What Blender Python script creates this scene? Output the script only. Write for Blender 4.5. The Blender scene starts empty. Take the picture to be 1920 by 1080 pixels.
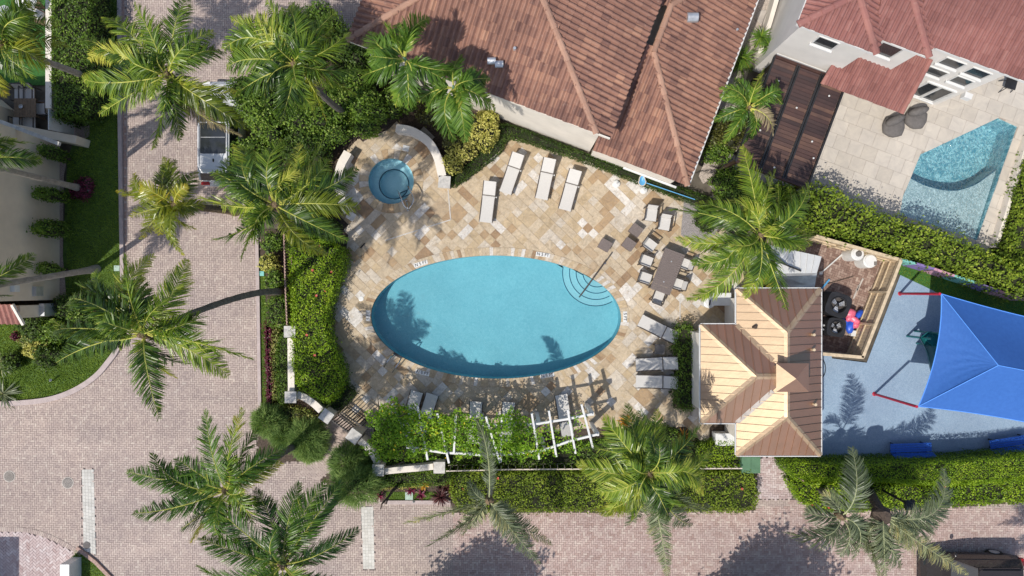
import bpy, bmesh, math, random
import numpy as np
from mathutils import Vector, Matrix

SC = bpy.context.scene
COL = SC.collection
R = math.radians
rng = np.random.default_rng(11)
random.seed(11)

# ------------------------------------------------------------------ camera, sky, sun
CAM_H = 32.0            # the drone looks straight down from 32 m
PXM = 40.0              # photo pixels per metre on the ground below it
cam_d = bpy.data.cameras.new('camera')
cam_d.sensor_width = 36.0
cam_d.lens = 18.0 / (24.0 / CAM_H)
cam_d.clip_end = 500.0
cam = bpy.data.objects.new('camera', cam_d)
COL.objects.link(cam)
cam.location = (0, 0, CAM_H)
SC.camera = cam

SUN_EL = 56.0
SUN_AZ_DIR = Vector((-0.715, -0.70, 0)).normalized()      # towards the sun, on the ground plane
world = bpy.data.worlds.new('World')
SC.world = world
world.use_nodes = True
wn = world.node_tree
for n in list(wn.nodes):
    wn.nodes.remove(n)
w_out = wn.nodes.new('ShaderNodeOutputWorld')
w_bg = wn.nodes.new('ShaderNodeBackground')
w_sky = wn.nodes.new('ShaderNodeTexSky')
w_sky.sky_type = 'NISHITA'
w_sky.sun_disc = False
w_sky.sun_elevation = R(SUN_EL)
w_sky.sun_rotation = math.atan2(SUN_AZ_DIR.x, SUN_AZ_DIR.y)
w_sky.air_density = 1.0
w_sky.dust_density = 1.6
w_bg.inputs['Strength'].default_value = 0.15
wn.links.new(w_sky.outputs[0], w_bg.inputs['Color'])
wn.links.new(w_bg.outputs[0], w_out.inputs['Surface'])

sun_d = bpy.data.lights.new('sun', 'SUN')
sun_d.energy = 4.1
sun_d.angle = R(0.53)
sun_d.color = (1.0, 0.945, 0.86)
sun = bpy.data.objects.new('sun', sun_d)
COL.objects.link(sun)
ce = math.cos(R(SUN_EL))
to_sun = Vector((SUN_AZ_DIR.x * ce, SUN_AZ_DIR.y * ce, math.sin(R(SUN_EL))))
sun.rotation_euler = to_sun.to_track_quat('Z', 'Y').to_euler()
sun.location = to_sun * 60

SC.view_settings.view_transform = 'Standard'
SC.view_settings.look = 'None'
SC.view_settings.exposure = -0.03
SC.view_settings.gamma = 1.0
SC.view_settings.use_curve_mapping = False
SC.render.engine = 'CYCLES'
SC.cycles.max_bounces = 8
SC.cycles.transparent_max_bounces = 12


def W(px, py, z=0.0):
    """photo pixel + real height -> world point"""
    k = (CAM_H - z) / CAM_H
    return Vector(((px - 960.0) / PXM * k, (540.0 - py) / PXM * k, z))


def G(pts, z=0.0):
    return [W(x, y, z) for x, y in pts]


# ------------------------------------------------------------------ objects
LOC = {}


def tag(o, label=None, cat=None, group=None, kind=None):
    if label: o['label'] = label
    if cat: o['category'] = cat
    if group: o['group'] = group
    if kind: o['kind'] = kind
    return o


def thing(name, label, cat, loc=(0, 0, 0), group=None, kind=None):
    o = bpy.data.objects.new(name, None)
    COL.objects.link(o)
    o.empty_display_size = 0.2
    o.location = loc
    LOC[o.name] = Vector(loc)
    return tag(o, label, cat, group, kind)


def link_mesh(name, me, parent=None, loc=None):
    o = bpy.data.objects.new(name, me)
    COL.objects.link(o)
    if parent is not None:
        o.parent = parent
        LOC[o.name] = LOC[parent.name]
    else:
        LOC[o.name] = Vector((0, 0, 0))
    if loc is not None:
        o.location = loc
    return o


def copy_tree(o, parent=None):
    c = o.copy()
    COL.objects.link(c)
    if parent is not None:
        c.parent = parent
    for ch in o.children:
        copy_tree(ch, c)
    return c


class M:
    """collects faces for ONE mesh"""
    def __init__(self):
        self.v = []; self.f = []; self.m = []; self.t = []; self.mi = 0; self.tint = 0.5

    def add(self, vs, fs):
        b = len(self.v)
        self.v += [tuple(x) for x in vs]
        for f in fs:
            self.f.append([b + i for i in f]); self.m.append(self.mi); self.t.append(self.tint)
        return self

    def face(self, vs):
        return self.add(vs, [list(range(len(vs)))])

    def box(self, c, s, rz=0.0, taper=1.0):
        x, y, z = s[0] / 2, s[1] / 2, s[2] / 2
        co, si = math.cos(rz), math.sin(rz)
        vs = []
        for dz in (-1, 1):
            k = taper if dz > 0 else 1.0
            for dx, dy in ((-1, -1), (1, -1), (1, 1), (-1, 1)):
                lx, ly = dx * x * k, dy * y * k
                vs.append((c[0] + lx * co - ly * si, c[1] + lx * si + ly * co, c[2] + dz * z))
        return self.add(vs, [[3, 2, 1, 0], [4, 5, 6, 7], [0, 1, 5, 4], [1, 2, 6, 5], [2, 3, 7, 6], [3, 0, 4, 7]])

    def prism(self, poly, z0, z1, top=True, bottom=True):
        """poly: list of xy(z) in order; z0/z1 numbers"""
        p = [(q[0], q[1]) for q in poly]
        a = sum(p[i][0] * p[(i + 1) % len(p)][1] - p[(i + 1) % len(p)][0] * p[i][1] for i in range(len(p)))
        if a < 0: p = p[::-1]
        n = len(p)
        vs = [(x, y, z0) for x, y in p] + [(x, y, z1) for x, y in p]
        fs = [[i, (i + 1) % n, n + (i + 1) % n, n + i] for i in range(n)]
        if top: fs.append([n + i for i in range(n)])
        if bottom: fs.append([n - 1 - i for i in range(n)])
        return self.add(vs, fs)

    def slab(self, poly3, thick):
        """a planar 3-D polygon (counter-clockwise seen from above) given thickness downward along its normal"""
        p = [Vector(q) for q in poly3]
        nrm = Vector((0, 0, 0))
        for i in range(len(p)):
            a, b = p[i], p[(i + 1) % len(p)]
            nrm += Vector(((a.y - b.y) * (a.z + b.z), (a.z - b.z) * (a.x + b.x), (a.x - b.x) * (a.y + b.y)))
        if nrm.length < 1e-9: return self
        nrm.normalize()
        if nrm.z < 0:
            p = p[::-1]; nrm = -nrm
        n = len(p)
        vs = [q - nrm * thick for q in p] + p
        fs = [[i, (i + 1) % n, n + (i + 1) % n, n + i] for i in range(n)]
        fs.append([n + i for i in range(n)]); fs.append([n - 1 - i for i in range(n)])
        return self.add(vs, fs)

    def tube(self, pts, r, n=6, caps=True):
        pts = [Vector(p) for p in pts]
        rs = r if isinstance(r, (list, tuple)) else [r] * len(pts)
        vs = []; fs = []
        prev = None
        for i, p in enumerate(pts):
            t = (pts[min(i + 1, len(pts) - 1)] - pts[max(i - 1, 0)])
            if t.length < 1e-9: t = Vector((0, 0, 1))
            t.normalize()
            ref = Vector((0, 0, 1)) if abs(t.z) < 0.92 else Vector((1, 0, 0))
            a = t.cross(ref).normalized() if prev is None else (prev - t * prev.dot(t)).normalized()
            prev = a
            b = t.cross(a)
            for k in range(n):
                an = 2 * math.pi * k / n
                vs.append(p + (a * math.cos(an) + b * math.sin(an)) * rs[i])
        for i in range(len(pts) - 1):
            for k in range(n):
                k2 = (k + 1) % n
                fs.append([i * n + k, i * n + k2, (i + 1) * n + k2, (i + 1) * n + k])
        if caps:
            fs.append(list(range(n))[::-1]); fs.append([(len(pts) - 1) * n + k for k in range(n)])
        return self.add(vs, fs)

    def bar(self, a, b, w, h):
        """rectangular bar from a to b"""
        a, b = Vector(a), Vector(b)
        t = (b - a).normalized()
        ref = Vector((0, 0, 1)) if abs(t.z) < 0.95 else Vector((1, 0, 0))
        s = t.cross(ref).normalized() * (w / 2)
        u = s.cross(t).normalized() * (h / 2)
        vs = [a - s - u, a + s - u, a + s + u, a - s + u, b - s - u, b + s - u, b + s + u, b - s + u]
        return self.add(vs, [[0, 3, 2, 1], [4, 5, 6, 7], [0, 1, 5, 4], [1, 2, 6, 5], [2, 3, 7, 6], [3, 0, 4, 7]])

    def lathe(self, c, prof, n=20):
        """prof: (r, z) list; about a vertical axis through c"""
        vs = []; fs = []
        for r, z in prof:
            for k in range(n):
                a = 2 * math.pi * k / n
                vs.append((c[0] + r * math.cos(a), c[1] + r * math.sin(a), c[2] + z))
        for i in range(len(prof) - 1):
            for k in range(n):
                k2 = (k + 1) % n
                fs.append([i * n + k, i * n + k2, (i + 1) * n + k2, (i + 1) * n + k])
        fs.append([(len(prof) - 1) * n + k for k in range(n)])
        fs.append(list(range(n))[::-1])
        return self.add(vs, fs)

    def blob(self, c, s, n=10, m=6, jit=0.0, rz=0.0):
        vs = []; fs = []
        co, si = math.cos(rz), math.sin(rz)
        for i in range(m + 1):
            th = math.pi * i / m
            for k in range(n):
                a = 2 * math.pi * k / n
                j = 1 + (random.uniform(-jit, jit) if 0 < i < m else 0)
                x = s[0] * math.sin(th) * math.cos(a) * j; y = s[1] * math.sin(th) * math.sin(a) * j
                vs.append((c[0] + x * co - y * si, c[1] + x * si + y * co, c[2] + s[2] * math.cos(th) * j))
        for i in range(m):
            for k in range(n):
                k2 = (k + 1) % n
                fs.append([i * n + k, (i + 1) * n + k, (i + 1) * n + k2, i * n + k2])
        return self.add(vs, fs)

    def mesh(self, name, mats, off=None, smooth=False):
        me = bpy.data.meshes.new(name)
        v = self.v
        if off is not None:
            v = [(x - off[0], y - off[1], z - off[2]) for x, y, z in v]
        me.from_pydata(v, [], self.f)
        for mt in (mats if isinstance(mats, (list, tuple)) else [mats]):
            me.materials.append(mt)
        if isinstance(mats, (list, tuple)) and len(mats) > 1:
            me.polygons.foreach_set('material_index', self.m)
        at = me.attributes.new('tint', 'FLOAT', 'FACE')
        at.data.foreach_set('value', self.t)
        if smooth:
            me.polygons.foreach_set('use_smooth', [True] * len(me.polygons))
        me.update()
        return me

    def build(self, name, mats, parent=None, smooth=False, kind=None, label=None):
        off = LOC[parent.name] if parent is not None else None
        o = link_mesh(name, self.mesh(name, mats, off, smooth), parent)
        if kind: o['kind'] = kind
        if label: o['label'] = label
        return o


def np_mesh(name, verts, faces_per, mats, off=None, tint=None, nv=4, smooth=False, mi=None):
    """verts: (N*nv,3) numpy; every nv verts form one face"""
    n = len(verts) // nv
    me = bpy.data.meshes.new(name)
    v = np.asarray(verts, dtype=np.float32)
    if off is not None:
        v = v - np.array(off, dtype=np.float32)
    me.vertices.add(len(v)); me.vertices.foreach_set('co', v.ravel())
    me.loops.add(n * nv); me.loops.foreach_set('vertex_index', np.arange(n * nv, dtype=np.int32))
    me.polygons.add(n); me.polygons.foreach_set('loop_start', np.arange(0, n * nv, nv, dtype=np.int32))
    for mt in (mats if isinstance(mats, (list, tuple)) else [mats]):
        me.materials.append(mt)
    if mi is not None:
        me.polygons.foreach_set('material_index', np.asarray(mi, dtype=np.int32))
    if tint is not None:
        at = me.attributes.new('tint', 'FLOAT', 'FACE')
        at.data.foreach_set('value', np.asarray(tint, dtype=np.float32))
    if smooth:
        me.polygons.foreach_set('use_smooth', np.ones(n, dtype=bool))
    me.update(calc_edges=True)
    return me


# ------------------------------------------------------------------ 2-D helpers
def clip_half(poly, p, n):
    """keep the side of the line through p where dot(x-p, n) >= 0 (points 2-D or 3-D)"""
    out = []
    for i in range(len(poly)):
        a, b = Vector(poly[i]), Vector(poly[(i + 1) % len(poly)])
        da = (a[0] - p[0]) * n[0] + (a[1] - p[1]) * n[1]
        db = (b[0] - p[0]) * n[0] + (b[1] - p[1]) * n[1]
        if da >= 0: out.append(a)
        if (da > 0 > db) or (da < 0 < db):
            out.append(a + (b - a) * (da / (da - db)))
    return out


def area2(p):
    return abs(sum(p[i][0] * p[(i + 1) % len(p)][1] - p[(i + 1) % len(p)][0] * p[i][1] for i in range(len(p)))) / 2


def inside(P, poly):
    """P (N,2) numpy, poly list of xy -> bool mask"""
    x, y = P[:, 0], P[:, 1]
    res = np.zeros(len(P), dtype=bool)
    n = len(poly)
    for i in range(n):
        x1, y1 = poly[i][0], poly[i][1]; x2, y2 = poly[(i + 1) % n][0], poly[(i + 1) % n][1]
        if y1 == y2: continue
        c = (y1 > y) != (y2 > y)
        res ^= c & (x < (x2 - x1) * (y - y1) / (y2 - y1) + x1)
    return res


def in1(x, y, poly):
    return bool(inside(np.array([[x, y]]), poly)[0])


def sheet(name, outer, holes, z, mat, parent=None, kind=None):
    """flat sheet with holes"""
    bm = bmesh.new()
    edges = []
    for loop in [outer] + list(holes):
        vs = [bm.verts.new((p[0], p[1], z)) for p in loop]
        for i in range(len(vs)):
            edges.append(bm.edges.new((vs[i], vs[(i + 1) % len(vs)])))
    if holes:
        bmesh.ops.triangle_fill(bm, use_beauty=True, use_dissolve=False, edges=edges, normal=(0, 0, 1))
    else:
        bm.faces.new(bm.verts)
    bmesh.ops.recalc_face_normals(bm, faces=bm.faces)
    for f in bm.faces:
        if f.normal.z < 0: f.normal_flip()
    if parent is not None:
        bmesh.ops.translate(bm, verts=bm.verts, vec=-LOC[parent.name])
    me = bpy.data.meshes.new(name)
    bm.to_mesh(me); bm.free()
    me.materials.append(mat)
    o = link_mesh(name, me, parent)
    if kind: o['kind'] = kind
    return o


def ellipse(cx, cy, a, b, n=96, z=0.0, rot=0.0):
    out = []
    for k in range(n):
        t = 2 * math.pi * k / n
        x, y = a * math.cos(t), b * math.sin(t)
        out.append((cx + x * math.cos(rot) - y * math.sin(rot), cy + x * math.sin(rot) + y * math.cos(rot)))
    return out


def bez(p0, p1, p2, n):
    p0, p1, p2 = Vector(p0), Vector(p1), Vector(p2)
    return [(1 - t) ** 2 * p0 + 2 * t * (1 - t) * p1 + t * t * p2 for t in [i / n for i in range(n + 1)]]


def spline(pts, n=6):
    """Catmull-Rom through pts (tuples)"""
    P = [Vector(p) for p in pts]
    out = []
    for i in range(len(P) - 1):
        a = P[i - 1] if i else P[i] * 2 - P[i + 1]
        b, c = P[i], P[i + 1]
        d = P[i + 2] if i + 2 < len(P) else P[i + 1] * 2 - P[i]
        for k in range(n):
            t = k / n
            out.append(0.5 * ((2 * b) + (c - a) * t + (2 * a - 5 * b + 4 * c - d) * t * t + (3 * b - a - 3 * c + d) * t ** 3))
    out.append(P[-1])
    return out
# ------------------------------------------------------------------ materials
def new_mat(name):
    m = bpy.data.materials.new(name)
    m.use_nodes = True
    nt = m.node_tree
    b = nt.nodes['Principled BSDF']
    return m, nt, b


def nd(nt, t, **kw):
    n = nt.nodes.new(t)
    for k, v in kw.items():
        setattr(n, k, v)
    return n


def ramp(nt, fac, stops, interp='LINEAR'):
    r = nt.nodes.new('ShaderNodeValToRGB')
    r.color_ramp.interpolation = interp
    el = r.color_ramp.elements
    el[0].position, el[0].color = stops[0][0], (*stops[0][1], 1)
    el[1].position, el[1].color = stops[-1][0], (*stops[-1][1], 1)
    for p, c in stops[1:-1]:
        e = el.new(p); e.color = (*c, 1)
    nt.links.new(fac, r.inputs[0])
    return r.outputs[0]


def noise(nt, scale, detail=4, rough=0.6, vec=None, out=0, dist=0.0):
    n = nt.nodes.new('ShaderNodeTexNoise')
    n.inputs['Scale'].default_value = scale
    n.inputs['Detail'].default_value = detail
    n.inputs['Roughness'].default_value = rough
    n.inputs['Distortion'].default_value = dist
    if vec is None:
        g = nt.nodes.new('ShaderNodeNewGeometry')
        vec = g.outputs['Position']
    nt.links.new(vec, n.inputs['Vector'])
    return n.outputs[out]


def mixc(nt, fac, a, b, mode='MIX'):
    m = nt.nodes.new('ShaderNodeMix')
    m.data_type = 'RGBA'; m.blend_type = mode
    for s, v in ((m.inputs[0], fac), (m.inputs[6], a), (m.inputs[7], b)):
        if isinstance(v, (int, float)): s.default_value = v
        elif isinstance(v, tuple): s.default_value = (*v, 1) if len(v) == 3 else v
        else: nt.links.new(v, s)
    return m.outputs[2]


def bump(nt, b, h, strength=0.4, dist=0.02):
    n = nt.nodes.new('ShaderNodeBump')
    n.inputs['Strength'].default_value = strength
    n.inputs['Distance'].default_value = dist
    nt.links.new(h, n.inputs['Height'])
    nt.links.new(n.outputs[0], b.inputs['Normal'])
    return n


def attr(nt, name='tint'):
    a = nt.nodes.new('ShaderNodeAttribute')
    a.attribute_name = name
    return a.outputs['Fac']


def orand(nt):
    return nt.nodes.new('ShaderNodeObjectInfo').outputs['Random']


def plain(name, col, rough=0.7, metal=0.0, var=0.25, scale=3.0, bstr=0.15, bscale=40, spec=0.4):
    m, nt, b = new_mat(name)
    f = noise(nt, scale)
    dark = tuple(c * (1 - var) for c in col); lite = tuple(min(1, c * (1 + var)) for c in col)
    nt.links.new(ramp(nt, f, [(0.3, dark), (0.7, lite)]), b.inputs['Base Color'])
    b.inputs['Roughness'].default_value = rough
    b.inputs['Metallic'].default_value = metal
    b.inputs['Specular IOR Level'].default_value = spec
    if bstr: bump(nt, b, noise(nt, bscale), bstr, 0.01)
    return m


def leaf_mat(name, stops, rough=0.42, trans=0.3, spec=0.5, tcol=None):
    m, nt, b = new_mat(name)
    f = attr(nt)
    big = noise(nt, 0.9, 3)
    mx = nt.nodes.new('ShaderNodeMath'); mx.operation = 'MULTIPLY_ADD'
    sub = nt.nodes.new('ShaderNodeMath'); sub.operation = 'SUBTRACT'
    nt.links.new(big, sub.inputs[0]); sub.inputs[1].default_value = 0.5
    nt.links.new(sub.outputs[0], mx.inputs[0]); mx.inputs[1].default_value = 0.9
    nt.links.new(f, mx.inputs[2])
    c = ramp(nt, mx.outputs[0], stops)
    nt.links.new(c, b.inputs['Base Color'])
    b.inputs['Roughness'].default_value = rough
    b.inputs['Specular IOR Level'].default_value = spec
    t = nt.nodes.new('ShaderNodeBsdfTranslucent')
    tc = mixc(nt, 1.0, c, tcol or (1.6, 1.5, 0.6), 'MULTIPLY')
    nt.links.new(tc, t.inputs['Color'])
    ms = nt.nodes.new('ShaderNodeMixShader'); ms.inputs[0].default_value = trans
    nt.links.new(b.outputs[0], ms.inputs[1]); nt.links.new(t.outputs[0], ms.inputs[2])
    nt.links.new(ms.outputs[0], nt.nodes['Material Output'].inputs['Surface'])
    return m


LEAF = {
    'hedge': leaf_mat('hedge_leaf', [(0.0, (0.070, 0.120, 0.012)), (0.45, (0.185, 0.270, 0.026)), (0.8, (0.330, 0.410, 0.045)), (1.0, (0.44, 0.49, 0.08))], rough=0.55, spec=0.25),
    'bright': leaf_mat('bright_hedge_leaf', [(0.0, (0.060, 0.130, 0.008)), (0.4, (0.195, 0.325, 0.015)), (0.8, (0.365, 0.500, 0.030)), (1.0, (0.50, 0.58, 0.06))], rough=0.5, spec=0.3),
    'shrub': leaf_mat('shrub_leaf', [(0.0, (0.035, 0.075, 0.010)), (0.5, (0.115, 0.205, 0.024)), (0.85, (0.225, 0.335, 0.042)), (1.0, (0.34, 0.42, 0.10))], rough=0.5, spec=0.35),
    'dark': leaf_mat('dark_shrub_leaf', [(0.0, (0.020, 0.042, 0.008)), (0.5, (0.055, 0.105, 0.016)), (1.0, (0.13, 0.20, 0.032))], rough=0.5, spec=0.3),
    'olive': leaf_mat('olive_shrub_leaf', [(0.0, (0.040, 0.045, 0.010)), (0.5, (0.085, 0.092, 0.018)), (1.0, (0.17, 0.165, 0.035))]),
    'yellow': leaf_mat('yellow_shrub_leaf', [(0.0, (0.22, 0.25, 0.04)), (0.4, (0.47, 0.46, 0.10)), (1.0, (0.72, 0.66, 0.22))], rough=0.6, spec=0.25, tcol=(1.1, 1.05, .7)),
    'varieg': leaf_mat('variegated_leaf', [(0.0, (0.09, 0.14, 0.03)), (0.5, (0.24, 0.29, 0.07)), (0.75, (0.50, 0.48, 0.17)), (1.0, (0.66, 0.60, 0.28))], rough=0.6, spec=0.25),
    'red': leaf_mat('red_leaf', [(0.0, (0.055, 0.006, 0.020)), (0.5, (0.155, 0.014, 0.050)), (1.0, (0.30, 0.045, 0.10))], tcol=(1.3, .9, .9)),
    'cordy': leaf_mat('cordyline_leaf', [(0.0, (0.045, 0.018, 0.020)), (0.5, (0.105, 0.035, 0.038)), (1.0, (0.22, 0.09, 0.075))], tcol=(1.3, .9, .9)),
    'vine': leaf_mat('vine_leaf', [(0.0, (0.055, 0.135, 0.008)), (0.5, (0.190, 0.350, 0.020)), (0.85, (0.340, 0.500, 0.032)), (0.93, (0.46, 0.54, 0.04)), (1.0, (0.85, 0.62, 0.03))], rough=0.5, spec=0.3),
    'grass': leaf_mat('grass_blade', [(0.0, (0.075, 0.135, 0.016)), (0.5, (0.150, 0.240, 0.030)), (1.0, (0.250, 0.340, 0.055))], rough=0.7, trans=0.25, spec=0.2),
    'feather': leaf_mat('needle_leaf', [(0.0, (0.050, 0.100, 0.026)), (0.5, (0.125, 0.215, 0.052)), (1.0, (0.26, 0.35, 0.10))], rough=0.6, spec=0.2),
    'frond': leaf_mat('palm_leaflet', [(0.0, (0.018, 0.048, 0.007)), (0.35, (0.070, 0.140, 0.013)), (0.7, (0.215, 0.310, 0.026)), (1.0, (0.50, 0.50, 0.085))], rough=0.37, trans=0.26, spec=0.55),
    'frond_dark': leaf_mat('dark_palm_leaflet', [(0.0, (0.016, 0.044, 0.007)), (0.5, (0.072, 0.160, 0.015)), (0.9, (0.19, 0.30, 0.028)), (1.0, (0.42, 0.40, 0.06))], rough=0.37, trans=0.24, spec=0.55),
    'frond_sage': leaf_mat('sage_palm_leaflet', [(0.0, (0.075, 0.100, 0.050)), (0.5, (0.165, 0.200, 0.105)), (0.9, (0.29, 0.31, 0.155)), (1.0, (0.42, 0.38, 0.16))], rough=0.42, trans=0.2, spec=0.5, tcol=(1.2, 1.2, .8)),
    'frond_areca': leaf_mat('feather_palm_leaflet', [(0.0, (0.038, 0.095, 0.012)), (0.5, (0.105, 0.205, 0.026)), (0.9, (0.200, 0.310, 0.036)), (1.0, (0.36, 0.38, 0.06))], rough=0.4, trans=0.3, spec=0.45),
    'frond_gold': leaf_mat('golden_palm_leaflet', [(0.0, (0.075, 0.120, 0.010)), (0.5, (0.205, 0.250, 0.018)), (0.9, (0.40, 0.37, 0.035)), (1.0, (0.55, 0.40, 0.06))], rough=0.3, trans=0.3, spec=0.6),
    'dead': leaf_mat('dry_leaf', [(0.0, (0.13, 0.10, 0.05)), (0.5, (0.24, 0.19, 0.10)), (1.0, (0.40, 0.33, 0.20))], rough=0.6, trans=0.15, tcol=(1.1, 1, .8)),
    'flower': leaf_mat('orange_leaf', [(0.0, (0.50, 0.20, 0.02)), (1.0, (0.75, 0.42, 0.04))], tcol=(1.1, 1, .8)),
    'bloom': leaf_mat('red_petal', [(0.0, (0.55, 0.05, 0.04)), (1.0, (0.80, 0.22, 0.14))], tcol=(1.1, 1, .8)),
}
MT = {}
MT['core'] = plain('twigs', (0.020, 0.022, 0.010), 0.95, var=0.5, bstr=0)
MT['rachis'] = plain('palm_midrib', (0.46, 0.46, 0.10), 0.4, var=0.3, bstr=0)
MT['rachis_sage'] = plain('pale_midrib', (0.36, 0.38, 0.20), 0.5, var=0.2, bstr=0)
MT['trunk'] = plain('palm_bark', (0.135, 0.118, 0.10), 0.9, var=0.35, scale=6, bstr=0.6, bscale=25)
MT['trunk_pale'] = plain('pale_palm_bark', (0.30, 0.27, 0.23), 0.9, var=0.25, scale=6, bstr=0.6, bscale=25)
MT['bark'] = plain('bark', (0.075, 0.055, 0.042), 0.95, var=0.4, scale=8, bstr=0.6, bscale=30)
MT['fibre'] = plain('palm_fibre', (0.17, 0.12, 0.07), 0.95, var=0.4, scale=12, bstr=0.5)
MT['soil'] = plain('mulch', (0.075, 0.055, 0.042), 0.95, var=0.6, scale=14, bstr=0.8, bscale=60)
MT['dirt'] = plain('ground_dirt', (0.11, 0.095, 0.075), 0.95, var=0.4, scale=2, bstr=0.5)
MT['turf'] = plain('turf_soil', (0.070, 0.125, 0.022), 0.9, var=0.45, scale=5, bstr=0.6, bscale=80)
MT['fake_turf'] = plain('artificial_turf', (0.035, 0.125, 0.022), 0.9, var=0.3, scale=9, bstr=0.4, bscale=120)
MT['stucco'] = plain('cream_stucco', (0.72, 0.665, 0.59), 0.9, var=0.08, scale=1.2, bstr=0.2, bscale=60)
MT['stucco_tan'] = plain('tan_stucco', (0.72, 0.61, 0.47), 0.9, var=0.08, scale=1.2, bstr=0.2, bscale=60)
MT['stucco_white'] = plain('white_stucco', (0.66, 0.635, 0.60), 0.9, var=0.07, scale=1.0, bstr=0.2, bscale=60)
MT['cast'] = plain('cast_stone', (0.50, 0.48, 0.45), 0.85, var=0.25, scale=5, bstr=0.35, bscale=30)
MT['conc'] = plain('concrete', (0.44, 0.40, 0.36), 0.9, var=0.18, scale=3, bstr=0.3)
MT['kerb'] = plain('pink_concrete', (0.43, 0.36, 0.345), 0.9, var=0.15, scale=4, bstr=0.3)
MT['white'] = plain('white_paint', (0.66, 0.66, 0.65), 0.45, var=0.05, bstr=0.05)
MT['whiteplastic'] = plain('white_plastic', (0.66, 0.66, 0.64), 0.35, var=0.06, bstr=0)
MT['creamline'] = plain('cream_paint', (0.60, 0.52, 0.44), 0.6, var=0.15, bstr=0.1)
MT['rust'] = plain('rusty_rail_paint', (0.36, 0.24, 0.20), 0.7, var=0.3, scale=10, bstr=0.2)
MT['iron'] = plain('black_iron', (0.030, 0.027, 0.026), 0.5, var=0.3, bstr=0.1)
MT['brownmetal'] = plain('brown_frame', (0.060, 0.048, 0.042), 0.45, var=0.2, bstr=0)
MT['sling'] = plain('white_sling', (0.56, 0.54, 0.51), 0.8, var=0.05, scale=20, bstr=0.3, bscale=150)
MT['strap'] = plain('grey_strap', (0.16, 0.145, 0.13), 0.8, var=0.15, bstr=0.2)
MT['wicker'] = plain('taupe_wicker', (0.165, 0.135, 0.125), 0.75, var=0.25, scale=30, bstr=0.6, bscale=90)
MT['greycloth'] = plain('grey_cloth', (0.135, 0.125, 0.12), 0.95, var=0.15, scale=8, bstr=0.3)
MT['steel'] = plain('polished_steel', (0.62, 0.62, 0.62), 0.22, metal=1.0, var=0.1, bstr=0)
MT['galv'] = plain('galvanised_steel', (0.56, 0.57, 0.59), 0.4, metal=0.6, var=0.2, bstr=0.1)
MT['black'] = plain('black_plastic', (0.022, 0.022, 0.024), 0.45, var=0.3, bstr=0.1)
MT['glassdark'] = plain('dark_glass', (0.028, 0.032, 0.036), 0.06, var=0.2, bstr=0, spec=0.6)
MT['teal'] = plain('teal_plastic', (0.012, 0.13, 0.14), 0.4, var=0.15, bstr=0)
MT['redpost'] = plain('red_powder_coat', (0.42, 0.018, 0.045), 0.4, var=0.15, bstr=0)
MT['bluepaint'] = plain('blue_coated_mesh', (0.03, 0.13, 0.55), 0.4, var=0.25, scale=25, bstr=0.2)
MT['green'] = plain('green_paint', (0.09, 0.185, 0.105), 0.5, var=0.12, bstr=0.1)
MT['palegreen'] = plain('pale_green_lid', (0.36, 0.47, 0.40), 0.7, var=0.2, scale=8, bstr=0.2)
MT['bluepipe'] = plain('blue_plastic', (0.10, 0.35, 0.62), 0.4, var=0.1, bstr=0)
MT['pink'] = plain('pink_vinyl', (0.72, 0.14, 0.22), 0.35, var=0.45, scale=5, bstr=0)
MT['blue'] = plain('blue_vinyl', (0.03, 0.10, 0.55), 0.35, var=0.3, bstr=0)
MT['carwhite'] = plain('white_car_paint', (0.62, 0.63, 0.65), 0.22, var=0.03, bstr=0, spec=0.6)
MT['carblack'] = plain('dark_car_paint', (0.030, 0.025, 0.025), 0.25, metal=0.0, var=0.1, bstr=0, spec=0.6)
MT['tyre'] = plain('rubber', (0.018, 0.018, 0.018), 0.9, var=0.2, bstr=0.1)
MT['redlens'] = plain('red_lens', (0.45, 0.02, 0.02), 0.25, var=0.1, bstr=0)
MT['timber'] = plain('fresh_timber', (0.55, 0.44, 0.30), 0.8, var=0.22, scale=6, bstr=0.3)
MT['teak'] = plain('teak', (0.17, 0.115, 0.072), 0.7, var=0.25, scale=10, bstr=0.3)
MT['tealcap'] = plain('mural_teal', (0.20, 0.50, 0.46), 0.7, var=0.1, bstr=0.1)
MT['purplecap'] = plain('mural_purple', (0.22, 0.16, 0.40), 0.7, var=0.1, bstr=0.1)
MT['pinkcap'] = plain('mural_pink', (0.55, 0.30, 0.40), 0.7, var=0.1, bstr=0.1)
MT['pebble'] = plain('pebbles', (0.42, 0.36, 0.31), 0.85, var=0.6, scale=30, bstr=0.9, bscale=40)
MT['pebble_dark'] = plain('grey_pebbles', (0.26, 0.24, 0.235), 0.85, var=0.6, scale=30, bstr=0.9, bscale=40)
MT['pebble_pink'] = plain('pink_gravel', (0.36, 0.28, 0.25), 0.9, var=0.5, scale=35, bstr=0.9, bscale=50)
MT['mortar'] = plain('mortar', (0.50, 0.42, 0.32), 0.95, var=0.2, scale=6, bstr=0.3)
MT['joint'] = plain('joint_sand', (0.24, 0.195, 0.185), 0.95, var=0.2, scale=6, bstr=0.3)
MT['copper_trim'] = plain('ridge_metal', (0.50, 0.36, 0.235), 0.40, metal=0.45, var=0.14, scale=4, bstr=0.08)
MT['darkwall'] = plain('inner_dark', (0.10, 0.09, 0.085), 0.9, var=0.2)


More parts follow.
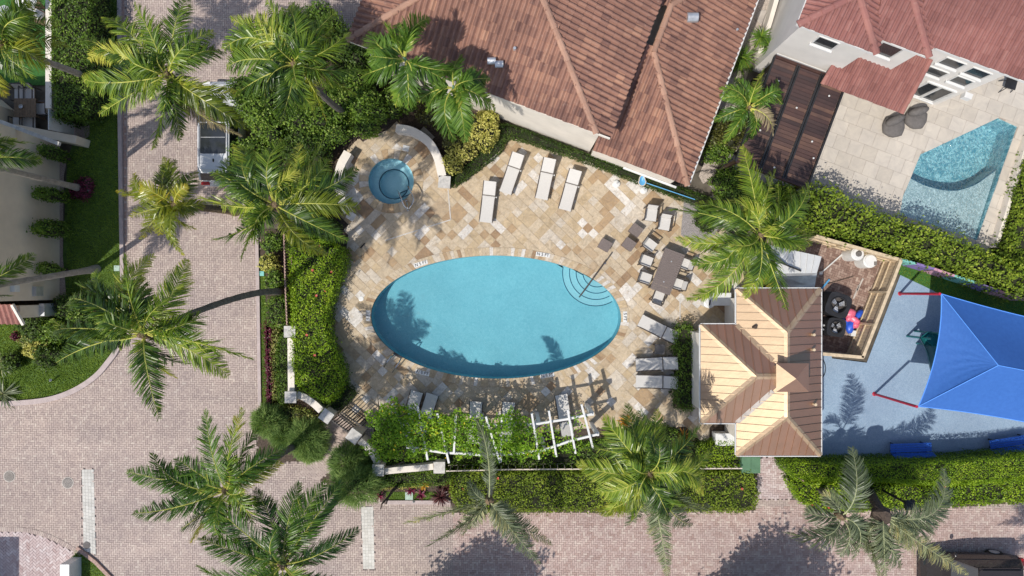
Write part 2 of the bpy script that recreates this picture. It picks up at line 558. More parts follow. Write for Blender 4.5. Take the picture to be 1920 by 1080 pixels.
def mat_pavers(name, stops, rough=0.9):
    m, nt, b = new_mat(name)
    f = attr(nt)
    big = noise(nt, 0.35, 5, 0.62)
    c = ramp(nt, f, stops)
    c2 = mixc(nt, 1.0, c, ramp(nt, big, [(0.25, (0.88, 0.88, 0.90)), (0.5, (1, 0.99, 0.98)), (0.75, (1.10, 1.07, 1.04))]), 'MULTIPLY')
    vm = nt.nodes.new('ShaderNodeVectorMath'); vm.operation = 'MULTIPLY'; vm.inputs[1].default_value = (0.10, 0.85, 1)
    nt.links.new(nt.nodes.new('ShaderNodeNewGeometry').outputs['Position'], vm.inputs[0])
    wear = noise(nt, 1.0, 4, 0.6, vm.outputs[0])
    c2 = mixc(nt, 1.0, c2, ramp(nt, wear, [(0.3, (0.90, 0.90, 0.91)), (0.55, (1, 1, 1)), (0.75, (1.12, 1.12, 1.12))]), 'MULTIPLY')
    st = noise(nt, 1.1, 4, 0.7)
    c3 = mixc(nt, ramp(nt, st, [(0.63, (0, 0, 0)), (0.80, (0.45, 0.45, 0.45))]), c2, (0.30, 0.235, 0.19))
    nt.links.new(c3, b.inputs['Base Color'])
    b.inputs['Roughness'].default_value = rough
    b.inputs['Specular IOR Level'].default_value = 0.3
    bump(nt, b, noise(nt, 60), 0.3, 0.01)
    return m


MT['paver'] = mat_pavers('paver_stone', [(0.0, (0.355, 0.288, 0.266)), (0.4, (0.412, 0.338, 0.305)), (0.75, (0.455, 0.378, 0.336)), (1.0, (0.50, 0.43, 0.38))])
MT['paver_warm'] = mat_pavers('warm_paver_stone', [(0.0, (0.37, 0.265, 0.235)), (0.5, (0.45, 0.345, 0.315)), (1.0, (0.54, 0.45, 0.40))])
MT['paver_white'] = mat_pavers('white_paver_stone', [(0.0, (0.50, 0.49, 0.45)), (1.0, (0.60, 0.59, 0.55))])
MT['paver_pink'] = mat_pavers('pale_pink_paver_stone', [(0.0, (0.41, 0.31, 0.30)), (0.5, (0.50, 0.41, 0.40)), (1.0, (0.60, 0.53, 0.52))])
MT['yard_brick'] = mat_pavers('brown_yard_brick', [(0.0, (0.17, 0.105, 0.085)), (0.5, (0.27, 0.185, 0.15)), (1.0, (0.40, 0.31, 0.26))])


def mat_travertine(name, src):
    m, nt, b = new_mat(name)
    f = orand(nt) if src == 'object' else attr(nt)
    base = ramp(nt, f, [(0.0, (0.53, 0.470, 0.39)), (0.14, (0.495, 0.408, 0.295)), (0.36, (0.455, 0.355, 0.228)), (0.56, (0.485, 0.395, 0.28)),
                        (0.72, (0.365, 0.255, 0.150)), (0.80, (0.425, 0.325, 0.215)), (0.87, (0.62, 0.59, 0.55)), (0.955, (0.29, 0.190, 0.110))], 'CONSTANT')
    # shift the vein pattern for each tile
    g = nt.nodes.new('ShaderNodeNewGeometry')
    cb = nt.nodes.new('ShaderNodeCombineXYZ')
    mu = nt.nodes.new('ShaderNodeMath'); mu.operation = 'MULTIPLY'; mu.inputs[1].default_value = 57.0
    nt.links.new(f, mu.inputs[0]); nt.links.new(mu.outputs[0], cb.inputs[2])
    va = nt.nodes.new('ShaderNodeVectorMath'); va.operation = 'ADD'
    nt.links.new(g.outputs['Position'], va.inputs[0]); nt.links.new(cb.outputs[0], va.inputs[1])
    v = va.outputs[0]
    cloud = noise(nt, 3.4, 7, 0.74, v, dist=1.2)
    c1 = mixc(nt, 1.0, base, ramp(nt, cloud, [(0.28, (0.66, 0.63, 0.60)), (0.5, (1, 1, 1)), (0.72, (1.26, 1.25, 1.24))]), 'MULTIPLY')
    warm = noise(nt, 3.7, 5, 0.7, v, dist=1.2)
    c2 = mixc(nt, ramp(nt, warm, [(0.52, (0, 0, 0)), (0.72, (0.55, 0.55, 0.55))]), c1, (0.42, 0.295, 0.155))
    pit = noise(nt, 11, 5, 0.78, v, dist=0.8)
    c3 = mixc(nt, ramp(nt, pit, [(0.53, (0, 0, 0)), (0.68, (0.72, 0.72, 0.72))]), c2, (0.28, 0.235, 0.19))
    dirt = noise(nt, 0.55, 4, 0.6)
    c4 = mixc(nt, 1.0, c3, ramp(nt, dirt, [(0.3, (0.86, 0.86, 0.86)), (0.65, (1.08, 1.07, 1.05))]), 'MULTIPLY')
    nt.links.new(c4, b.inputs['Base Color'])
    b.inputs['Roughness'].default_value = 0.75
    bump(nt, b, pit, 0.25, 0.01)
    return m


MT['trav'] = mat_travertine('travertine', 'object')
MT['trav_attr'] = mat_travertine('travertine_small', 'attr')


def mat_rooftile(name, stops, src, wear):
    m, nt, b = new_mat(name)
    f = orand(nt) if src == 'object' else attr(nt)
    base = ramp(nt, f, stops)
    pat = noise(nt, 0.55, 4, 0.6)
    c = mixc(nt, 1.0, base, ramp(nt, pat, [(0.3, (0.80, 0.79, 0.80)), (0.6, (1.05, 1.04, 1.03))]), 'MULTIPLY')
    w = noise(nt, 9, 5, 0.7)
    c2 = mixc(nt, ramp(nt, w, [(0.56, (0, 0, 0)), (0.75, (wear, wear, wear))]), c, (0.46, 0.33, 0.27))
    nt.links.new(c2, b.inputs['Base Color'])
    b.inputs['Roughness'].default_value = 0.85
    bump(nt, b, noise(nt, 50), 0.3, 0.01)
    return m


RT = [(0.0, (0.170, 0.088, 0.070)), (0.25, (0.230, 0.120, 0.090)), (0.6, (0.290, 0.152, 0.110)), (0.9, (0.345, 0.187, 0.130)), (1.0, (0.40, 0.22, 0.148))]
MT['rooftile'] = mat_rooftile('clay_tile', RT, 'object', 0.5)
MT['rooftile_attr'] = mat_rooftile('clay_tile_far', RT, 'attr', 0.5)
MT['rooftile_base'] = plain('clay_underlay', (0.13, 0.07, 0.055), 0.95, var=0.3)
RT2 = [(0.0, (0.220, 0.092, 0.080)), (0.5, (0.265, 0.115, 0.100)), (1.0, (0.305, 0.142, 0.122))]
MT['redtile'] = mat_rooftile('red_painted_tile', RT2, 'attr', 0.25)
MT['ridgetile'] = mat_rooftile('ridge_tile', [(0.0, (0.33, 0.19, 0.135)), (1.0, (0.41, 0.245, 0.175))], 'object', 0.5)
MT['redridge'] = mat_rooftile('red_ridge_tile', [(0.0, (0.27, 0.112, 0.098)), (1.0, (0.32, 0.145, 0.12))], 'object', 0.35)


def mat_metalroof():
    m, nt, b = new_mat('copper_tone_metal')
    f = orand(nt)
    base = ramp(nt, f, [(0.0, (0.165, 0.068, 0.053)), (1.0, (0.200, 0.086, 0.067))])
    st = noise(nt, 1.6, 5, 0.7)
    c = mixc(nt, 1.0, base, ramp(nt, st, [(0.3, (0.88, 0.88, 0.88)), (0.7, (1.12, 1.1, 1.08))]), 'MULTIPLY')
    nt.links.new(c, b.inputs['Base Color'])
    b.inputs['IOR'].default_value = 3.2
    b.inputs['Specular Tint'].default_value = (1.0, 0.84, 0.56, 1)
    rr = nt.nodes.new('ShaderNodeMapRange')
    rr.inputs['To Min'].default_value = 0.46; rr.inputs['To Max'].default_value = 0.54
    nt.links.new(noise(nt, 2.0), rr.inputs['Value'])
    nt.links.new(rr.outputs[0], b.inputs['Roughness'])
    bump(nt, b, noise(nt, 3.0, 2), 0.10, 0.05)
    return m


MT['metalroof'] = mat_metalroof()


def mat_terrace():
    m, nt, b = new_mat('porcelain_tile')
    f = orand(nt)
    base = ramp(nt, f, [(0.0, (0.485, 0.440, 0.380)), (1.0, (0.545, 0.50, 0.44))])
    n1 = noise(nt, 1.3, 6, 0.7, dist=1.0)
    c = mixc(nt, 1.0, base, ramp(nt, n1, [(0.3, (0.86, 0.86, 0.87)), (0.7, (1.12, 1.11, 1.09))]), 'MULTIPLY')
    nt.links.new(c, b.inputs['Base Color'])
    b.inputs['Roughness'].default_value = 0.6
    bump(nt, b, noise(nt, 30), 0.1, 0.01)
    return m


MT['terrace'] = mat_terrace()
MT['terrace_joint'] = plain('terrace_grout', (0.34, 0.30, 0.26), 0.95, var=0.15)


def mat_rubber():
    m, nt, b = new_mat('rubber_granules')
    g = noise(nt, 32, 3, 0.8)
    v = nt.nodes.new('ShaderNodeTexVoronoi'); v.inputs['Scale'].default_value = 34
    gg = nt.nodes.new('ShaderNodeNewGeometry'); nt.links.new(gg.outputs['Position'], v.inputs['Vector'])
    c0 = ramp(nt, v.outputs['Color'], [(0.0, (0.195, 0.280, 0.385)), (0.5, (0.245, 0.340, 0.455)), (1.0, (0.315, 0.405, 0.505))])
    big = noise(nt, 0.5, 3)
    c = mixc(nt, 1.0, c0, ramp(nt, big, [(0.3, (0.9, 0.9, 0.92)), (0.7, (1.1, 1.1, 1.08))]), 'MULTIPLY')
    nt.links.new(c, b.inputs['Base Color'])
    b.inputs['Roughness'].default_value = 0.9
    bump(nt, b, g, 0.25, 0.01)
    return m


MT['rubber'] = mat_rubber()


def mat_sail():
    m, nt, b = new_mat('blue_shade_cloth')
    g = noise(nt, 7, 4, 0.6)
    w = nt.nodes.new('ShaderNodeTexWave'); w.inputs['Scale'].default_value = 4; w.inputs['Distortion'].default_value = 6; w.inputs['Detail'].default_value = 3
    gg = nt.nodes.new('ShaderNodeNewGeometry'); nt.links.new(gg.outputs['Position'], w.inputs['Vector'])
    c = ramp(nt, g, [(0.3, (0.026, 0.112, 0.385)), (0.7, (0.033, 0.132, 0.43))])
    nt.links.new(c, b.inputs['Base Color'])
    b.inputs['Roughness'].default_value = 0.75
    bump(nt, b, w.outputs['Fac'], 0.08, 0.02)
    return m


MT['sail'] = mat_sail()
MT['sailhem'] = plain('sail_hem', (0.10, 0.30, 0.80), 0.7, var=0.05, bstr=0)


def mat_plaster(name, a, b_, scale, p0=0.3, p1=0.7):
    m, nt, b = new_mat(name)
    n1 = noise(nt, scale, 5, 0.7, dist=1.5)
    c0 = ramp(nt, n1, [(p0, a), (p1, b_)])
    n2 = noise(nt, 0.5, 3, 0.6)
    nt.links.new(mixc(nt, 1.0, c0, ramp(nt, n2, [(0.3, (0.90, 0.92, 0.93)), (0.7, (1.08, 1.06, 1.05))]), 'MULTIPLY'), b.inputs['Base Color'])
    b.inputs['Roughness'].default_value = 0.8
    return m


MT['plaster'] = mat_plaster('pool_plaster', (0.150, 0.390, 0.475), (0.225, 0.485, 0.565), 7)  # fine plaster mottling also paints the water's ripple brightness into the floor
MT['step_plaster'] = mat_plaster('pool_step_plaster', (0.225, 0.450, 0.525), (0.32, 0.55, 0.615), 9)
MT['bench_plaster'] = mat_plaster('spa_plaster', (0.44, 0.70, 0.77), (0.56, 0.79, 0.85), 6)
MT['tealtile'] = plain('dark_blue_tile', (0.018, 0.085, 0.14), 0.3, var=0.3, bstr=0)
MT['pool2'] = mat_plaster('pebble_sparkle_plaster', (0.07, 0.25, 0.32), (0.42, 0.66, 0.70), 5.5, 0.44, 0.60)  # pebble speckle, contrast raised to paint the water's sparkle into the floor colour
MT['shelf2'] = mat_plaster('shelf_plaster', (0.28, 0.35, 0.37), (0.60, 0.65, 0.66), 8, 0.42, 0.60)


def mat_water(name, tint, bscale, bstr, rough=0.03, refl=1.0):
    m = bpy.data.materials.new(name); m.use_nodes = True
    nt = m.node_tree
    for n in list(nt.nodes): nt.nodes.remove(n)
    out = nt.nodes.new('ShaderNodeOutputMaterial')
    tr = nt.nodes.new('ShaderNodeBsdfTransparent'); tr.inputs['Color'].default_value = (*tint, 1)
    gl = nt.nodes.new('ShaderNodeBsdfGlossy'); gl.inputs['Roughness'].default_value = rough
    fr = nt.nodes.new('ShaderNodeFresnel'); fr.inputs['IOR'].default_value = 1.35
    bp = nt.nodes.new('ShaderNodeBump'); bp.inputs['Strength'].default_value = bstr; bp.inputs['Distance'].default_value = 0.05
    nt.links.new(noise(nt, bscale, 4, 0.6, dist=1.0), bp.inputs['Height'])
    nt.links.new(bp.outputs[0], gl.inputs['Normal']); nt.links.new(bp.outputs[0], fr.inputs['Normal'])
    mx = nt.nodes.new('ShaderNodeMixShader')
    nt.links.new(fr.outputs[0], mx.inputs[0]); nt.links.new(tr.outputs[0], mx.inputs[1]); nt.links.new(gl.outputs[0], mx.inputs[2])
    nt.links.new(mx.outputs[0], out.inputs['Surface'])
    return m


MT['water'] = mat_water('pool_water_surface', (0.84, 0.955, 0.97), 5.0, 0.4)
MT['spawater'] = mat_water('spa_water_surface', (0.86, 0.95, 0.97), 4.0, 0.4)
MT['water2'] = mat_water('rippled_water_surface', (0.84, 0.95, 0.97), 9.0, 1.0)


def mat_louvre():
    m, nt, b = new_mat('brown_louvre_metal')
    f = orand(nt)
    n1 = noise(nt, 1.2, 4, 0.6)
    c0 = ramp(nt, f, [(0.0, (0.034, 0.019, 0.018)), (0.6, (0.062, 0.031, 0.026)), (1.0, (0.13, 0.072, 0.050))])
    c = mixc(nt, 1.0, c0, ramp(nt, n1, [(0.3, (0.75, 0.75, 0.78)), (0.7, (1.3, 1.25, 1.15))]), 'MULTIPLY')
    nt.links.new(c, b.inputs['Base Color'])
    b.inputs['Roughness'].default_value = 0.35
    b.inputs['Metallic'].default_value = 0.2
    return m


MT['louvre'] = mat_louvre()
# ------------------------------------------------------------------ foliage builders
def unit(a):
    return a / np.maximum(np.linalg.norm(a, axis=1, keepdims=True), 1e-9)


def leaf_quads(P, Nrm, ln, asp, rg):
    n = len(P)
    a = unit(rg.normal(size=(n, 3)))
    u = unit(a - Nrm * np.sum(a * Nrm, axis=1, keepdims=True))
    v = np.cross(Nrm, u)
    l = (ln * rg.uniform(0.65, 1.35, n))[:, None]
    w = l * asp
    q = np.stack([P - u * l * 0.5, P + v * w * 0.5 - u * l * 0.05, P + u * l * 0.5, P - v * w * 0.5 - u * l * 0.05], axis=1)
    return q.reshape(-1, 3)


def add_leaves(name, P, Nrm, ln, asp, mats, parent, rg, tint=None, mi=None):
    q = leaf_quads(P, Nrm, ln, asp, rg)
    if tint is None:
        tint = np.clip(rg.normal(0.5, 0.22, len(P)), 0, 1)
    me = np_mesh(name, q, None, mats, LOC[parent.name], tint, mi=mi)
    o = link_mesh(name, me, parent)
    o['kind'] = 'stuff'
    return o


def lumps(x, y, ph):
    return (np.sin(x * 2.1 + ph) * np.sin(y * 2.4 + ph * 1.7) * 0.5 + np.sin(x * 5.3 + y * 1.9 + ph) * 0.3
            + np.sin(y * 6.7 - x * 3.1 + ph * 2.3) * 0.3 + np.sin(x * 11 + ph) * np.sin(y * 12.3) * 0.25)


def inset(poly, d):
    """offset a world polygon inward by d (simple, per vertex)"""
    p = [Vector((q[0], q[1])) for q in poly]
    a = sum(p[i].x * p[(i + 1) % len(p)].y - p[(i + 1) % len(p)].x * p[i].y for i in range(len(p)))
    s = 1 if a > 0 else -1
    out = []
    for i in range(len(p)):
        e1 = (p[i] - p[i - 1]).normalized(); e2 = (p[(i + 1) % len(p)] - p[i]).normalized()
        n = Vector((-(e1.y + e2.y), e1.x + e2.x)) * s
        if n.length < 1e-6: n = Vector((-e1.y, e1.x)) * s
        n.normalize()
        k = max(0.4, n.dot(Vector((-e1.y, e1.x)) * s))
        out.append(p[i] + n * (d / k))
    return out


SEED = [100]


def hedge(name, label, cat, px, h, leaf, asp=0.55, size=0.085, dens=1.0, amp=0.10, ragged=0.06, z0=0.02, group=None,
          blooms=0, bloom_mat='bloom', up=0.75, smooth_edge=5, open_curve=False):
    """clipped or loose hedge: px is its outline as seen at height h"""
    SEED[0] += 1
    rg = np.random.default_rng(SEED[0])
    poly = G(px, h)
    if smooth_edge > 1:
        closed = spline([tuple(poly[-1])] + [tuple(p) for p in poly] + [tuple(poly[0]), tuple(poly[1])], smooth_edge)
        poly = closed[smooth_edge:-smooth_edge - 1] if smooth_edge > 1 else poly
    xy = np.array([(p.x, p.y) for p in poly])
    c = xy.mean(axis=0)
    root = thing(name, label, cat, (c[0], c[1], z0), group)
    m = M()
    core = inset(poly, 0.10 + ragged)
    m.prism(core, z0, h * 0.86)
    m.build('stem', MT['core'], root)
    lo, hi = xy.min(axis=0), xy.max(axis=0)
    A = area2(poly)
    n = int(A / (size * size * asp) * 2.1 * dens)
    P = rg.uniform(lo, hi, (int(n * 1.05 * (hi - lo).prod() / max(A, 1e-6)) + 8, 2))
    P = P[inside(P, poly)][:n]
    ph = rg.uniform(0, 6)
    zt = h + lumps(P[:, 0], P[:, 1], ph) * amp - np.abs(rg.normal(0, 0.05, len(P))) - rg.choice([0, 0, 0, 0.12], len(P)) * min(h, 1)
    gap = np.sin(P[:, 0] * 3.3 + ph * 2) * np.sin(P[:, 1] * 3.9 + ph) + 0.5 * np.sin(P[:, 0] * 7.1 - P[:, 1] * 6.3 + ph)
    keep = (gap > -0.95) | (rg.uniform(0, 1, len(P)) < 0.35)
    P, zt, gap = P[keep], zt[keep], gap[keep]
    PT = np.column_stack([P, zt])
    NT = unit(rg.normal(0, 0.55, (len(P), 3)) + np.array([0, 0, up]))
    # sides
    seg = np.roll(xy, -1, axis=0) - xy
    L = np.linalg.norm(seg, axis=1)
    ns = int(L.sum() * h / (size * size * asp) * 1.5 * dens)
    idx = rg.choice(len(L), ns, p=L / L.sum())
    t = rg.uniform(0, 1, ns)[:, None]
    ps = xy[idx] + seg[idx] * t
    sg = 1 if sum(xy[i, 0] * xy[(i + 1) % len(xy), 1] - xy[(i + 1) % len(xy), 0] * xy[i, 1] for i in range(len(xy))) > 0 else -1
    nn = np.column_stack([seg[idx, 1], -seg[idx, 0]]) / L[idx][:, None] * sg
    zz = rg.uniform(0.05, 1.0, ns) * h
    ps = ps + nn * (rg.normal(0, ragged, ns) + lumps(ps[:, 0] * 1.5, ps[:, 1] * 1.5 + zz * 2, ph + 1) * ragged)[:, None]
    PS = np.column_stack([ps, zz])
    NS = unit(np.column_stack([nn, np.full(ns, 0.35)]) + rg.normal(0, 0.5, (ns, 3)))
    Pa = np.vstack([PT, PS]); Na = np.vstack([NT, NS])
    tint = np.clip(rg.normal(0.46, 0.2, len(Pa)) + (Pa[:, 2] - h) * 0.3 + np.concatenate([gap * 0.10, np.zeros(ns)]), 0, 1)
    mats = [LEAF[leaf]]
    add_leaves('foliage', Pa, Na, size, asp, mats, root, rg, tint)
    if blooms:
        k = rg.choice(len(PT), blooms, replace=False)
        for i in k:
            mb = M()
            for a in range(5):
                an = a * 2 * math.pi / 5 + rg.uniform(0, 1)
                c0 = Vector(PT[i]) + Vector((0, 0, 0.05))
                d = Vector((math.cos(an), math.sin(an), 0.25)) * 0.065
                s = Vector((-math.sin(an), math.cos(an), 0)) * 0.035
                mb.face([c0, c0 + d * 0.6 + s, c0 + d, c0 + d * 0.6 - s])
            mb.build('bloom', LEAF[bloom_mat], root)
    return root


def shrub(name, label, cat, px, py, rpx, h, leaf, size=0.10, asp=0.55, dens=1.0, group=None, lobes=6, squash=1.0, rpy=None, z0=0.0, mixleaf=None):
    """loose rounded bush or small tree crown; px,py and rpx measured at about 0.7 h"""
    SEED[0] += 1
    rg = np.random.default_rng(SEED[0])
    zc = h * 0.62
    c = W(px, py, zc)
    r = rpx / PXM * (CAM_H - zc) / CAM_H
    ry = (rpy or rpx) / PXM * (CAM_H - zc) / CAM_H
    root = thing(name, label, cat, (c.x, c.y, z0), group)
    cen = []
    for k in range(lobes):
        a = 2 * math.pi * k / lobes + rg.uniform(-0.4, 0.4)
        d = rg.uniform(0.30, 0.62) if lobes > 1 else 0
        cen.append((c.x + math.cos(a) * d * r, c.y + math.sin(a) * d * ry, zc * rg.uniform(0.72, 1.12), rg.uniform(0.42, 0.60) * r, rg.uniform(0.42, 0.60) * ry))
    cen.append((c.x, c.y, zc * 1.08, 0.60 * r, 0.60 * ry))
    top = h
    for i in range(4):
        a = rg.uniform(0, 6.28)
        q = cen[int(rg.integers(len(cen)))]
        m = M(); m.tube([(c.x + math.cos(a) * .05, c.y + math.sin(a) * .05, z0), (c.x + (q[0] - c.x) * 0.5, c.y + (q[1] - c.y) * 0.5, h * 0.35), (q[0], q[1], q[2])], [0.05, 0.035, 0.012], 5); m.build('stem', MT['bark'], root)
    Ps, Ns, Ts = [], [], []
    mc = M()
    for (x, y, z, a, b) in cen:
        hz = max(0.25, min(top - z, z - z0)) * rg.uniform(0.85, 1.05)
        n = int(4 * math.pi * ((a * b + a * hz + b * hz) / 3) / (size * size * asp) * 0.95 * dens)
        d = unit(rg.normal(size=(n, 3)))
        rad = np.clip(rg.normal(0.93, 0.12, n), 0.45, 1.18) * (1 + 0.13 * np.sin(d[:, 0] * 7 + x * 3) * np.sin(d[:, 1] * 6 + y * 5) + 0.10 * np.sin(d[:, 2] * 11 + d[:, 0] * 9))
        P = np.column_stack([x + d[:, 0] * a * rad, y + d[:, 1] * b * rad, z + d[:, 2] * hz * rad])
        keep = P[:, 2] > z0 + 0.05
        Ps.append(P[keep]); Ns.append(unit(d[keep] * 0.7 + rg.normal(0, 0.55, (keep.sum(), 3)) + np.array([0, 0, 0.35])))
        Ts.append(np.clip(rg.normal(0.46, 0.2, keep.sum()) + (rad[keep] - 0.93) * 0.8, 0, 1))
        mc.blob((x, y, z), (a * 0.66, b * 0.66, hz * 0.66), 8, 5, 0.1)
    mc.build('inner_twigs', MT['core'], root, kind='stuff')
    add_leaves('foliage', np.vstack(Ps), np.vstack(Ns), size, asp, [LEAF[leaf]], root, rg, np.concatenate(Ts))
    return root


def blades_mesh(P, D, ln, w, rg, droop=0.5, segs=3):
    """curved strap/grass blades: base P, direction D; returns quads"""
    n = len(P)
    ln = np.asarray(ln).reshape(-1, 1) * np.ones((n, 1)); 
    side = unit(np.cross(D, np.array([0, 0, 1.0]) + rg.normal(0, .25, (n, 3))))
    out = []
    prev = P; pw = np.full((n, 1), 0.55)
    for s in range(1, segs + 1):
        t = s / segs
        d = unit(D + np.array([0, 0, -1.0]) * droop * t)
        cur = prev + d * ln / segs
        cw = np.full((n, 1), 1.0 if t < 0.5 else (0.06 if s == segs else 0.8))
        out.append(np.stack([prev - side * pw * w / 2, prev + side * pw * w / 2, cur + side * cw * w / 2, cur - side * cw * w / 2], axis=1))
        prev, pw = cur, cw
    return np.concatenate(out, axis=0).reshape(-1, 3), segs


def tuft(name, label, cat, px, py, h, rad, leaf, n=120, w=0.035, droop=0.7, group=None, z=0.0, stem=True, heads=1, spread=1.0):
    """spiky or feathery rosette plant(s)"""
    SEED[0] += 1
    rg = np.random.default_rng(SEED[0])
    c = W(px, py, z)
    root = thing(name, label, cat, (c.x, c.y, z), group)
    Q = []; T = []
    for k in range(heads):
        hc = np.array([c.x, c.y, z + (h * 0.25 if stem else 0.0)]) + (np.array([rg.normal(0, rad * 0.35), rg.normal(0, rad * 0.35), rg.uniform(-.15, .1) * h]) if heads > 1 else 0)
        hc[2] = max(hc[2], z + 0.03)
        a = rg.uniform(0, 2 * math.pi, n); el = np.arcsin(rg.uniform(0.05, 1.0, n) ** (1 / spread))
        D = np.column_stack([np.cos(a) * np.cos(el), np.sin(a) * np.cos(el), np.sin(el)])
        P = hc + D * 0.04
        q, sg = blades_mesh(P, D, rad * rg.uniform(0.75, 1.1, n), w, rg, droop)
        Q.append(q); T.append(np.tile(np.clip(rg.normal(0.5, 0.22, n), 0, 1), sg))
        if stem:
            m = M(); m.tube([(c.x, c.y, z), tuple(hc)], [0.05, 0.04], 6)
            m.build('stem', MT['bark'], root)
    me = np_mesh('leaves', np.vstack(Q), None, LEAF[leaf], LOC[root.name], np.concatenate(T))
    o = link_mesh('leaf_rosette', me, root); o['kind'] = 'stuff'
    return root


def feather(name, label, cat, px, py, rpx, h, leaf='feather', n=2600, group=None, rpy=None, blen=0.22, lean=(0, 0)):
    """soft needle-leaved mound or small weeping tree"""
    SEED[0] += 1
    rg = np.random.default_rng(SEED[0])
    zc = h * 0.6
    c = W(px, py, zc); r = rpx / PXM * (CAM_H - zc) / CAM_H; ry = (rpy or rpx) / PXM * (CAM_H - zc) / CAM_H
    root = thing(name, label, cat, (c.x, c.y, 0), group)
    d = unit(rg.normal(size=(n, 3))); d[:, 2] = np.abs(d[:, 2]) * 1.0 - 0.15
    rad = rg.uniform(0.35, 1.0, n) ** 0.45
    ph = rg.uniform(0, 6)
    rad *= 1 + 0.22 * np.sin(np.arctan2(d[:, 1], d[:, 0]) * 7 + ph) * np.sin(d[:, 2] * 6 + ph)
    P = np.column_stack([c.x + d[:, 0] * r * rad, c.y + d[:, 1] * ry * rad, np.maximum(0.05, h * 0.45 + d[:, 2] * h * 0.55 * rad)])
    D = unit(d + rg.normal(0, 0.35, (n, 3)) + np.array([lean[0], lean[1], 0.1]))
    q, sg = blades_mesh(P, D, rg.uniform(0.7, 1.3, n) * blen, 0.020, rg, 0.5, 2)
    me = np_mesh('needles', q, None, LEAF[leaf], LOC[root.name], np.tile(np.clip(rg.normal(0.48, 0.22, n) + (rad - .8) * .3, 0, 1), sg))
    o = link_mesh('foliage', me, root); o['kind'] = 'stuff'
    m = M()
    m.tube([(c.x, c.y, 0), (c.x + .04, c.y, h * 0.5), (c.x, c.y + .05, h * 0.8)], [0.07, 0.05, 0.02], 6)
    m.build('stem', MT['core'], root)
    m = M(); m.blob((c.x, c.y, h * 0.42), (r * 0.42, ry * 0.42, h * 0.26), 9, 5, 0.12)
    m.build('inner_twigs', MT['core'], root, kind='stuff')
    return root


def grass(name, px, z, size, dens, leaf='grass', parent=None, hole=None):
    """short blades over a lawn outline (ONE stuff object)"""
    SEED[0] += 1
    rg = np.random.default_rng(SEED[0])
    poly = G(px, 0)
    xy = np.array([(p.x, p.y) for p in poly]); lo, hi = xy.min(axis=0), xy.max(axis=0)
    n = int((hi - lo).prod() * dens)
    P = rg.uniform(lo, hi, (n, 2)); P = P[inside(P, poly)]; n = len(P)
    P3 = np.column_stack([P, np.full(n, z)])
    a = rg.uniform(0, 6.283, n)
    D = unit(np.column_stack([np.cos(a), np.sin(a), rg.uniform(0.5, 1.6, n)]))
    S = unit(np.cross(D, np.array([0, 0, 1.0])))
    l = size * rg.uniform(0.6, 1.3, n)[:, None]; w = size * 0.28
    q = np.stack([P3 - S * w, P3 + S * w, P3 + D * l + S * w * 0.3, P3 + D * l - S * w * 0.3], axis=1).reshape(-1, 3)
    clump = np.sin(P[:, 0] * 4.1) * np.sin(P[:, 1] * 3.7 + 1) * 0.14
    o = link_mesh(name, np_mesh(name, q, None, LEAF[leaf], None, np.clip(rg.normal(0.5, 0.2, n) + clump, 0, 1)))
    o['kind'] = 'stuff'
    return o


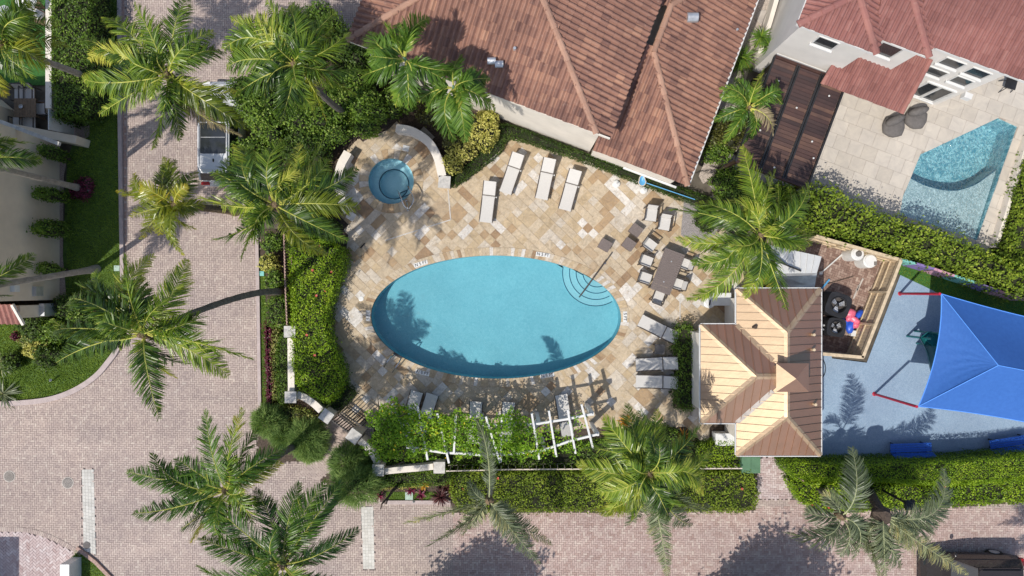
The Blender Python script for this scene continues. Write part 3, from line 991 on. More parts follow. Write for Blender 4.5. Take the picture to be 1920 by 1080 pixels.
# ------------------------------------------------------------------ palms
def frond_mesh(p0, p1, p2, leaf_len, rg, mats, off, width=0.028, step=0.022, hang=0.55, fwd=0.75, vlift=0.25, base=0.10, rach=0.030, dry=0.0, roll=None):
    p0, p1, p2 = (np.array(p, dtype=float) for p in (p0, p1, p2))
    ts = np.linspace(0, 1, 40)
    C = ((1 - ts) ** 2)[:, None] * p0 + (2 * ts * (1 - ts))[:, None] * p1 + (ts ** 2)[:, None] * p2
    seg = np.linalg.norm(np.diff(C, axis=0), axis=1); L = seg.sum()
    n = max(12, int(L / step))
    t = np.linspace(base, 0.995, n); t = np.repeat(t, 2)
    t = np.clip(t + rg.normal(0, 0.004, len(t)), 0.02, 1)
    sgn = np.tile([1.0, -1.0], n)
    P = ((1 - t) ** 2)[:, None] * p0 + (2 * t * (1 - t))[:, None] * p1 + (t ** 2)[:, None] * p2
    T = unit(2 * (1 - t)[:, None] * (p1 - p0) + 2 * t[:, None] * (p2 - p1))
    up = np.array([0, 0, 1.0])
    Nn = unit(up - T * (T @ up)[:, None] + 1e-6)
    S = np.cross(T, Nn)
    rho = rg.normal(0, 0.55) if roll is None else roll
    rt_ = (rho + rg.normal(0, 0.8) * t ** 1.5)[:, None]
    S, Nn = S * np.cos(rt_) + Nn * np.sin(rt_), Nn * np.cos(rt_) - S * np.sin(rt_)
    prof = np.clip(np.sin(np.pi * (0.16 + 0.80 * t)), 0.05, 1) ** 0.6 * np.where(t < 0.22, 0.62 + 0.38 * t / 0.22, 1)
    tip = np.clip((t - 0.72) / 0.28, 0, 1)
    prof = prof * (1 - 0.25 * tip)
    l = (leaf_len * prof * rg.uniform(0.82, 1.12, len(t)))[:, None]
    f = (fwd * (0.65 + 0.9 * t) + rg.normal(0, 0.10, len(t)))[:, None]
    clump = np.sin(t * 46 + rg.uniform(0, 6))[:, None]
    d1 = unit(S * sgn[:, None] + T * f + Nn * (vlift + rg.normal(0, 0.16, (len(t), 1)) + 0.26 * clump))
    hz = hang * rg.uniform(0.6, 1.4, (len(t), 1))
    wind = np.array([-0.16, -0.06, 0])
    d2 = unit(d1 + np.array([0, 0, -1.0]) * hz * 0.5 + wind * 0.6)
    d3 = unit(d1 + np.array([0, 0, -1.0]) * hz * 1.1 + wind + rg.normal(0, 0.06, (len(t), 3)))
    wv = unit(np.cross(d1, np.cross(T, d1)) + rg.normal(0, 0.22, (len(t), 3)))
    w = (width * rg.uniform(0.8, 1.2, len(t)) * (0.65 + 0.35 * prof))[:, None] / 2
    a0 = P; a1 = P + d1 * l * 0.4; a2 = a1 + d2 * l * 0.33; a3 = a2 + d3 * l * 0.27
    q1 = np.stack([a0 - wv * w * 0.7, a0 + wv * w * 0.7, a1 + wv * w, a1 - wv * w], axis=1)
    q2 = np.stack([a1 - wv * w, a1 + wv * w, a2 + wv * w * 0.75, a2 - wv * w * 0.75], axis=1)
    q3 = np.stack([a2 - wv * w * 0.75, a2 + wv * w * 0.75, a3 + wv * w * 0.05, a3 - wv * w * 0.05], axis=1)
    base_t = np.clip(rg.normal(0.44, 0.19) + rg.normal(0, 0.11, len(t)) + 0.08 * clump[:, 0] + 0.20 * tip + dry, 0, 1)
    Q = [q1, q2, q3]; tt = [base_t, base_t, np.clip(base_t + 0.10 + dry * 0.6, 0, 1)]
    mi = [np.zeros(len(t))] * 3
    # midrib
    k = 10
    tr = np.linspace(0, 1, k + 1)
    Cr = ((1 - tr) ** 2)[:, None] * p0 + (2 * tr * (1 - tr))[:, None] * p1 + (tr ** 2)[:, None] * p2
    Tr = unit(2 * (1 - tr)[:, None] * (p1 - p0) + 2 * tr[:, None] * (p2 - p1))
    Nr = unit(up - Tr * (Tr @ up)[:, None] + 1e-6); Sr = np.cross(Tr, Nr)
    rr = (rach * (1 - 0.82 * tr))[:, None]
    ring = [Cr + Sr * rr, Cr + Nr * rr, Cr - Sr * rr, Cr - Nr * rr * 0.6]
    for a in range(4):
        b = (a + 1) % 4
        Q.append(np.stack([ring[a][:-1], ring[b][:-1], ring[b][1:], ring[a][1:]], axis=1)); tt.append(np.full(k, 0.5)); mi.append(np.ones(k))
    Q = np.concatenate(Q).reshape(-1, 3)
    return np_mesh('frond', Q, None, mats, off, np.concatenate(tt), mi=np.concatenate(mi))


def palm(name, label, crown, z, base, tips, leaf='frond', leaf_len=0.62, rib='rachis', bark='trunk', r0=0.17, r1=0.10, bend=(0, 0),
         width=0.034, hang=0.75, arch=0.28, drop=0.9, group='palm trees', cat='palm tree', nuts=0, young=3, fwd=0.8, step=0.028, skirt=0, shaft=None, vlift=0.05, extra=None):
    """tips: (px, py[, opts]) as seen from above; the height of each tip is derived from how far it droops"""
    SEED[0] += 1
    rg = np.random.default_rng(SEED[0])
    b = W(base[0], base[1], 0); c = W(crown[0], crown[1], z)
    root = thing(name, label, cat, tuple(b), group)
    m = M()
    mid = (b + c) / 2 + Vector((bend[0], bend[1], 0))
    n = 22
    pts = bez(b, mid, c, n)
    rs = [r0 + (r1 - r0) * (i / n) ** 0.7 + (0.06 * max(0, 1 - i / 3)) + (0.008 if i % 2 else -0.004) for i in range(n + 1)]
    m.tube(pts, rs, 10)
    m.build('trunk', MT[bark], root, smooth=False)
    mm = M()
    if shaft:
        d = (pts[-1] - pts[-3]).normalized()
        mm.tube([c - d * 0.2, c + d * 0.25, c + d * 0.7], [r1 * 1.25, r1 * 1.3, r1 * 0.5], 10)
        mm.build('crownshaft', MT[shaft], root, smooth=True)
        c = c + d * 0.45
    else:
        mm.blob((c.x, c.y, c.z - 0.1), (r1 * 1.9, r1 * 1.9, 0.35), 9, 5, 0.2)
        mm.build('crown_fibre', MT['bark' if bark == 'bark' else 'fibre'], root)
    for k in range(nuts):
        a = rg.uniform(0, 6.28)
        mn = M(); mn.blob((c.x + math.cos(a) * 0.28, c.y + math.sin(a) * 0.28, c.z - 0.25), (0.11, 0.11, 0.14), 8, 5)
        mn.build('coconut', MT['rachis'], root, smooth=True)
    mats = [LEAF[leaf], MT[rib]]
    tl = list(tips)
    for k in range(young):
        a = rg.uniform(0, 6.28); rr = rg.uniform(25, 85)
        tl.append((crown[0] + math.cos(a) * rr, crown[1] + math.sin(a) * rr, {'dz': rg.uniform(0.3, 1.3), 'll': 0.9, 'arch': 0.3}))
    for k in range(5 if leaf in ('frond', 'frond_dark') else 0):
        a = rg.uniform(0, 6.28); rr = rg.uniform(65, 125)
        tl.append((crown[0] + math.cos(a) * rr, crown[1] + math.sin(a) * rr, {'dz': -rg.uniform(1.2, 2.4), 'll': 0.9, 'leaf': leaf if k else 'frond_gold', 'dry': -0.08 if k else 0.1}))
    for tp in tl:
        o = tp[2] if len(tp) > 2 else {}
        dpx = math.hypot(tp[0] - crown[0], tp[1] - crown[1])
        hor = dpx / PXM * (CAM_H - z) / CAM_H
        dz = o.get('dz', -drop * (hor / 3.0) ** 1.4 * rg.uniform(0.5, 1.4) + 0.15)
        zt = max(0.3, z + dz)
        p2 = W(tp[0], tp[1], zt)
        if 'mid' in o:
            pm = W(o['mid'][0], o['mid'][1], (z + zt) / 2 + o.get('mz', 0.6))
            p1 = pm * 2 - (c + p2) / 2 + Vector((-(p2.y - c.y), p2.x - c.x, 0)) * rg.uniform(-0.10, 0.10)
        else:
            am = o.get('arch', arch) * rg.uniform(0.75, 1.25)
            lat = Vector((-(p2.y - c.y), p2.x - c.x, 0)) * 1.0 * o.get('lat', rg.uniform(-0.34, 0.34))
            p1 = (c + p2) / 2 + Vector((0, 0, 2 * am * max(hor, 0.6))) + lat
        a0 = (p1 - c).normalized() * 0.08
        mts = mats if 'leaf' not in o else [LEAF[o['leaf']], MT[o.get('rib', rib)]]
        me = frond_mesh(c + a0, p1, p2, leaf_len * o.get('ll', 1.0) * min(1.0, 0.45 + hor / 3.2), rg, mts, LOC[root.name], width, step,
                        o.get('hang', hang), fwd, vlift, dry=o.get('dry', 0.0), roll=o.get('roll'))
        fo = link_mesh('frond', me, root)
        if 'label' in o: fo['label'] = o['label']
    return root
# ------------------------------------------------------------------ ground, road, deck, pools
POOL_C = W(930, 594.5); POOL_A, POOL_B, POOL_R = 235.5 / PXM, 116.5 / PXM, R(-0.6)
SPA_C = W(733.5, 340); SPA_R = 43.5 / PXM
pool_loop = ellipse(POOL_C.x, POOL_C.y, POOL_A, POOL_B, 120, rot=POOL_R)
spa_loop = ellipse(SPA_C.x, SPA_C.y, SPA_R, SPA_R, 64)
POOL2_PX = [(1870, 222), (1906, 238), (1831, 451), (1686, 402), (1692, 370), (1725, 290)]
pool2_loop = G(POOL2_PX)
BIG = [(-220, -220), (220, -220), (220, 220), (-220, 220)]
sheet('ground', BIG, [pool_loop, spa_loop, pool2_loop], -0.06, MT['dirt'], kind='structure')

ROAD_PX = [(234, -120), (486, -120), (760, -120), (690, 30), (640, 70), (560, 60), (486, 100), (487, 760), (500, 800), (620, 790), (700, 800), (720, 935), (1980, 935), (2080, 935), (2080, 1220), (-160, 1220), (-160, 752),
           (20, 756), (90, 749), (140, 732), (180, 706), (207, 675), (236, 600)]
LAWN_L = [(-60, 600), (225, 560), (228, 640), (207, 675), (180, 706), (140, 732), (90, 749), (20, 756), (-60, 758)]
DRIVE = [(-160, 996), (0, 996), (50, 998), (95, 1011), (138, 1034), (131, 1052), (131, 1220), (-160, 1220)]
TRI = [(145, 1028), (215, 1085), (330, 1220), (131, 1220), (131, 1055)]
BED3 = [(1484, 866), (1484, 905), (1497, 940), (1525, 955), (1570, 962), (1640, 956), (1800, 951), (2080, 930), (2080, 856), (1560, 862)]
BED2 = [(708, 880), (1420, 880), (1416, 958), (850, 962), (845, 942), (722, 942), (690, 925), (650, 935), (600, 900), (640, 850), (665, 830)]
WALK = [(600, 790), (680, 815), (640, 880), (560, 860)]
BED1 = [(486, 430), (490, 760), (480, 850), (520, 868), (568, 866), (600, 825), (618, 795), (600, 775), (560, 745), (540, 430)]
road = sheet('road', G(ROAD_PX), [], -0.025, MT['joint'], kind='structure')


def bricks(region, excl, x0, y0, x1, y1, bw=0.20, rot=0.0, z=0.012, gap=0.010):
    """90-degree herringbone brick field, returned as centres + orientation, only where allowed"""
    W_, H_ = bw, bw / 2
    c, s = math.cos(rot), math.sin(rot)
    cx, cy = (x0 + x1) / 2, (y0 + y1) / 2
    half = max(x1 - x0, y1 - y0) * (0.75 if rot else 0.5) + 1
    N = int(half / H_) + 4
    I, J = np.meshgrid(np.arange(-N, N), np.arange(-N, N), indexing='ij')
    I, J = I.ravel(), J.ravel()
    k = (I - J) % 4
    hor = k == 0; ver = k == 3
    # horizontal brick covers (i,j),(i+1,j); vertical covers (i,j),(i,j+1)
    hx = (I[hor] + 1.0) * H_; hy = (J[hor] + 0.5) * H_
    sel = ((I - J) % 4) == 3
    vx = (I[sel] + 0.5) * H_; vy = (J[sel] + 1.0) * H_
    X = np.concatenate([hx, vx]); Y = np.concatenate([hy, vy]); O = np.concatenate([np.zeros(len(hx)), np.ones(len(vx))])
    P = np.column_stack([cx + X * c - Y * s, cy + X * s + Y * c])
    ok = (P[:, 0] > x0) & (P[:, 0] < x1) & (P[:, 1] > y0) & (P[:, 1] < y1)
    P, O = P[ok], O[ok]
    ok = inside(P, region)
    for e in excl: ok &= ~inside(P, e)
    return P[ok], O[ok], rot


def brick_mesh(name, P, O, rot, mat, parent, rg, bw=0.20, z=0.012, gap=0.011, tint=None):
    n = len(P)
    hw = np.where(O == 0, bw / 2, bw / 4) - gap / 2; hh = np.where(O == 0, bw / 4, bw / 2) - gap / 2
    c, s = math.cos(rot), math.sin(rot)
    dz = rg.normal(0, 0.0016, (n, 4)) + rg.normal(0, 0.0018, (n, 1)) + z
    cor = []
    for k, (sx, sy) in enumerate(((-1, -1), (1, -1), (1, 1), (-1, 1))):
        x, y = hw * sx, hh * sy
        cor.append(np.column_stack([P[:, 0] + x * c - y * s, P[:, 1] + x * s + y * c, dz[:, k]]))
    top = np.stack(cor, axis=1)
    Q = [top]
    for a in range(4):
        b = (a + 1) % 4
        lo_a = cor[a].copy(); lo_a[:, 2] -= 0.03; lo_b = cor[b].copy(); lo_b[:, 2] -= 0.03
        Q.append(np.stack([lo_a, lo_b, cor[b], cor[a]], axis=1))
    Q = np.concatenate(Q).reshape(-1, 3)
    if tint is None: tint = np.clip(rg.normal(0.5, 0.24, n), 0, 1)
    o = link_mesh(name, np_mesh(name, Q, None, mat, None, np.tile(tint, 5)), parent)
    o['kind'] = 'stuff'
    return o


rg0 = np.random.default_rng(5)
g_road = [(p.x, p.y) for p in G(ROAD_PX)]
ex = [[(p.x, p.y) for p in G(q)] for q in (DRIVE, TRI, BED3, BED2, BED1)]
P, O, rt = bricks(g_road, ex, *(W(-60, 1140)[:2]), *(W(1990, -50)[:2]))
CROSS = [[(153.5, 880), (176, 880), (180, 1040), (157, 1032)], [(677, 950), (700, 950), (702.5, 1067), (681, 1067)], [(313, 626), (362, 621), (363, 645), (318, 645)]]
wh = np.zeros(len(P), dtype=bool)
for q in CROSS: wh |= inside(P, G(q))
warm = inside(P, G([(850, 962), (1480, 950), (1490, 862), (1420, 862), (1418, 935), (1990, 960), (1990, 1140), (850, 1140)])) & ~wh
brick_mesh('paver', P[~wh & ~warm], O[~wh & ~warm], rt, MT['paver'], road, rg0)
brick_mesh('paver', P[warm], O[warm], rt, MT['paver_warm'], road, rg0)
for q in CROSS:      # white bands of square stones set in the road
    g = G(q)
    ax = (Vector(g[1]) - Vector(g[0])); ay = (Vector(g[3]) - Vector(g[0]))
    sq = []; oo = []
    nx, ny = max(1, round(ax.length / 0.15)), max(1, round(ay.length / 0.15))
    m = M(); m.tint = .5; m.prism([(p.x, p.y) for p in g], -0.02, 0.006, bottom=False)
    for i in range(nx):
        for j in range(ny):
            def pt(u, v):
                p = g[0] * (1 - u) * (1 - v) + g[1] * u * (1 - v) + g[2] * u * v + g[3] * (1 - u) * v
                return (p.x, p.y)
            e = 0.03
            m.tint = random.random()
            m.prism([pt((i + e) / nx, (j + e) / ny), pt((i + 1 - e) / nx, (j + e) / ny), pt((i + 1 - e) / nx, (j + 1 - e) / ny), pt((i + e) / nx, (j + 1 - e) / ny)], -0.02, 0.014, bottom=False)
    o = m.build('crossing_stone', MT['paver_white'], road); o['kind'] = 'stuff'
# entry walk to the cabana, walk to the gate
m = M(); 
walk = sheet('path', G([(1420, 858), (1484, 858), (1484, 936), (1420, 936)]), [], -0.012, MT['joint'], kind='structure')
P, O, rt = bricks(G([(1420, 855), (1485, 855), (1485, 936), (1419, 936)]), [], *(W(1418, 940)[:2]), *(W(1486, 850)[:2]))
brick_mesh('paver', P, O, rt, MT['paver_pink'], walk, rg0, z=0.016)
gate_walk = sheet('path', G([(600, 800), (632, 770), (684, 818), (655, 850), (600, 900), (530, 880), (560, 860)]), [], -0.02, MT['joint'], kind='structure')
P, O, rt = bricks(G([(602, 800), (630, 772), (682, 818), (640, 868), (600, 900), (560, 890), (575, 860)]), [], *(W(520, 905)[:2]), *(W(700, 760)[:2]), rot=R(-45))
brick_mesh('paver', P, O, rt, MT['paver'], gate_walk, rg0, z=0.018)
# driveway in the corner
drive = sheet('driveway', G(DRIVE), [], -0.015, MT['joint'], kind='structure')
P, O, rt = bricks([(p.x, p.y) for p in G(DRIVE)], [], *(W(-60, 1140)[:2]), *(W(150, 990)[:2]), bw=0.22, rot=R(45))
brick_mesh('paver', P, O, rt, MT['paver_pink'], drive, rg0, bw=0.22, z=0.02)
bm_ = M()
arc = spline([(-60, 996, 0), (0, 996, 0), (50, 998, 0), (95, 1011, 0), (138, 1034, 0), (150, 1042, 0)], 14)
for i in range(len(arc) - 1):
    a, b = arc[i], arc[i + 1]
    d = (b - a).normalized(); nrm = Vector((d.y, -d.x, 0)) * 8
    bm_.tint = random.random()
    aa = a + d * 0.4
    bm_.prism([W(*(aa)[:2])[:2], W(*b[:2])[:2], W(*(b + nrm)[:2])[:2], W(*(aa + nrm)[:2])[:2]], -0.02, 0.026)
o = bm_.build('border_stone', MT['paver'], drive); o['kind'] = 'stuff'


def strip(name, pts_px, w, h, mat, label=None, cat=None, kind='structure', z0=-0.02, joint=None, parent=None):
    """kerb-like strip along px points with real width (m) and height"""
    p = [W(x, y, 0) for x, y in pts_px]
    m = M()
    L = []; Rr = []
    for i in range(len(p)):
        d = (p[min(i + 1, len(p) - 1)] - p[max(i - 1, 0)]).normalized()
        n = Vector((-d.y, d.x, 0)) * w / 2
        L.append(p[i] + n); Rr.append(p[i] - n)
    for i in range(len(p) - 1):
        m.add([(*L[i][:2], z0), (*Rr[i][:2], z0), (*Rr[i + 1][:2], z0), (*L[i + 1][:2], z0), (*L[i][:2], h), (*Rr[i][:2], h), (*Rr[i + 1][:2], h), (*L[i + 1][:2], h)],
              [[4, 5, 6, 7], [0, 4, 7, 3], [1, 2, 6, 5]] + ([[0, 1, 5, 4]] if i == 0 else []) + ([[3, 7, 6, 2]] if i == len(p) - 2 else []))
    o = m.build(name, mat, parent)
    if kind: o['kind'] = kind
    tag(o, label, cat)
    return o


def sp2(pts, n=6):
    return [(p.x, p.y) for p in spline([(x, y, 0) for x, y in pts], n)]


strip('kerb', [(225, -60), (226, 200), (229, 420), (231, 520), (233, 560)], 0.17, 0.11, MT['kerb'])
strip('gutter', [(231.5, -60), (232.5, 200), (235, 420), (237, 520), (239, 560)], 0.15, -0.005, MT['rust'])
strip('kerb', sp2([(239, 600), (222, 652), (205, 678), (180, 706), (140, 732), (90, 749), (20, 756), (-60, 757)]), 0.24, 0.12, MT['kerb'])
strip('kerb', [(482, 420), (485, 560), (487, 700), (488, 760)], 0.15, 0.10, MT['kerb'])
strip('kerb', [(724, 941), (845, 941)], 0.18, 0.10, MT['kerb'])
strip('kerb', [(146, 1026), (180, 1052), (215, 1088), (300, 1190)], 0.16, 0.11, MT['rust'])

# lawns and beds
for nm, px, z in (('lawn', LAWN_L, 0.0), ('lawn', [(104, -60), (222, -60), (224, 200), (227, 420), (229, 500), (229, 570), (120, 570), (118, 480), (126, 300), (140, 260), (166, 225), (165, 100)], 0.002),
                  ('lawn', TRI, 0.006), ('lawn', [(724, 922), (826, 922), (826, 937), (724, 937)], 0.012), ('lawn', [(488, 480), (497, 480), (500, 770), (490, 770)], 0.010)):
    sheet(nm, G(px), [], z, MT['turf'], kind='structure')
grass('lawn_grass', LAWN_L, 0.0, 0.07, 900)
grass('lawn_grass', [(128, -30), (222, -30), (224, 200), (227, 420), (229, 500), (229, 570), (125, 570), (128, 300), (160, 260)], 0.0, 0.06, 800)
grass('lawn_grass', TRI, 0.0, 0.07, 600)
grass('lawn_grass', [(724, 922), (826, 922), (826, 937), (724, 937)], 0.01, 0.05, 1200)
grass('lawn_grass', [(488, 480), (497, 480), (500, 770), (490, 770)], 0.01, 0.05, 1200)
for nm, px, z in (('planting_bed', BED1, 0.004), ('planting_bed', BED2, 0.004), ('planting_bed', BED3, 0.004),
                  ('planting_bed', [(455, 60), (560, 40), (660, 70), (720, 90), (860, 165), (965, 215), (985, 245), (940, 270), (850, 352), (835, 345), (800, 250), (745, 236), (650, 285), (632, 345), (655, 440), (640, 480), (620, 560), (630, 650), (650, 740), (610, 790), (540, 745), (540, 430), (455, 330), (430, 330), (425, 240)], 0.008),
                  ('planting_bed', [(680, 800), (760, 790), (1130, 800), (1240, 780), (1300, 790), (1385, 800), (1385, 880), (700, 880)], 0.008),
                  ('planting_bed', [(1265, 612), (1300, 612), (1308, 768), (1262, 765)], 0.034)):
    sheet(nm, G(px), [], z, MT['soil'], kind='structure')
for nm, px, z, mt in (('gravel_strip', [(108, 270), (126, 300), (120, 330), (118, 480), (125, 560), (105, 575)], 0.012, 'pebble_pink'),
                  ('gravel_pad', [(135, 222), (152, 220), (168, 235), (168, 255), (150, 268), (138, 268)], 0.014, 'pebble_pink'),
                  ('gravel_bed', [(1282, 374), (1345, 366), (1362, 400), (1340, 440), (1300, 460), (1276, 440)], 0.040, 'pebble_dark'),
                  ('pebble_bed', [(1405, -60), (1478, -60), (1440, 40), (1410, 115), (1385, 190), (1340, 330), (1318, 345), (1310, 330), (1350, 230)], 0.012, 'pebble')):
    sheet(nm, G(px), [], z, MT[mt], kind='structure')

# ------------------------------------------------------------------ the travertine pool deck
DECK = [(958, 258), (1100, 305), (1235, 358), (1310, 385), (1330, 420), (1350, 440), (1440, 470), (1440, 560), (1400, 600), (1330, 612), (1330, 840), (1290, 800), (1130, 800), (980, 815), (860, 800), (720, 775), (690, 800),
        (684, 818), (632, 772), (652, 742), (640, 700), (622, 655), (608, 600), (622, 545), (648, 480), (656, 420), (640, 400), (628, 340), (648, 285), (700, 255), (745, 236), (800, 250), (832, 315), (850, 350), (900, 322), (935, 290)]
deck_w = [(p.x, p.y) for p in G(DECK)]
deck = sheet('pool_deck', deck_w, [ellipse(POOL_C.x, POOL_C.y, POOL_A + 0.05, POOL_B + 0.05, 96, rot=POOL_R), ellipse(SPA_C.x, SPA_C.y, SPA_R + 0.05, SPA_R + 0.05, 48)], 0.014, MT['mortar'], kind='structure')

COP = 0.36      # width of the coping ring


def clip_ellipse(poly, C, a, b, rot):
    """clip polygon against the outside of an ellipse (tangent half-plane at the nearest direction)"""
    c = Vector((sum(p[0] for p in poly) / len(poly), sum(p[1] for p in poly) / len(poly)))
    d = c - Vector((C[0], C[1]))
    co, si = math.cos(-rot), math.sin(-rot)
    lx, ly = d.x * co - d.y * si, d.x * si + d.y * co
    t = math.atan2(ly / b, lx / a)
    ex_, ey = a * math.cos(t), b * math.sin(t)
    nx, ny = math.cos(t) / a, math.sin(t) / b
    L = math.hypot(nx, ny); nx, ny = nx / L, ny / L
    co, si = math.cos(rot), math.sin(rot)
    p = (C[0] + ex_ * co - ey * si, C[1] + ex_ * si + ey * co)
    n = (nx * co - ny * si, nx * si + ny * co)
    return clip_half([Vector((q[0], q[1])) for q in poly], p, n)


U = 0.36
def deck_tiles():
    rt = random.Random(3)
    N = 48
    occ = {}
    out = []
    c45, s45 = math.cos(R(45.5)), math.sin(R(45.5))
    org = W(960, 480)
    for i in range(-N, N):
        for j in range(-N, N):
            if (i, j) in occ: continue
            r = rt.random()
            opts = [(1, 1)]
            if r < 0.05: opts = [(2, 2), (1, 1)]
            elif r < 0.16: opts = [(2, 1), (1, 1)]
            elif r < 0.27: opts = [(1, 2), (1, 1)]
            elif r < 0.29: opts = [(2, 2), (2, 1), (1, 1)]
            for w, h in opts:
                if all((i + a, j + b) not in occ for a in range(w) for b in range(h)):
                    for a in range(w):
                        for b in range(h): occ[(i + a, j + b)] = 1
                    e = 0.006
                    q = [(i * U + e, j * U + e), ((i + w) * U - e, j * U + e), ((i + w) * U - e, (j + h) * U - e), (i * U + e, (j + h) * U - e)]
                    out.append([(org.x + x * c45 - y * s45, org.y + x * s45 + y * c45) for x, y in q])
                    break
    return out


tiles = []
for q in deck_tiles():
    cx, cy = sum(p[0] for p in q) / 4, sum(p[1] for p in q) / 4
    if not in1(cx, cy, deck_w): continue
    # inside the pool or the spa ring?
    p = clip_ellipse(q, POOL_C, POOL_A + COP, POOL_B + COP, POOL_R)
    if len(p) < 3 or area2(p) < 0.02: continue
    p = clip_ellipse(p, SPA_C, SPA_R + 0.42, SPA_R + 0.42, 0)
    if len(p) < 3 or area2(p) < 0.02: continue
    tiles.append(p)
tiles.sort(key=lambda p: -area2(p) * (1 if in1(sum(q[0] for q in p) / len(p), sum(q[1] for q in p) / len(p), G([(600, 250), (1330, 250), (1330, 800), (600, 800)])) else 0.001))
rest = M()
for k, p in enumerate(tiles):
    dz = random.uniform(-0.002, 0.003)
    if k < 300:
        m = M(); m.prism(p, 0.005, 0.032 + dz, bottom=False); m.build('tile', MT['trav'], deck)
    else:
        rest.tint = random.random(); rest.prism(p, 0.005, 0.032 + dz, bottom=False)
if rest.f:
    o = rest.build('small_tile', MT['trav_attr'], deck); o['kind'] = 'stuff'
print('deck tiles', len(tiles))
# the slim drain line across the deck
for a, b in (((722, 451), (845, 412)), ((845, 412), (840, 355)), ((1275, 560), (1275, 600))):
    m = M(); m.bar(W(*a, 0.037), W(*b, 0.037), 0.05, 0.012); m.build('drain_strip', MT['cast'], deck)

# ------------------------------------------------------------------ the oval pool
pool = thing('swimming_pool', 'large oval swimming pool with pale blue water and stone coping', 'swimming pool', (POOL_C.x, POOL_C.y, -1.3))
PD = -1.0
m = M()
n = len(pool_loop)
m.add([(x, y, PD) for x, y in pool_loop], [list(range(n))])
m.build('pool_floor', MT['plaster'], pool)
m = M()
m.add([(x, y, PD) for x, y in pool_loop] + [(x, y, 0.0) for x, y in pool_loop], [[i, n + i, n + (i + 1) % n, (i + 1) % n] for i in range(n)])
m.build('pool_wall', MT['plaster'], pool, smooth=True)
wl = ellipse(POOL_C.x, POOL_C.y, POOL_A - 0.012, POOL_B - 0.012, 120, rot=POOL_R)
m = M()
m.add([(x, y, -0.20) for x, y in wl] + [(x, y, 0.0) for x, y in wl], [[i, n + i, n + (i + 1) % n, (i + 1) % n] for i in range(n)])
m.build('waterline_tile', MT['tealtile'], pool, smooth=True)
# round entry steps
SC_ = W(1121, 511)
for k, (r, z) in enumerate(((63.5, -0.86), (51, -0.66), (39, -0.46), (27, -0.27))):
    lp = []
    r_ = r / PXM
    for a in range(72):
        t = 2 * math.pi * a / 72
        lp.append((SC_.x + r_ * math.cos(t), SC_.y + r_ * math.sin(t)))
    # keep the step inside the shell
    q = []
    for x, y in lp:
        dx, dy = x - POOL_C.x, y - POOL_C.y
        f = math.hypot(dx / (POOL_A - .01), dy / (POOL_B - .01))
        q.append((x, y) if f < 1 else (POOL_C.x + dx / f, POOL_C.y + dy / f))
    m = M(); m.prism(q, PD + 0.01, z); st = m.build('step', MT['step_plaster'], pool)
    m = M()
    for a in range(72):
        b = (a + 1) % 72
        fa = math.hypot((lp[a][0] - POOL_C.x) / POOL_A, (lp[a][1] - POOL_C.y) / POOL_B); fb = math.hypot((lp[b][0] - POOL_C.x) / POOL_A, (lp[b][1] - POOL_C.y) / POOL_B)
        if fa < 1 and fb < 1:
            m.bar((*lp[a], z - 0.012), (*lp[b], z - 0.012), 0.040, 0.03)
    m.build('step_edge_tile', MT['tealtile'], st)
# coping stones
per = []
NT_ = 176
def ell_pt(t, a, b):
    x, y = a * math.cos(t), b * math.sin(t)
    return (POOL_C.x + x * math.cos(POOL_R) - y * math.sin(POOL_R), POOL_C.y + x * math.sin(POOL_R) + y * math.cos(POOL_R))
# arc-length parametrised
tt = np.linspace(0, 2 * math.pi, 4001)
pp = np.array([ell_pt(t, POOL_A, POOL_B) for t in tt]); sl = np.concatenate([[0], np.cumsum(np.linalg.norm(np.diff(pp, axis=0), axis=1))])
marks = np.interp(np.linspace(0, sl[-1], NT_ + 1), sl, tt)
for i in range(NT_):
    t0, t1 = marks[i], marks[i + 1]
    e = (t1 - t0) * 0.02
    q = [ell_pt(t0 + e, POOL_A - 0.03, POOL_B - 0.03), ell_pt(t1 - e, POOL_A - 0.03, POOL_B - 0.03), ell_pt(t1 - e, POOL_A + COP - .006, POOL_B + COP - .006), ell_pt(t0 + e, POOL_A + COP - .006, POOL_B + COP - .006)]
    m = M(); m.prism(q, 0.002, 0.046 + random.uniform(-0.002, 0.002)); m.build('coping_stone', MT['trav'], pool)
m = M(); m.add([(x, y, -0.11) for x, y in wl], [list(range(len(wl)))])
wo = m.build('pool_water', MT['water'], pool)


def lettering(s, size, mat, parent, loc, rz, thick=0.002):
    cu = bpy.data.curves.new('lettering', 'FONT')
    cu.body = s; cu.size = size; cu.extrude = thick; cu.align_x = 'CENTER'; cu.align_y = 'CENTER'; cu.offset = size * 0.012
    to = bpy.data.objects.new('lettering', cu); COL.objects.link(to)
    bpy.context.view_layer.update()
    me = bpy.data.meshes.new_from_object(to.evaluated_get(bpy.context.evaluated_depsgraph_get()))
    bpy.data.objects.remove(to); bpy.data.curves.remove(cu)
    me.transform(Matrix.Translation(Vector(loc)) @ Matrix.Rotation(rz, 4, 'Z'))
    if parent is not None: me.transform(Matrix.Translation(-LOC[parent.name]))
    me.materials.clear(); me.materials.append(mat)
    return link_mesh('lettering', me, parent)


for px, py, deg in ((789, 494.5, 17), (1018, 477.5, -8), (1172, 594, -90), (792, 699, -14), (1026, 704, 11), (690, 592, 90)):
    c = W(px, py, 0.05); rz = R(deg)
    pl = None
    m = M()
    w = 0.66 if abs(deg) != 90 else 0.5
    m.box((c.x, c.y, 0.050), (w, 0.19, 0.010), rz)
    pl = m.build('depth_marker', MT['whiteplastic'], pool)
    lettering('N 5 FT' if abs(deg) != 90 else '5 FT', 0.20, MT['black'], pl, (c.x, c.y, 0.0575), rz)

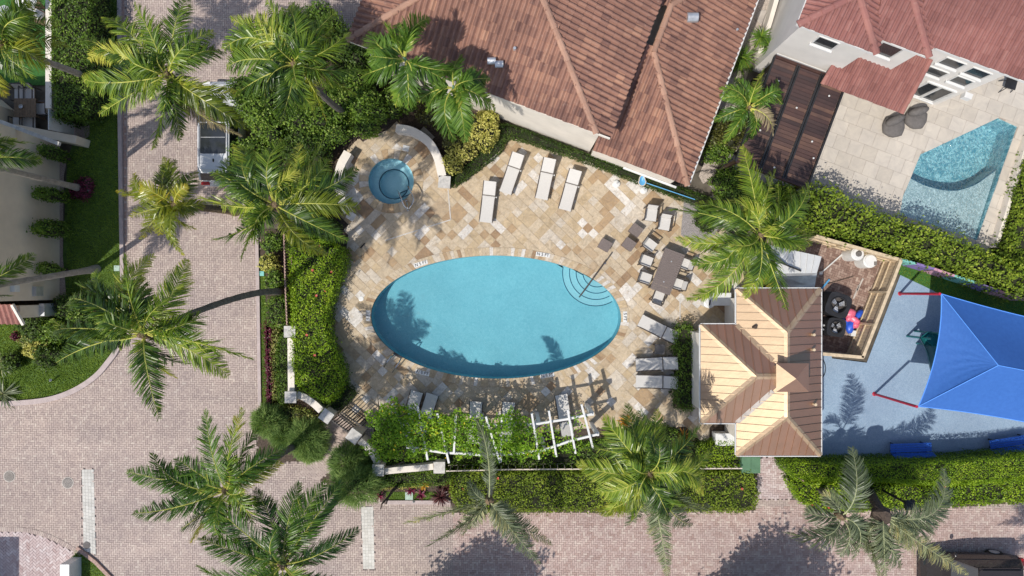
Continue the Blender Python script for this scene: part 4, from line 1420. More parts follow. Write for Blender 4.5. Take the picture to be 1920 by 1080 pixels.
# ------------------------------------------------------------------ the spa
spa = thing('hot_tub', 'small round spa with an inner well and steps beside the curved wall', 'hot tub', (SPA_C.x, SPA_C.y, -0.9))
n = len(spa_loop)
WELL_C = W(736, 343); WELL_R = 28 / PXM
well = ellipse(WELL_C.x, WELL_C.y, WELL_R, WELL_R, 48)
o = sheet('spa_bench', spa_loop, [well], -0.42, MT['bench_plaster'], spa)
m = M()
m.add([(x, y, -0.42) for x, y in spa_loop] + [(x, y, 0.05) for x, y in spa_loop], [[i, n + i, n + (i + 1) % n, (i + 1) % n] for i in range(n)])
m.build('spa_wall', MT['bench_plaster'], spa, smooth=True)
m = M(); k = len(well)
m.add([(x, y, -0.82) for x, y in well] + [(x, y, -0.42) for x, y in well], [[i, k + i, k + (i + 1) % k, (i + 1) % k] for i in range(k)] + [list(range(k))])
m.build('spa_well', MT['bench_plaster'], spa)
m = M()
for a in range(k):
    b = (a + 1) % k
    m.bar((*well[a], -0.415), (*well[b], -0.415), 0.05, 0.03)
m.build('edge_tile', MT['tealtile'], spa)
for (x, y, r, w, h, z) in ((757, 362, 0, 0.62, 0.32, -0.66), (762, 372, 0, 0.62, 0.3, -0.34)):
    c = W(x, y); m = M(); m.box((c.x, c.y, z), (w, h, 0.30), R(22)); st = m.build('spa_step', MT['step_plaster'], spa)
    d = Vector((-math.sin(R(22)), math.cos(R(22)), 0)) * (h / 2)
    e = Vector((math.cos(R(22)), math.sin(R(22)), 0)) * (w / 2)
    m = M(); m.bar(c + d - e + Vector((0, 0, z + .152)), c + d + e + Vector((0, 0, z + .152)), 0.05, 0.03); m.build('edge_tile', MT['tealtile'], st)
m = M(); m.add([(x, y, -0.10) for x, y in ellipse(SPA_C.x, SPA_C.y, SPA_R - 0.008, SPA_R - 0.008, 64)], [list(range(64))])
m.build('spa_water', MT['spawater'], spa)
NS_ = 30
for i in range(NS_):
    t0, t1 = 2 * math.pi * i / NS_ + 0.004, 2 * math.pi * (i + 1) / NS_ - 0.004
    rin, rout = SPA_R - 0.02, SPA_R + 0.415
    q = [(SPA_C.x + rr * math.cos(t), SPA_C.y + rr * math.sin(t)) for rr, t in ((rin, t0), (rin, t1), (rout, t1), (rout, t0))]
    m = M(); m.prism(q, 0.002, 0.044); m.build('rim_stone', MT['trav'], spa)

# ------------------------------------------------------------------ the neighbour's terrace and angular pool
EV = Vector((0.937, -0.350, 0)); NV = Vector((0.350, 0.937, 0))       # house directions: along the eaves, and away from the pool deck
TERR = [(1440, 60), (1960, -20), (2080, 100), (2080, 560), (1870, 480), (1700, 425), (1500, 380), (1380, 330), (1400, 250)]
terr = sheet('terrace', [(p.x, p.y) for p in G(TERR)], [pool2_loop], 0.006, MT['terrace_joint'], kind='structure')
T_ = 0.68
tq = []
org = W(1500, 400)
gt = [(p.x, p.y) for p in G(TERR)]
for i in range(-8, 34):
    for j in range(-8, 26):
        off = 0.5 * T_ * (j % 2)
        p0 = org + EV * (i * T_ + off) + NV * (j * T_)
        q = [p0 + EV * 0.005 + NV * 0.005, p0 + EV * (T_ - .005) + NV * .005, p0 + EV * (T_ - .005) + NV * (T_ - .005), p0 + EV * .005 + NV * (T_ - .005)]
        c = (q[0] + q[2]) / 2
        if not in1(c.x, c.y, gt): continue
        vis = -25 < c.x < 25 and -14.2 < c.y < 14.2
        if not vis: continue
        q2 = [(a.x, a.y) for a in q]
        if in1(c.x, c.y, [(a.x, a.y) for a in G([(1470, 20), (1960, -100), (1960, 120), (1470, 120)])]): continue
        # clip against the pool edges
        ins = [in1(a[0], a[1], pool2_loop) for a in q2]
        if all(ins): continue
        poly = [Vector(a) for a in q2]
        if any(ins) or any(in1(b.x, b.y, q2) for b in pool2_loop) or in1(c.x, c.y, pool2_loop):
            best = None
            pl = pool2_loop
            ctr = sum((Vector((b.x, b.y)) for b in pl), Vector((0, 0))) / len(pl)
            for k in range(len(pl)):
                a_, b_ = Vector((pl[k].x, pl[k].y)), Vector((pl[(k + 1) % len(pl)].x, pl[(k + 1) % len(pl)].y))
                d = (b_ - a_).normalized(); nn = Vector((-d.y, d.x))
                if nn.dot(ctr - a_) > 0: nn = -nn
                r_ = clip_half(poly, a_ + nn * 0.0, nn)
                if len(r_) >= 3 and (best is None or area2(r_) > area2(best)): best = r_
            if best is None or area2(best) < 0.01: continue
            poly = best
        m = M(); m.prism(poly, 0.0, 0.03 + random.uniform(-.001, .001), bottom=False); m.build('tile', MT['terrace'], terr)

p2c = sum((Vector(p) for p in pool2_loop), Vector()) / len(pool2_loop)
pool2 = thing('swimming_pool', "neighbour's angular pool with rippled water and a pale sun shelf", 'swimming pool', (p2c.x, p2c.y, -1.2))
n = len(pool2_loop)
lp = [(p.x, p.y) for p in pool2_loop]
m = M(); m.add([(x, y, -1.25) for x, y in lp], [list(range(n))]); m.build('pool_floor', MT['pool2'], pool2)
m = M(); m.add([(x, y, -1.25) for x, y in lp] + [(x, y, 0.03) for x, y in lp], [[i, n + i, n + (i + 1) % n, (i + 1) % n] for i in range(n)]); m.build('pool_wall', MT['pool2'], pool2)
shelf = sp2([(1708, 330), (1740, 346), (1772, 354), (1800, 355), (1832, 345), (1856, 329), (1874, 316)], 5)
sh = G(shelf) + G([(1831, 451), (1686, 402), (1692, 370)])
m = M(); m.prism([(p.x, p.y) for p in sh], -1.24, -0.20); m.build('sun_shelf', MT['shelf2'], pool2)
m = M()
for a, b in zip(G(shelf)[:-1], G(shelf)[1:]): m.bar((a.x, a.y, -0.21), (b.x, b.y, -0.21), 0.06, 0.05)
m.build('shelf_edge', MT['tealtile'], pool2)
m = M(); m.add([(x, y, -0.05) for x, y in inset(lp, 0.006)], [list(range(n))]); m.build('pool_water', MT['water2'], pool2)

# ------------------------------------------------------------------ playground surface, yard floor
sheet('playground_surface', G([(1536, 550), (1560, 672), (1625, 680), (1692, 505), (1745, 530), (2080, 640), (2080, 860), (1480, 866), (1480, 850), (1536, 850)]), [], 0.010, MT['rubber'], kind='structure')
sheet('turf_patch', G([(1690, 490), (1745, 505), (2080, 610), (2080, 650), (1815, 578), (1735, 538), (1684, 514)]), [], 0.024, MT['fake_turf'], kind='structure')
grass('turf_blades', [(1690, 490), (1745, 505), (2080, 610), (2080, 650), (1815, 578), (1735, 538), (1684, 514)], 0.02, 0.04, 1200)
sheet('turf_patch', G([(-60, -60), (86, -60), (86, 160), (-60, 160)]), [], 0.016, MT['fake_turf'], kind='structure')
yard = sheet('yard_floor', G([(1430, 440), (1535, 438), (1660, 478), (1592, 668), (1536, 665), (1520, 540), (1430, 540)]), [], 0.040, MT['soil'], kind='structure')
P, O, rt = bricks([(p.x, p.y) for p in G([(1440, 445), (1535, 440), (1658, 480), (1592, 666), (1520, 665), (1520, 545), (1440, 540)])], [], *(W(1430, 675)[:2]), *(W(1670, 435)[:2]), bw=0.22, rot=R(-20))
brick_mesh('paver', P, O, rt, MT['yard_brick'], yard, rg0, bw=0.22, z=0.052)
# ------------------------------------------------------------------ buildings
CAMP = Vector((0, 0, CAM_H))


def ray_plane(px, py, P0, N):
    d = W(px, py, 0) - CAMP
    return CAMP + d * ((Vector(P0) - CAMP).dot(N) / d.dot(N))


class Roof:
    """a roof plane: horizontal eave line through E0 along e, rising by tan along n"""
    def __init__(s, E0, e, n, tan):
        s.E0 = Vector(E0); s.e = Vector(e).normalized(); s.n = Vector(n).normalized(); s.tan = tan
        s.up = (s.n + Vector((0, 0, tan))).normalized()
        s.nrm = s.e.cross(s.up)
        if s.nrm.z < 0: s.nrm = -s.nrm
    def at(s, px, py): return ray_plane(px, py, s.E0, s.nrm)
    def lift(s, p):
        d = (Vector((p[0], p[1], 0)) - Vector((s.E0.x, s.E0.y, 0))).dot(s.n)
        return Vector((p[0], p[1], s.E0.z + d * s.tan))
    def uv(s, p): q = Vector(p) - s.E0; return (q.dot(s.e), q.dot(s.up))
    def xyz(s, u, v, h=0.0): return s.E0 + s.e * u + s.up * v + s.nrm * h


def tile_shape(rf, u, v, w, l, hgt):
    pr = ((-0.52, 0.0), (-0.42, 0.55), (-0.24, 1.0), (-0.04, 0.92), (0.14, 0.40), (0.30, 0.03), (0.52, 0.0))
    vs = []
    for (vv, lift) in ((v - l * 0.06, 0.028), (v + l * 1.02, 0.004)):
        for a, b in pr:
            vs.append(rf.xyz(u + a * w, vv, lift + b * hgt))
    n = len(pr)
    fs = [[k, k + 1, n + k + 1, n + k] for k in range(n - 1)]
    lo = [rf.xyz(u + a * w, v - l * 0.06, 0.0) for a, b in pr]
    vs += lo
    fs += [[2 * n + k, 2 * n + k + 1, k + 1, k] for k in range(n - 1)]
    if rf.e.cross(rf.up).z < 0: fs = [f[::-1] for f in fs]
    return vs, fs


def tile_roof(rf, poly3, parent, w, l, hgt, parts, mat_part, mat_rest, base_mat, margin=0.0):
    """clay tiles on one roof plane; the first `parts` (nearest the middle of the picture) are objects"""
    uv = [rf.uv(p) for p in poly3]
    us = [q[0] for q in uv]; vs_ = [q[1] for q in uv]
    cand = []
    v = min(vs_) + l * 0.03; row = 0
    while v < max(vs_):
        u = math.floor(min(us) / w) * w
        while u < max(us):
            if in1(u, v + l * 0.4, uv):
                p = rf.xyz(u, v + l * 0.5)
                k = CAM_H / (CAM_H - p.z)
                if abs(p.x * k) < 24.6 and abs(p.y * k) < 14.1: cand.append((p.length, u, v))
            u += w
        v += l; row += 1
    m = M(); m.slab(poly3, 0.10); m.build('roof_deck', base_mat, parent)
    return cand


def put_tiles(fields, parent, w, l, hgt, limit, mat_part, mat_rest):
    allc = []
    for rf, cand in fields:
        allc += [(d, rf, u, v) for d, u, v in cand]
    allc.sort(key=lambda q: q[0])
    rest = M()
    print(parent.name, 'tiles', len(allc))
    for k, (d, rf, u, v) in enumerate(allc):
        uu = u + random.uniform(-.006, .006); vv = v + random.uniform(-.012, .012)
        a, b = tile_shape(rf, uu, vv, w, l, hgt)
        if k < limit:
            m = M(); m.add(a, b); m.build('roof_tile', mat_part, parent)
        else:
            rest.tint = min(1, max(0, random.gauss(0.5, 0.22))); rest.add(a, b)
    if rest.f:
        o = rest.build('small_roof_tile', mat_rest, parent); o['kind'] = 'stuff'


def hip_caps(p0, p1, parent, mat, l=0.40, r=0.13, name='ridge_tile'):
    p0, p1 = Vector(p0), Vector(p1)
    n = max(1, int((p1 - p0).length / l))
    d = (p1 - p0) / n; t = d.normalized()
    s = t.cross(Vector((0, 0, 1))).normalized(); u = s.cross(t)
    for i in range(n):
        c = p0 + d * i
        kx = CAM_H / (CAM_H - c.z)
        if abs(c.x * kx) > 24.8 or abs(c.y * kx) > 14.3: continue
        m = M(); vs = []
        for q, rr, lf in ((c - t * l * 0.05, r, 0.035), (c + d * 1.03, r * 0.88, 0.015)):
            for a in (-80, -50, -20, 20, 50, 80):
                vs.append(q + s * math.sin(R(a)) * rr + u * (math.cos(R(a)) * rr * 0.75 + lf))
        m.add(vs, [[k, k + 1, 6 + k + 1, 6 + k] for k in range(5)] + [[5, 4, 3, 2, 1, 0]])
        m.build(name, mat, parent)


def win(parent, P0, N, e, quad_px, frame_mat, pane_mat, fw=0.045, depth=0.10, sill=True, mull=0):
    """window on a vertical wall: quad_px are the pane corners in the photo"""
    pts = [ray_plane(x, y, P0, N) for x, y in quad_px]
    us = sorted((p - P0).dot(e) for p in pts); zs = sorted(p.z for p in pts)
    u0, u1 = (us[0] + us[1]) / 2, (us[2] + us[3]) / 2; z0, z1 = (zs[0] + zs[1]) / 2, (zs[2] + zs[3]) / 2
    u0 -= .02; u1 += .02; z1 += .05
    if u1 - u0 < 0.3 or z1 - z0 < 0.2: return None
    B = Vector((P0[0], P0[1], 0))
    def p(u, z, o): return B + e * u + Vector((0, 0, z)) + N * o
    m = M()
    for a, b in (((u0, z0), (u1, z0)), ((u0, z1), (u1, z1)), ((u0, z0), (u0, z1)), ((u1, z0), (u1, z1))):
        m.bar(p(*a, 0.02), p(*b, 0.02), fw, fw)
    for k in range(mull):
        uu = u0 + (u1 - u0) * (k + 1) / (mull + 1); m.bar(p(uu, z0, 0.02), p(uu, z1, 0.02), fw, fw)
    f = m.build('window', frame_mat, parent)
    m = M(); m.face([p(u0, z0, 0.012), p(u1, z0, 0.012), p(u1, z1, 0.012), p(u0, z1, 0.012)]); m.build('pane', pane_mat, f)
    if sill:
        m = M(); m.bar(p(u0 - .05, z0 - .05, 0.06), p(u1 + .05, z0 - .05, 0.06), 0.12, 0.07); m.build('sill', frame_mat, f)
    return f


def vent(parent, P, r, h, name='roof_vent', mat='galv', cap=True):
    m = M()
    if cap:
        m.tube([P + Vector((-r, 0, 0.18)), P + Vector((r, 0, 0.18))], r * 0.9, 12)
        m.tube([P + Vector((0, 0, -0.15)), P + Vector((0, 0, 0.15))], r * 0.6, 10)
    else:
        m.tube([P + Vector((0, 0, -0.2)), P + Vector((0, 0, h))], r, 10)
    m.build(name, MT[mat], parent, smooth=False)


# ---- the terracotta roofed house beside the pool
TAN = 0.36
S1 = Roof(W(960, 190, 5.0), EV, NV, TAN)
A1, B1 = S1.at(652, 75), S1.at(1118, 247)
Ln = (B1 - A1).dot(EV)
B1 = A1 + EV * Ln
apex = S1.lift(B1 + (NV - EV) * (Ln / 2))
E1 = Roof(B1 + EV * 0.60 + Vector((0, 0, -0.60 * TAN)), NV, -EV, TAN)
W1 = Roof(A1, NV, EV, TAN)
house1 = thing('house', 'terracotta tiled house with hipped roofs and cream walls beside the pool deck', 'house', (B1.x - 3, B1.y + 3, 0))
f1 = [A1, B1, apex]
c1 = E1.lift(B1 + EV * 0.60)
f2 = [B1, c1, E1.lift(c1 + NV * 11), E1.lift(apex + NV * 4), E1.lift(apex)]
f3 = [A1, apex, W1.lift(A1 + NV * 10)]
fields = [(S1, tile_roof(S1, f1, house1, 0.225, 0.36, 0.09, 0, None, None, MT['rooftile_base'])),
          (E1, tile_roof(E1, f2, house1, 0.225, 0.36, 0.09, 0, None, None, MT['rooftile_base'])),
          (W1, tile_roof(W1, f3, house1, 0.225, 0.36, 0.09, 0, None, None, MT['rooftile_base']))]
S2 = Roof(W(1200, 314, 2.9), EV, NV, 0.28)
E2 = Roof(W(1345, 196, 2.9), NV, -EV, 0.355)
# corner of the two eaves
def corner(a, b):
    x = a.E0; k = (b.E0 - a.E0)
    den = a.e.x * b.e.y - a.e.y * b.e.x
    t = (k.x * b.e.y - k.y * b.e.x) / den
    return a.E0 + a.e * t
K = corner(S2, E2)
dE = 3.42; dS = dE * 0.355 / 0.28
ap2 = S2.lift(K - EV * dE + NV * dS)
R2 = ap2 + NV * 2.05
wl2 = (K - S2.at(1112, 280)).dot(EV)
g1 = [K, ap2, S2.lift(K - EV * wl2 + NV * dS), K - EV * wl2]
nh = R2 + (NV * dS + EV * dE); nh = E2.lift(nh)
g2 = [K, nh, R2, ap2]
fields += [(S2, tile_roof(S2, g1, house1, 0.225, 0.36, 0.09, 0, None, None, MT['rooftile_base'])),
           (E2, tile_roof(E2, g2, house1, 0.225, 0.36, 0.09, 0, None, None, MT['rooftile_base']))]
N2 = Roof(nh, EV, -NV, 0.28)
g3 = [nh, N2.lift(nh - EV * 7), N2.lift(R2 - EV * 3), R2]
fields += [(N2, tile_roof(N2, g3, house1, 0.225, 0.36, 0.09, 0, None, None, MT['rooftile_base']))]
put_tiles(fields, house1, 0.225, 0.36, 0.09, 300, MT['rooftile'], MT['rooftile_attr'])
for a, b in ((B1, apex), (A1, apex), (K, ap2), (ap2, R2), (nh, R2)):
    hip_caps(a, b, house1, MT['ridgetile'], 0.42, 0.14)
# walls, eaves, gutter
def wall_block(parent, corners, z1, mat, name='wall'):
    m = M(); m.prism([(p.x, p.y) for p in corners], 0.0, z1); return m.build(name, mat, parent)
i_ = 0.32
wall_block(house1, [A1 + EV * i_ + NV * i_, B1 + EV * 0.2 + NV * i_, B1 + EV * 0.2 + NV * 11, A1 + EV * i_ + NV * 10], 4.92, MT['stucco'])
wall_block(house1, [K - EV * (wl2 - .1) + NV * i_, K - EV * i_ + NV * i_, K - EV * i_ + NV * 11, K - EV * (wl2 - .1) + NV * 11], 2.84, MT['stucco'])
m = M(); m.bar(K - EV * -0.05 + Vector((0, 0, -0.06)), K + NV * 12 + EV * 0.05 + Vector((0, 0, -0.06)), 0.11, 0.10); m.build('gutter', MT['white'], house1)
m = M(); m.bar(K - EV * 2.6 + NV * (i_ - .06) + Vector((0, 0, -2.35)), K - EV * 0 + NV * (i_ - .06) + Vector((0, 0, -2.35)), 0.09, 0.09); m.build('wall_pipe', MT['white'], house1)
m = M(); m.bar(c1 + Vector((0, 0, -0.10)), c1 + NV * 11 + Vector((0, 0, -0.10)), 0.05, 0.2); m.build('fascia', MT['rooftile_base'], house1)
m = M(); m.bar(A1 + Vector((0, 0, -0.09)), c1 + Vector((0, 0, 0.09)), 0.05, 0.16); m.build('fascia', MT['stucco'], house1)
for px, py in ((922, 113), (936, 119)): vent(house1, S1.at(px, py + 4), 0.16, 0.3)
vent(house1, S1.at(965, 94), 0.06, 0.25, 'vent_pipe', 'galv', False)
vent(house1, E2.at(1296, 36), 0.22, 0.3)
vent(house1, E2.at(1380, 58), 0.05, 0.2, 'vent_pipe', 'galv', False)

# ---- the tall cream house with the red painted roof
Sa = Roof(W(1570, 73, 6.0), EV, NV, 0.34)
a0, a1 = Sa.at(1496, 46), Sa.at(1643, 99)
la = (a1 - a0).dot(EV); a1 = a0 + EV * la
apA = Sa.lift(a0 + (EV + NV) * (la / 2))
house2 = thing('house', 'tall cream house with a red painted tile roof above the angular pool', 'house', (a1.x, a1.y + 3, 0))
Wa = Roof(a0, NV, EV, 0.34); Ea = Roof(a1, NV, -EV, 0.34)
Sb = Roof(W(1695, 87, 6.0), EV, NV, 0.34)
b0, b1 = Sb.at(1640, 69), Sb.at(1742, 104)
b1 = b0 + EV * (b1 - b0).dot(EV)
Eb = Roof(b1, NV, -EV, 0.34)
Sc_ = Roof(W(1832, 119, 6.0), EV, NV, 0.34)
s0, s1 = Sc_.at(1700, 69), Sc_.at(2010, 186)
s1 = s0 + EV * (s1 - s0).dot(EV)
flds = []
far = 3.2
def tr(rf, poly): flds.append((rf, tile_roof(rf, poly, house2, 0.20, 0.38, 0.075, 0, None, None, MT['redtile'])))
tr(Sa, [a0, a1, apA]); tr(Wa, [a0, apA, apA + NV * far, Wa.lift(a0 + NV * (far + la / 2))]); tr(Ea, [a1, Ea.lift(a1 + NV * (far + la / 2)), apA + NV * far, apA])
tb = 3.0
tr(Sb, [b0, b1, Sb.lift(b1 + (NV - EV) * tb), Sb.lift(b0 + NV * tb - EV * 1.0)])
tr(Eb, [b1, Eb.lift(b1 + NV * 6), Eb.lift(b1 + NV * 6 - EV * tb), Eb.lift(b1 + (NV - EV) * tb)])
tr(Sc_, [s0, s1, Sc_.lift(s1 + NV * 5), Sc_.lift(s0 + NV * 5)])
# porch roof
Pr = Roof(W(1616, 184, 2.95), EV, NV, 0.40)
porch = [Pr.at(*q) for q in ((1542, 157), (1690, 212), (1745, 112), (1711, 100), (1675, 122), (1612, 101), (1572, 126), (1563, 121))]
tr(Pr, porch)
put_tiles(flds, house2, 0.20, 0.38, 0.075, 0, MT['redtile'], MT['redtile'])
for a, b in ((a0, apA), (a1, apA), (b1, Sb.lift(b1 + (NV - EV) * tb))): hip_caps(a, b, house2, MT['redridge'], 0.42, 0.15)
hip_caps(Pr.at(1690, 212), Pr.at(1745, 112), house2, MT['redridge'], 0.40, 0.10); hip_caps(Pr.at(1542, 157), Pr.at(1563, 121), house2, MT['redridge'], 0.40, 0.10)
WI = 0.28
def blk(p, q, dep): return wall_block(house2, [p + NV * WI, q + NV * WI, q + NV * dep, p + NV * dep], 5.93, MT['stucco_white'])
blk(a0 + EV * WI, a1 - EV * 0.1, 7); blk(b0 - EV * .05, b1 - EV * 0.15, 7); Cg = W(1752, 198, 0); cu = (Cg - b1).dot(EV); cv = (Cg - b1).dot(NV)
wall_block(house2, [b1 - EV * .2 + NV * cv, b1 + EV * cu + NV * cv, b1 + EV * cu + NV * 6, b1 - EV * .2 + NV * 6], 5.93, MT['stucco_white'])
wall_block(house2, [b1 + EV * (cu - .1) + NV * (cv + 2.6), s1 + NV * 2.6, s1 + NV * 6, b1 + EV * (cu - .1) + NV * 6.1], 5.90, MT['stucco_white'])
for p, q in ((a0, a1), (b0 + EV * .3, b1), (s0 + EV * 1.2, s1)):
    m = M(); m.bar(p + Vector((0, 0, -0.07)) + NV * .02, q + Vector((0, 0, -0.07)) + NV * .02, 0.09, 0.11); m.build('gutter', MT['white'], house2)
m = M(); m.bar(a0 + Vector((0, 0, -0.07)), a0 + NV * 6 + Vector((0, 0, -0.07)), 0.10, 0.11); m.build('gutter', MT['white'], house2)
SN = -NV
PA = a0 + NV * WI; PB = b0 + NV * WI; PC = b1 + NV * cv
win(house2, PA, SN, EV, [(1537.5, 69), (1574, 81), (1557, 93), (1522, 79.5)], MT['white'], MT['glassdark'])
win(house2, PB, SN, EV, [(1652, 74), (1697, 90), (1669, 107), (1637, 99)], MT['white'], MT['glassdark'], mull=0)
for q in ([(1775, 107), (1809, 120), (1792, 130), (1759, 117)], [(1822, 126), (1857, 137), (1840, 149), (1807, 136)], [(1742, 124), (1777, 136), (1761, 146), (1730, 134)], [(1794, 142), (1825, 152), (1809, 162), (1779, 151)]):
    win(house2, PC, SN, EV, q, MT['white'], MT['glassdark'])
win(house2, PC, SN, EV, [(1730, 149), (1790, 171), (1749, 191), (1712, 176)], MT['white'], MT['glassdark'], fw=0.10, mull=1)
win(house2, PB, SN, EV, [(1597, 172), (1650, 197), (1607, 219), (1575, 208)], MT['white'], MT['glassdark'], fw=0.10, mull=1)
# ledge where the louvre roof meets the wall
q0 = ray_plane(1456, 101, PA, SN); q1 = ray_plane(1551, 136, PA, SN)
m = M(); m.bar(q0 + SN * 0.08, Vector((q1.x, q1.y, q0.z)) + SN * 0.08, 0.22, 0.16); m.build('ledge', MT['white'], house2)
# small lamp box on the corner
c = W(1814, 176, 0.0); cc = ray_plane(1814, 176, PC, SN)
m = M(); m.box(cc + SN * 0.12, (0.34, 0.24, 0.30), math.atan2(EV.y, EV.x)); m.build('wall_box', MT['white'], house2)

# ---- louvred patio roof
lz = 2.75
l0, l1, l2 = W(1452, 106, lz), W(1585, 158, lz), W(1380, 303, lz)
lw = (l1 - l0).dot(EV); ll = -(l2 - l0).dot(NV)
pa = thing('louvred_pergola', 'dark brown louvred patio roof beside the cream house', 'pergola', (l0.x, l0.y, 0))
o0 = l0
nb = 3
bw_ = lw / nb
ns = int(ll / 0.165)
for bI in range(nb):
    for k in range(ns):
        c = o0 + EV * (bI * bw_ + bw_ / 2) - NV * (k + 0.5) * (ll / ns)
        e = EV * (bw_ / 2 - 0.05)
        w2 = NV * 0.078; tilt = Vector((0, 0, 0.030 + random.uniform(-.004, .004)))
        m = M(); a = c - e; b = c + e
        m.slab([a - w2 - tilt, b - w2 - tilt, b + w2 + tilt, a + w2 + tilt], 0.02)
        m.build('louvre', MT['louvre'], pa)
for k in range(nb + 1):
    for s in ((-0.05, 0.05) if 0 < k < nb else (0,)):
        a = o0 + EV * (k * bw_ + s) + Vector((0, 0, 0.03)); m = M(); m.bar(a, a - NV * ll, 0.07, 0.16); m.build('beam', MT['black'], pa)
for v in (0, ll):
    m = M(); m.bar(o0 - NV * v, o0 - NV * v + EV * lw, 0.12, 0.18); m.build('beam', MT['louvre'], pa)
for u, v in ((0.1, ll - .1), (lw - .1, ll - .1), (lw - .1, .3), (.1, .3)):
    c = o0 + EV * u - NV * v; m = M(); m.box((c.x, c.y, lz / 2), (0.14, 0.14, lz - 0.1)); m.build('post', MT['louvre'], pa)
for u, v in ((.5, 1.2), (.5, 4), (1.6, 2.2), (1.6, 5.6), (2.7, 1.0), (2.7, 3.6), (3.0, 4.4)):
    c = o0 + EV * u * lw / 3.2 - NV * v * .8; m = M(); m.blob((c.x, c.y, lz + 0.10), (0.045, 0.045, 0.04), 8, 4); m.build('lamp', MT['whiteplastic'], pa)

# ---- planter wall between the two houses
def low_wall(name, label, cat, pts_px, th, h, mat, cap=None, z_at=None, group=None, capw=0.06, capname='coping'):
    z = h if z_at is None else z_at
    p = [W(x, y, z) for x, y in pts_px]
    root = thing(name, label, cat, (p[0].x, p[0].y, 0), group)
    def run(half, z0, z1, nm, mt):
        m = M(); L, Rr = [], []
        for i in range(len(p)):
            d = (p[min(i + 1, len(p) - 1)] - p[max(i - 1, 0)]); d.z = 0; d.normalize()
            n = Vector((-d.y, d.x, 0)) * half
            L.append(p[i] + n); Rr.append(p[i] - n)
        for i in range(len(p) - 1):
            a, b, c_, d_ = L[i], Rr[i], Rr[i + 1], L[i + 1]
            vs = [(a.x, a.y, z0), (b.x, b.y, z0), (c_.x, c_.y, z0), (d_.x, d_.y, z0), (a.x, a.y, z1), (b.x, b.y, z1), (c_.x, c_.y, z1), (d_.x, d_.y, z1)]
            fs = [[4, 5, 6, 7], [0, 4, 7, 3], [1, 2, 6, 5]]
            if i == 0: fs.append([0, 1, 5, 4])
            if i == len(p) - 2: fs.append([3, 7, 6, 2])
            m.add(vs, fs)
        return m.build(nm, mt, root)
    run(th / 2, 0.0, h - (0.05 if cap else 0), 'wall_body', mat)
    if cap: run(th / 2 + capw, h - 0.05, h, capname, cap)
    return root


low_wall('garden_wall', 'narrow cream wall with a kinked end between the two tiled houses', 'wall', [(1462, -20), (1443, 45), (1432, 78), (1425, 100)], 0.20, 0.9, MT['stucco'])
low_wall('planter_wall', 'low concrete planter edge beside the louvred roof', 'wall', sp2([(1376, 290), (1366, 310), (1355, 335), (1340, 352)], 4), 0.40, 0.35, MT['conc'])
low_wall('planter_wall', 'low curved planter edge near the tall cream house', 'wall', sp2([(1452, 5), (1440, 30), (1430, 60), (1420, 75)], 4), 0.22, 0.25, MT['conc'])
for k, (x, y) in enumerate(((1367, 156), (1362, 178), (1356, 196))):
    c = W(x, y, 0); m = M(); m.prism([(c.x + 0.36 * math.cos(a) * (1 if i % 2 else .9), c.y + 0.30 * math.sin(a)) for i, a in enumerate(np.linspace(0, 6.283, 8)[:-1])], 0.0, 0.07)
    o = m.build('stepping_stone', MT['conc']); tag(o, ('grey stepping stone, nearest the street end of the row by the gutter', 'grey stepping stone in the middle of the row by the gutter', 'grey stepping stone at the shrub end of the row by the gutter')[k], 'stepping stone', 'stepping stones beside the tiled house')
c = W(1431, 33, 0); m = M(); m.lathe((c.x, c.y, 0), [(0.34, 0.0), (0.34, 0.05), (0.30, 0.06)], 20); o = m.build('round_slab', MT['conc']); tag(o, 'round concrete slab lying in pale pebbles between the houses', 'paving slab')

# ---- the shaded house on the left edge
H6 = 6.0
hx, hy0, hy1 = W(112, 0).x, W(0, 562).y, W(0, 268).y
house3 = thing('house', 'tan stucco house on the left edge with its wall in shade', 'house', (hx - 4, (hy0 + hy1) / 2, 0))
m = M(); m.prism([(hx - 11, hy0), (hx, hy0), (hx, hy1), (hx - 11, hy1)], 0, H6); m.build('wall', MT['stucco_tan'], house3)
m = M(); m.prism([(hx - 11, hy0 - .2), (hx + .2, hy0 - .2), (hx + .2, hy1 + .2), (hx - 11, hy1 + .2)], H6 + 0.003, H6 + 0.22); m.build('parapet', MT['stucco'], house3)
# lower front wing with a sloping parapet
a = W(142, 268, 0); b = W(60, 250, 0)
p_, q_ = W(26, 240, 1.0), W(143, 262, 1.0)
m = M(); m.bar((p_.x, p_.y, .5), (q_.x, q_.y, .5), .36, 1.0); m.build('lower_wall', MT['stucco_tan'], house3)
m = M(); m.bar(W(112, 270, 2.8), W(-60, 205, 2.8), 0.16, 0.14); m.build('parapet_cap', MT['cast'], house3)
m = M(); m.prism([(hx - 11, hy1), (hx - 2.1, hy1), (hx - 2.1, hy1 + 1.5), (hx - 2.7, hy1 + 2.0), (hx - 11, hy1 + 2.0)], 0, 2.72); m.build('wing_wall', MT['stucco_tan'], house3)
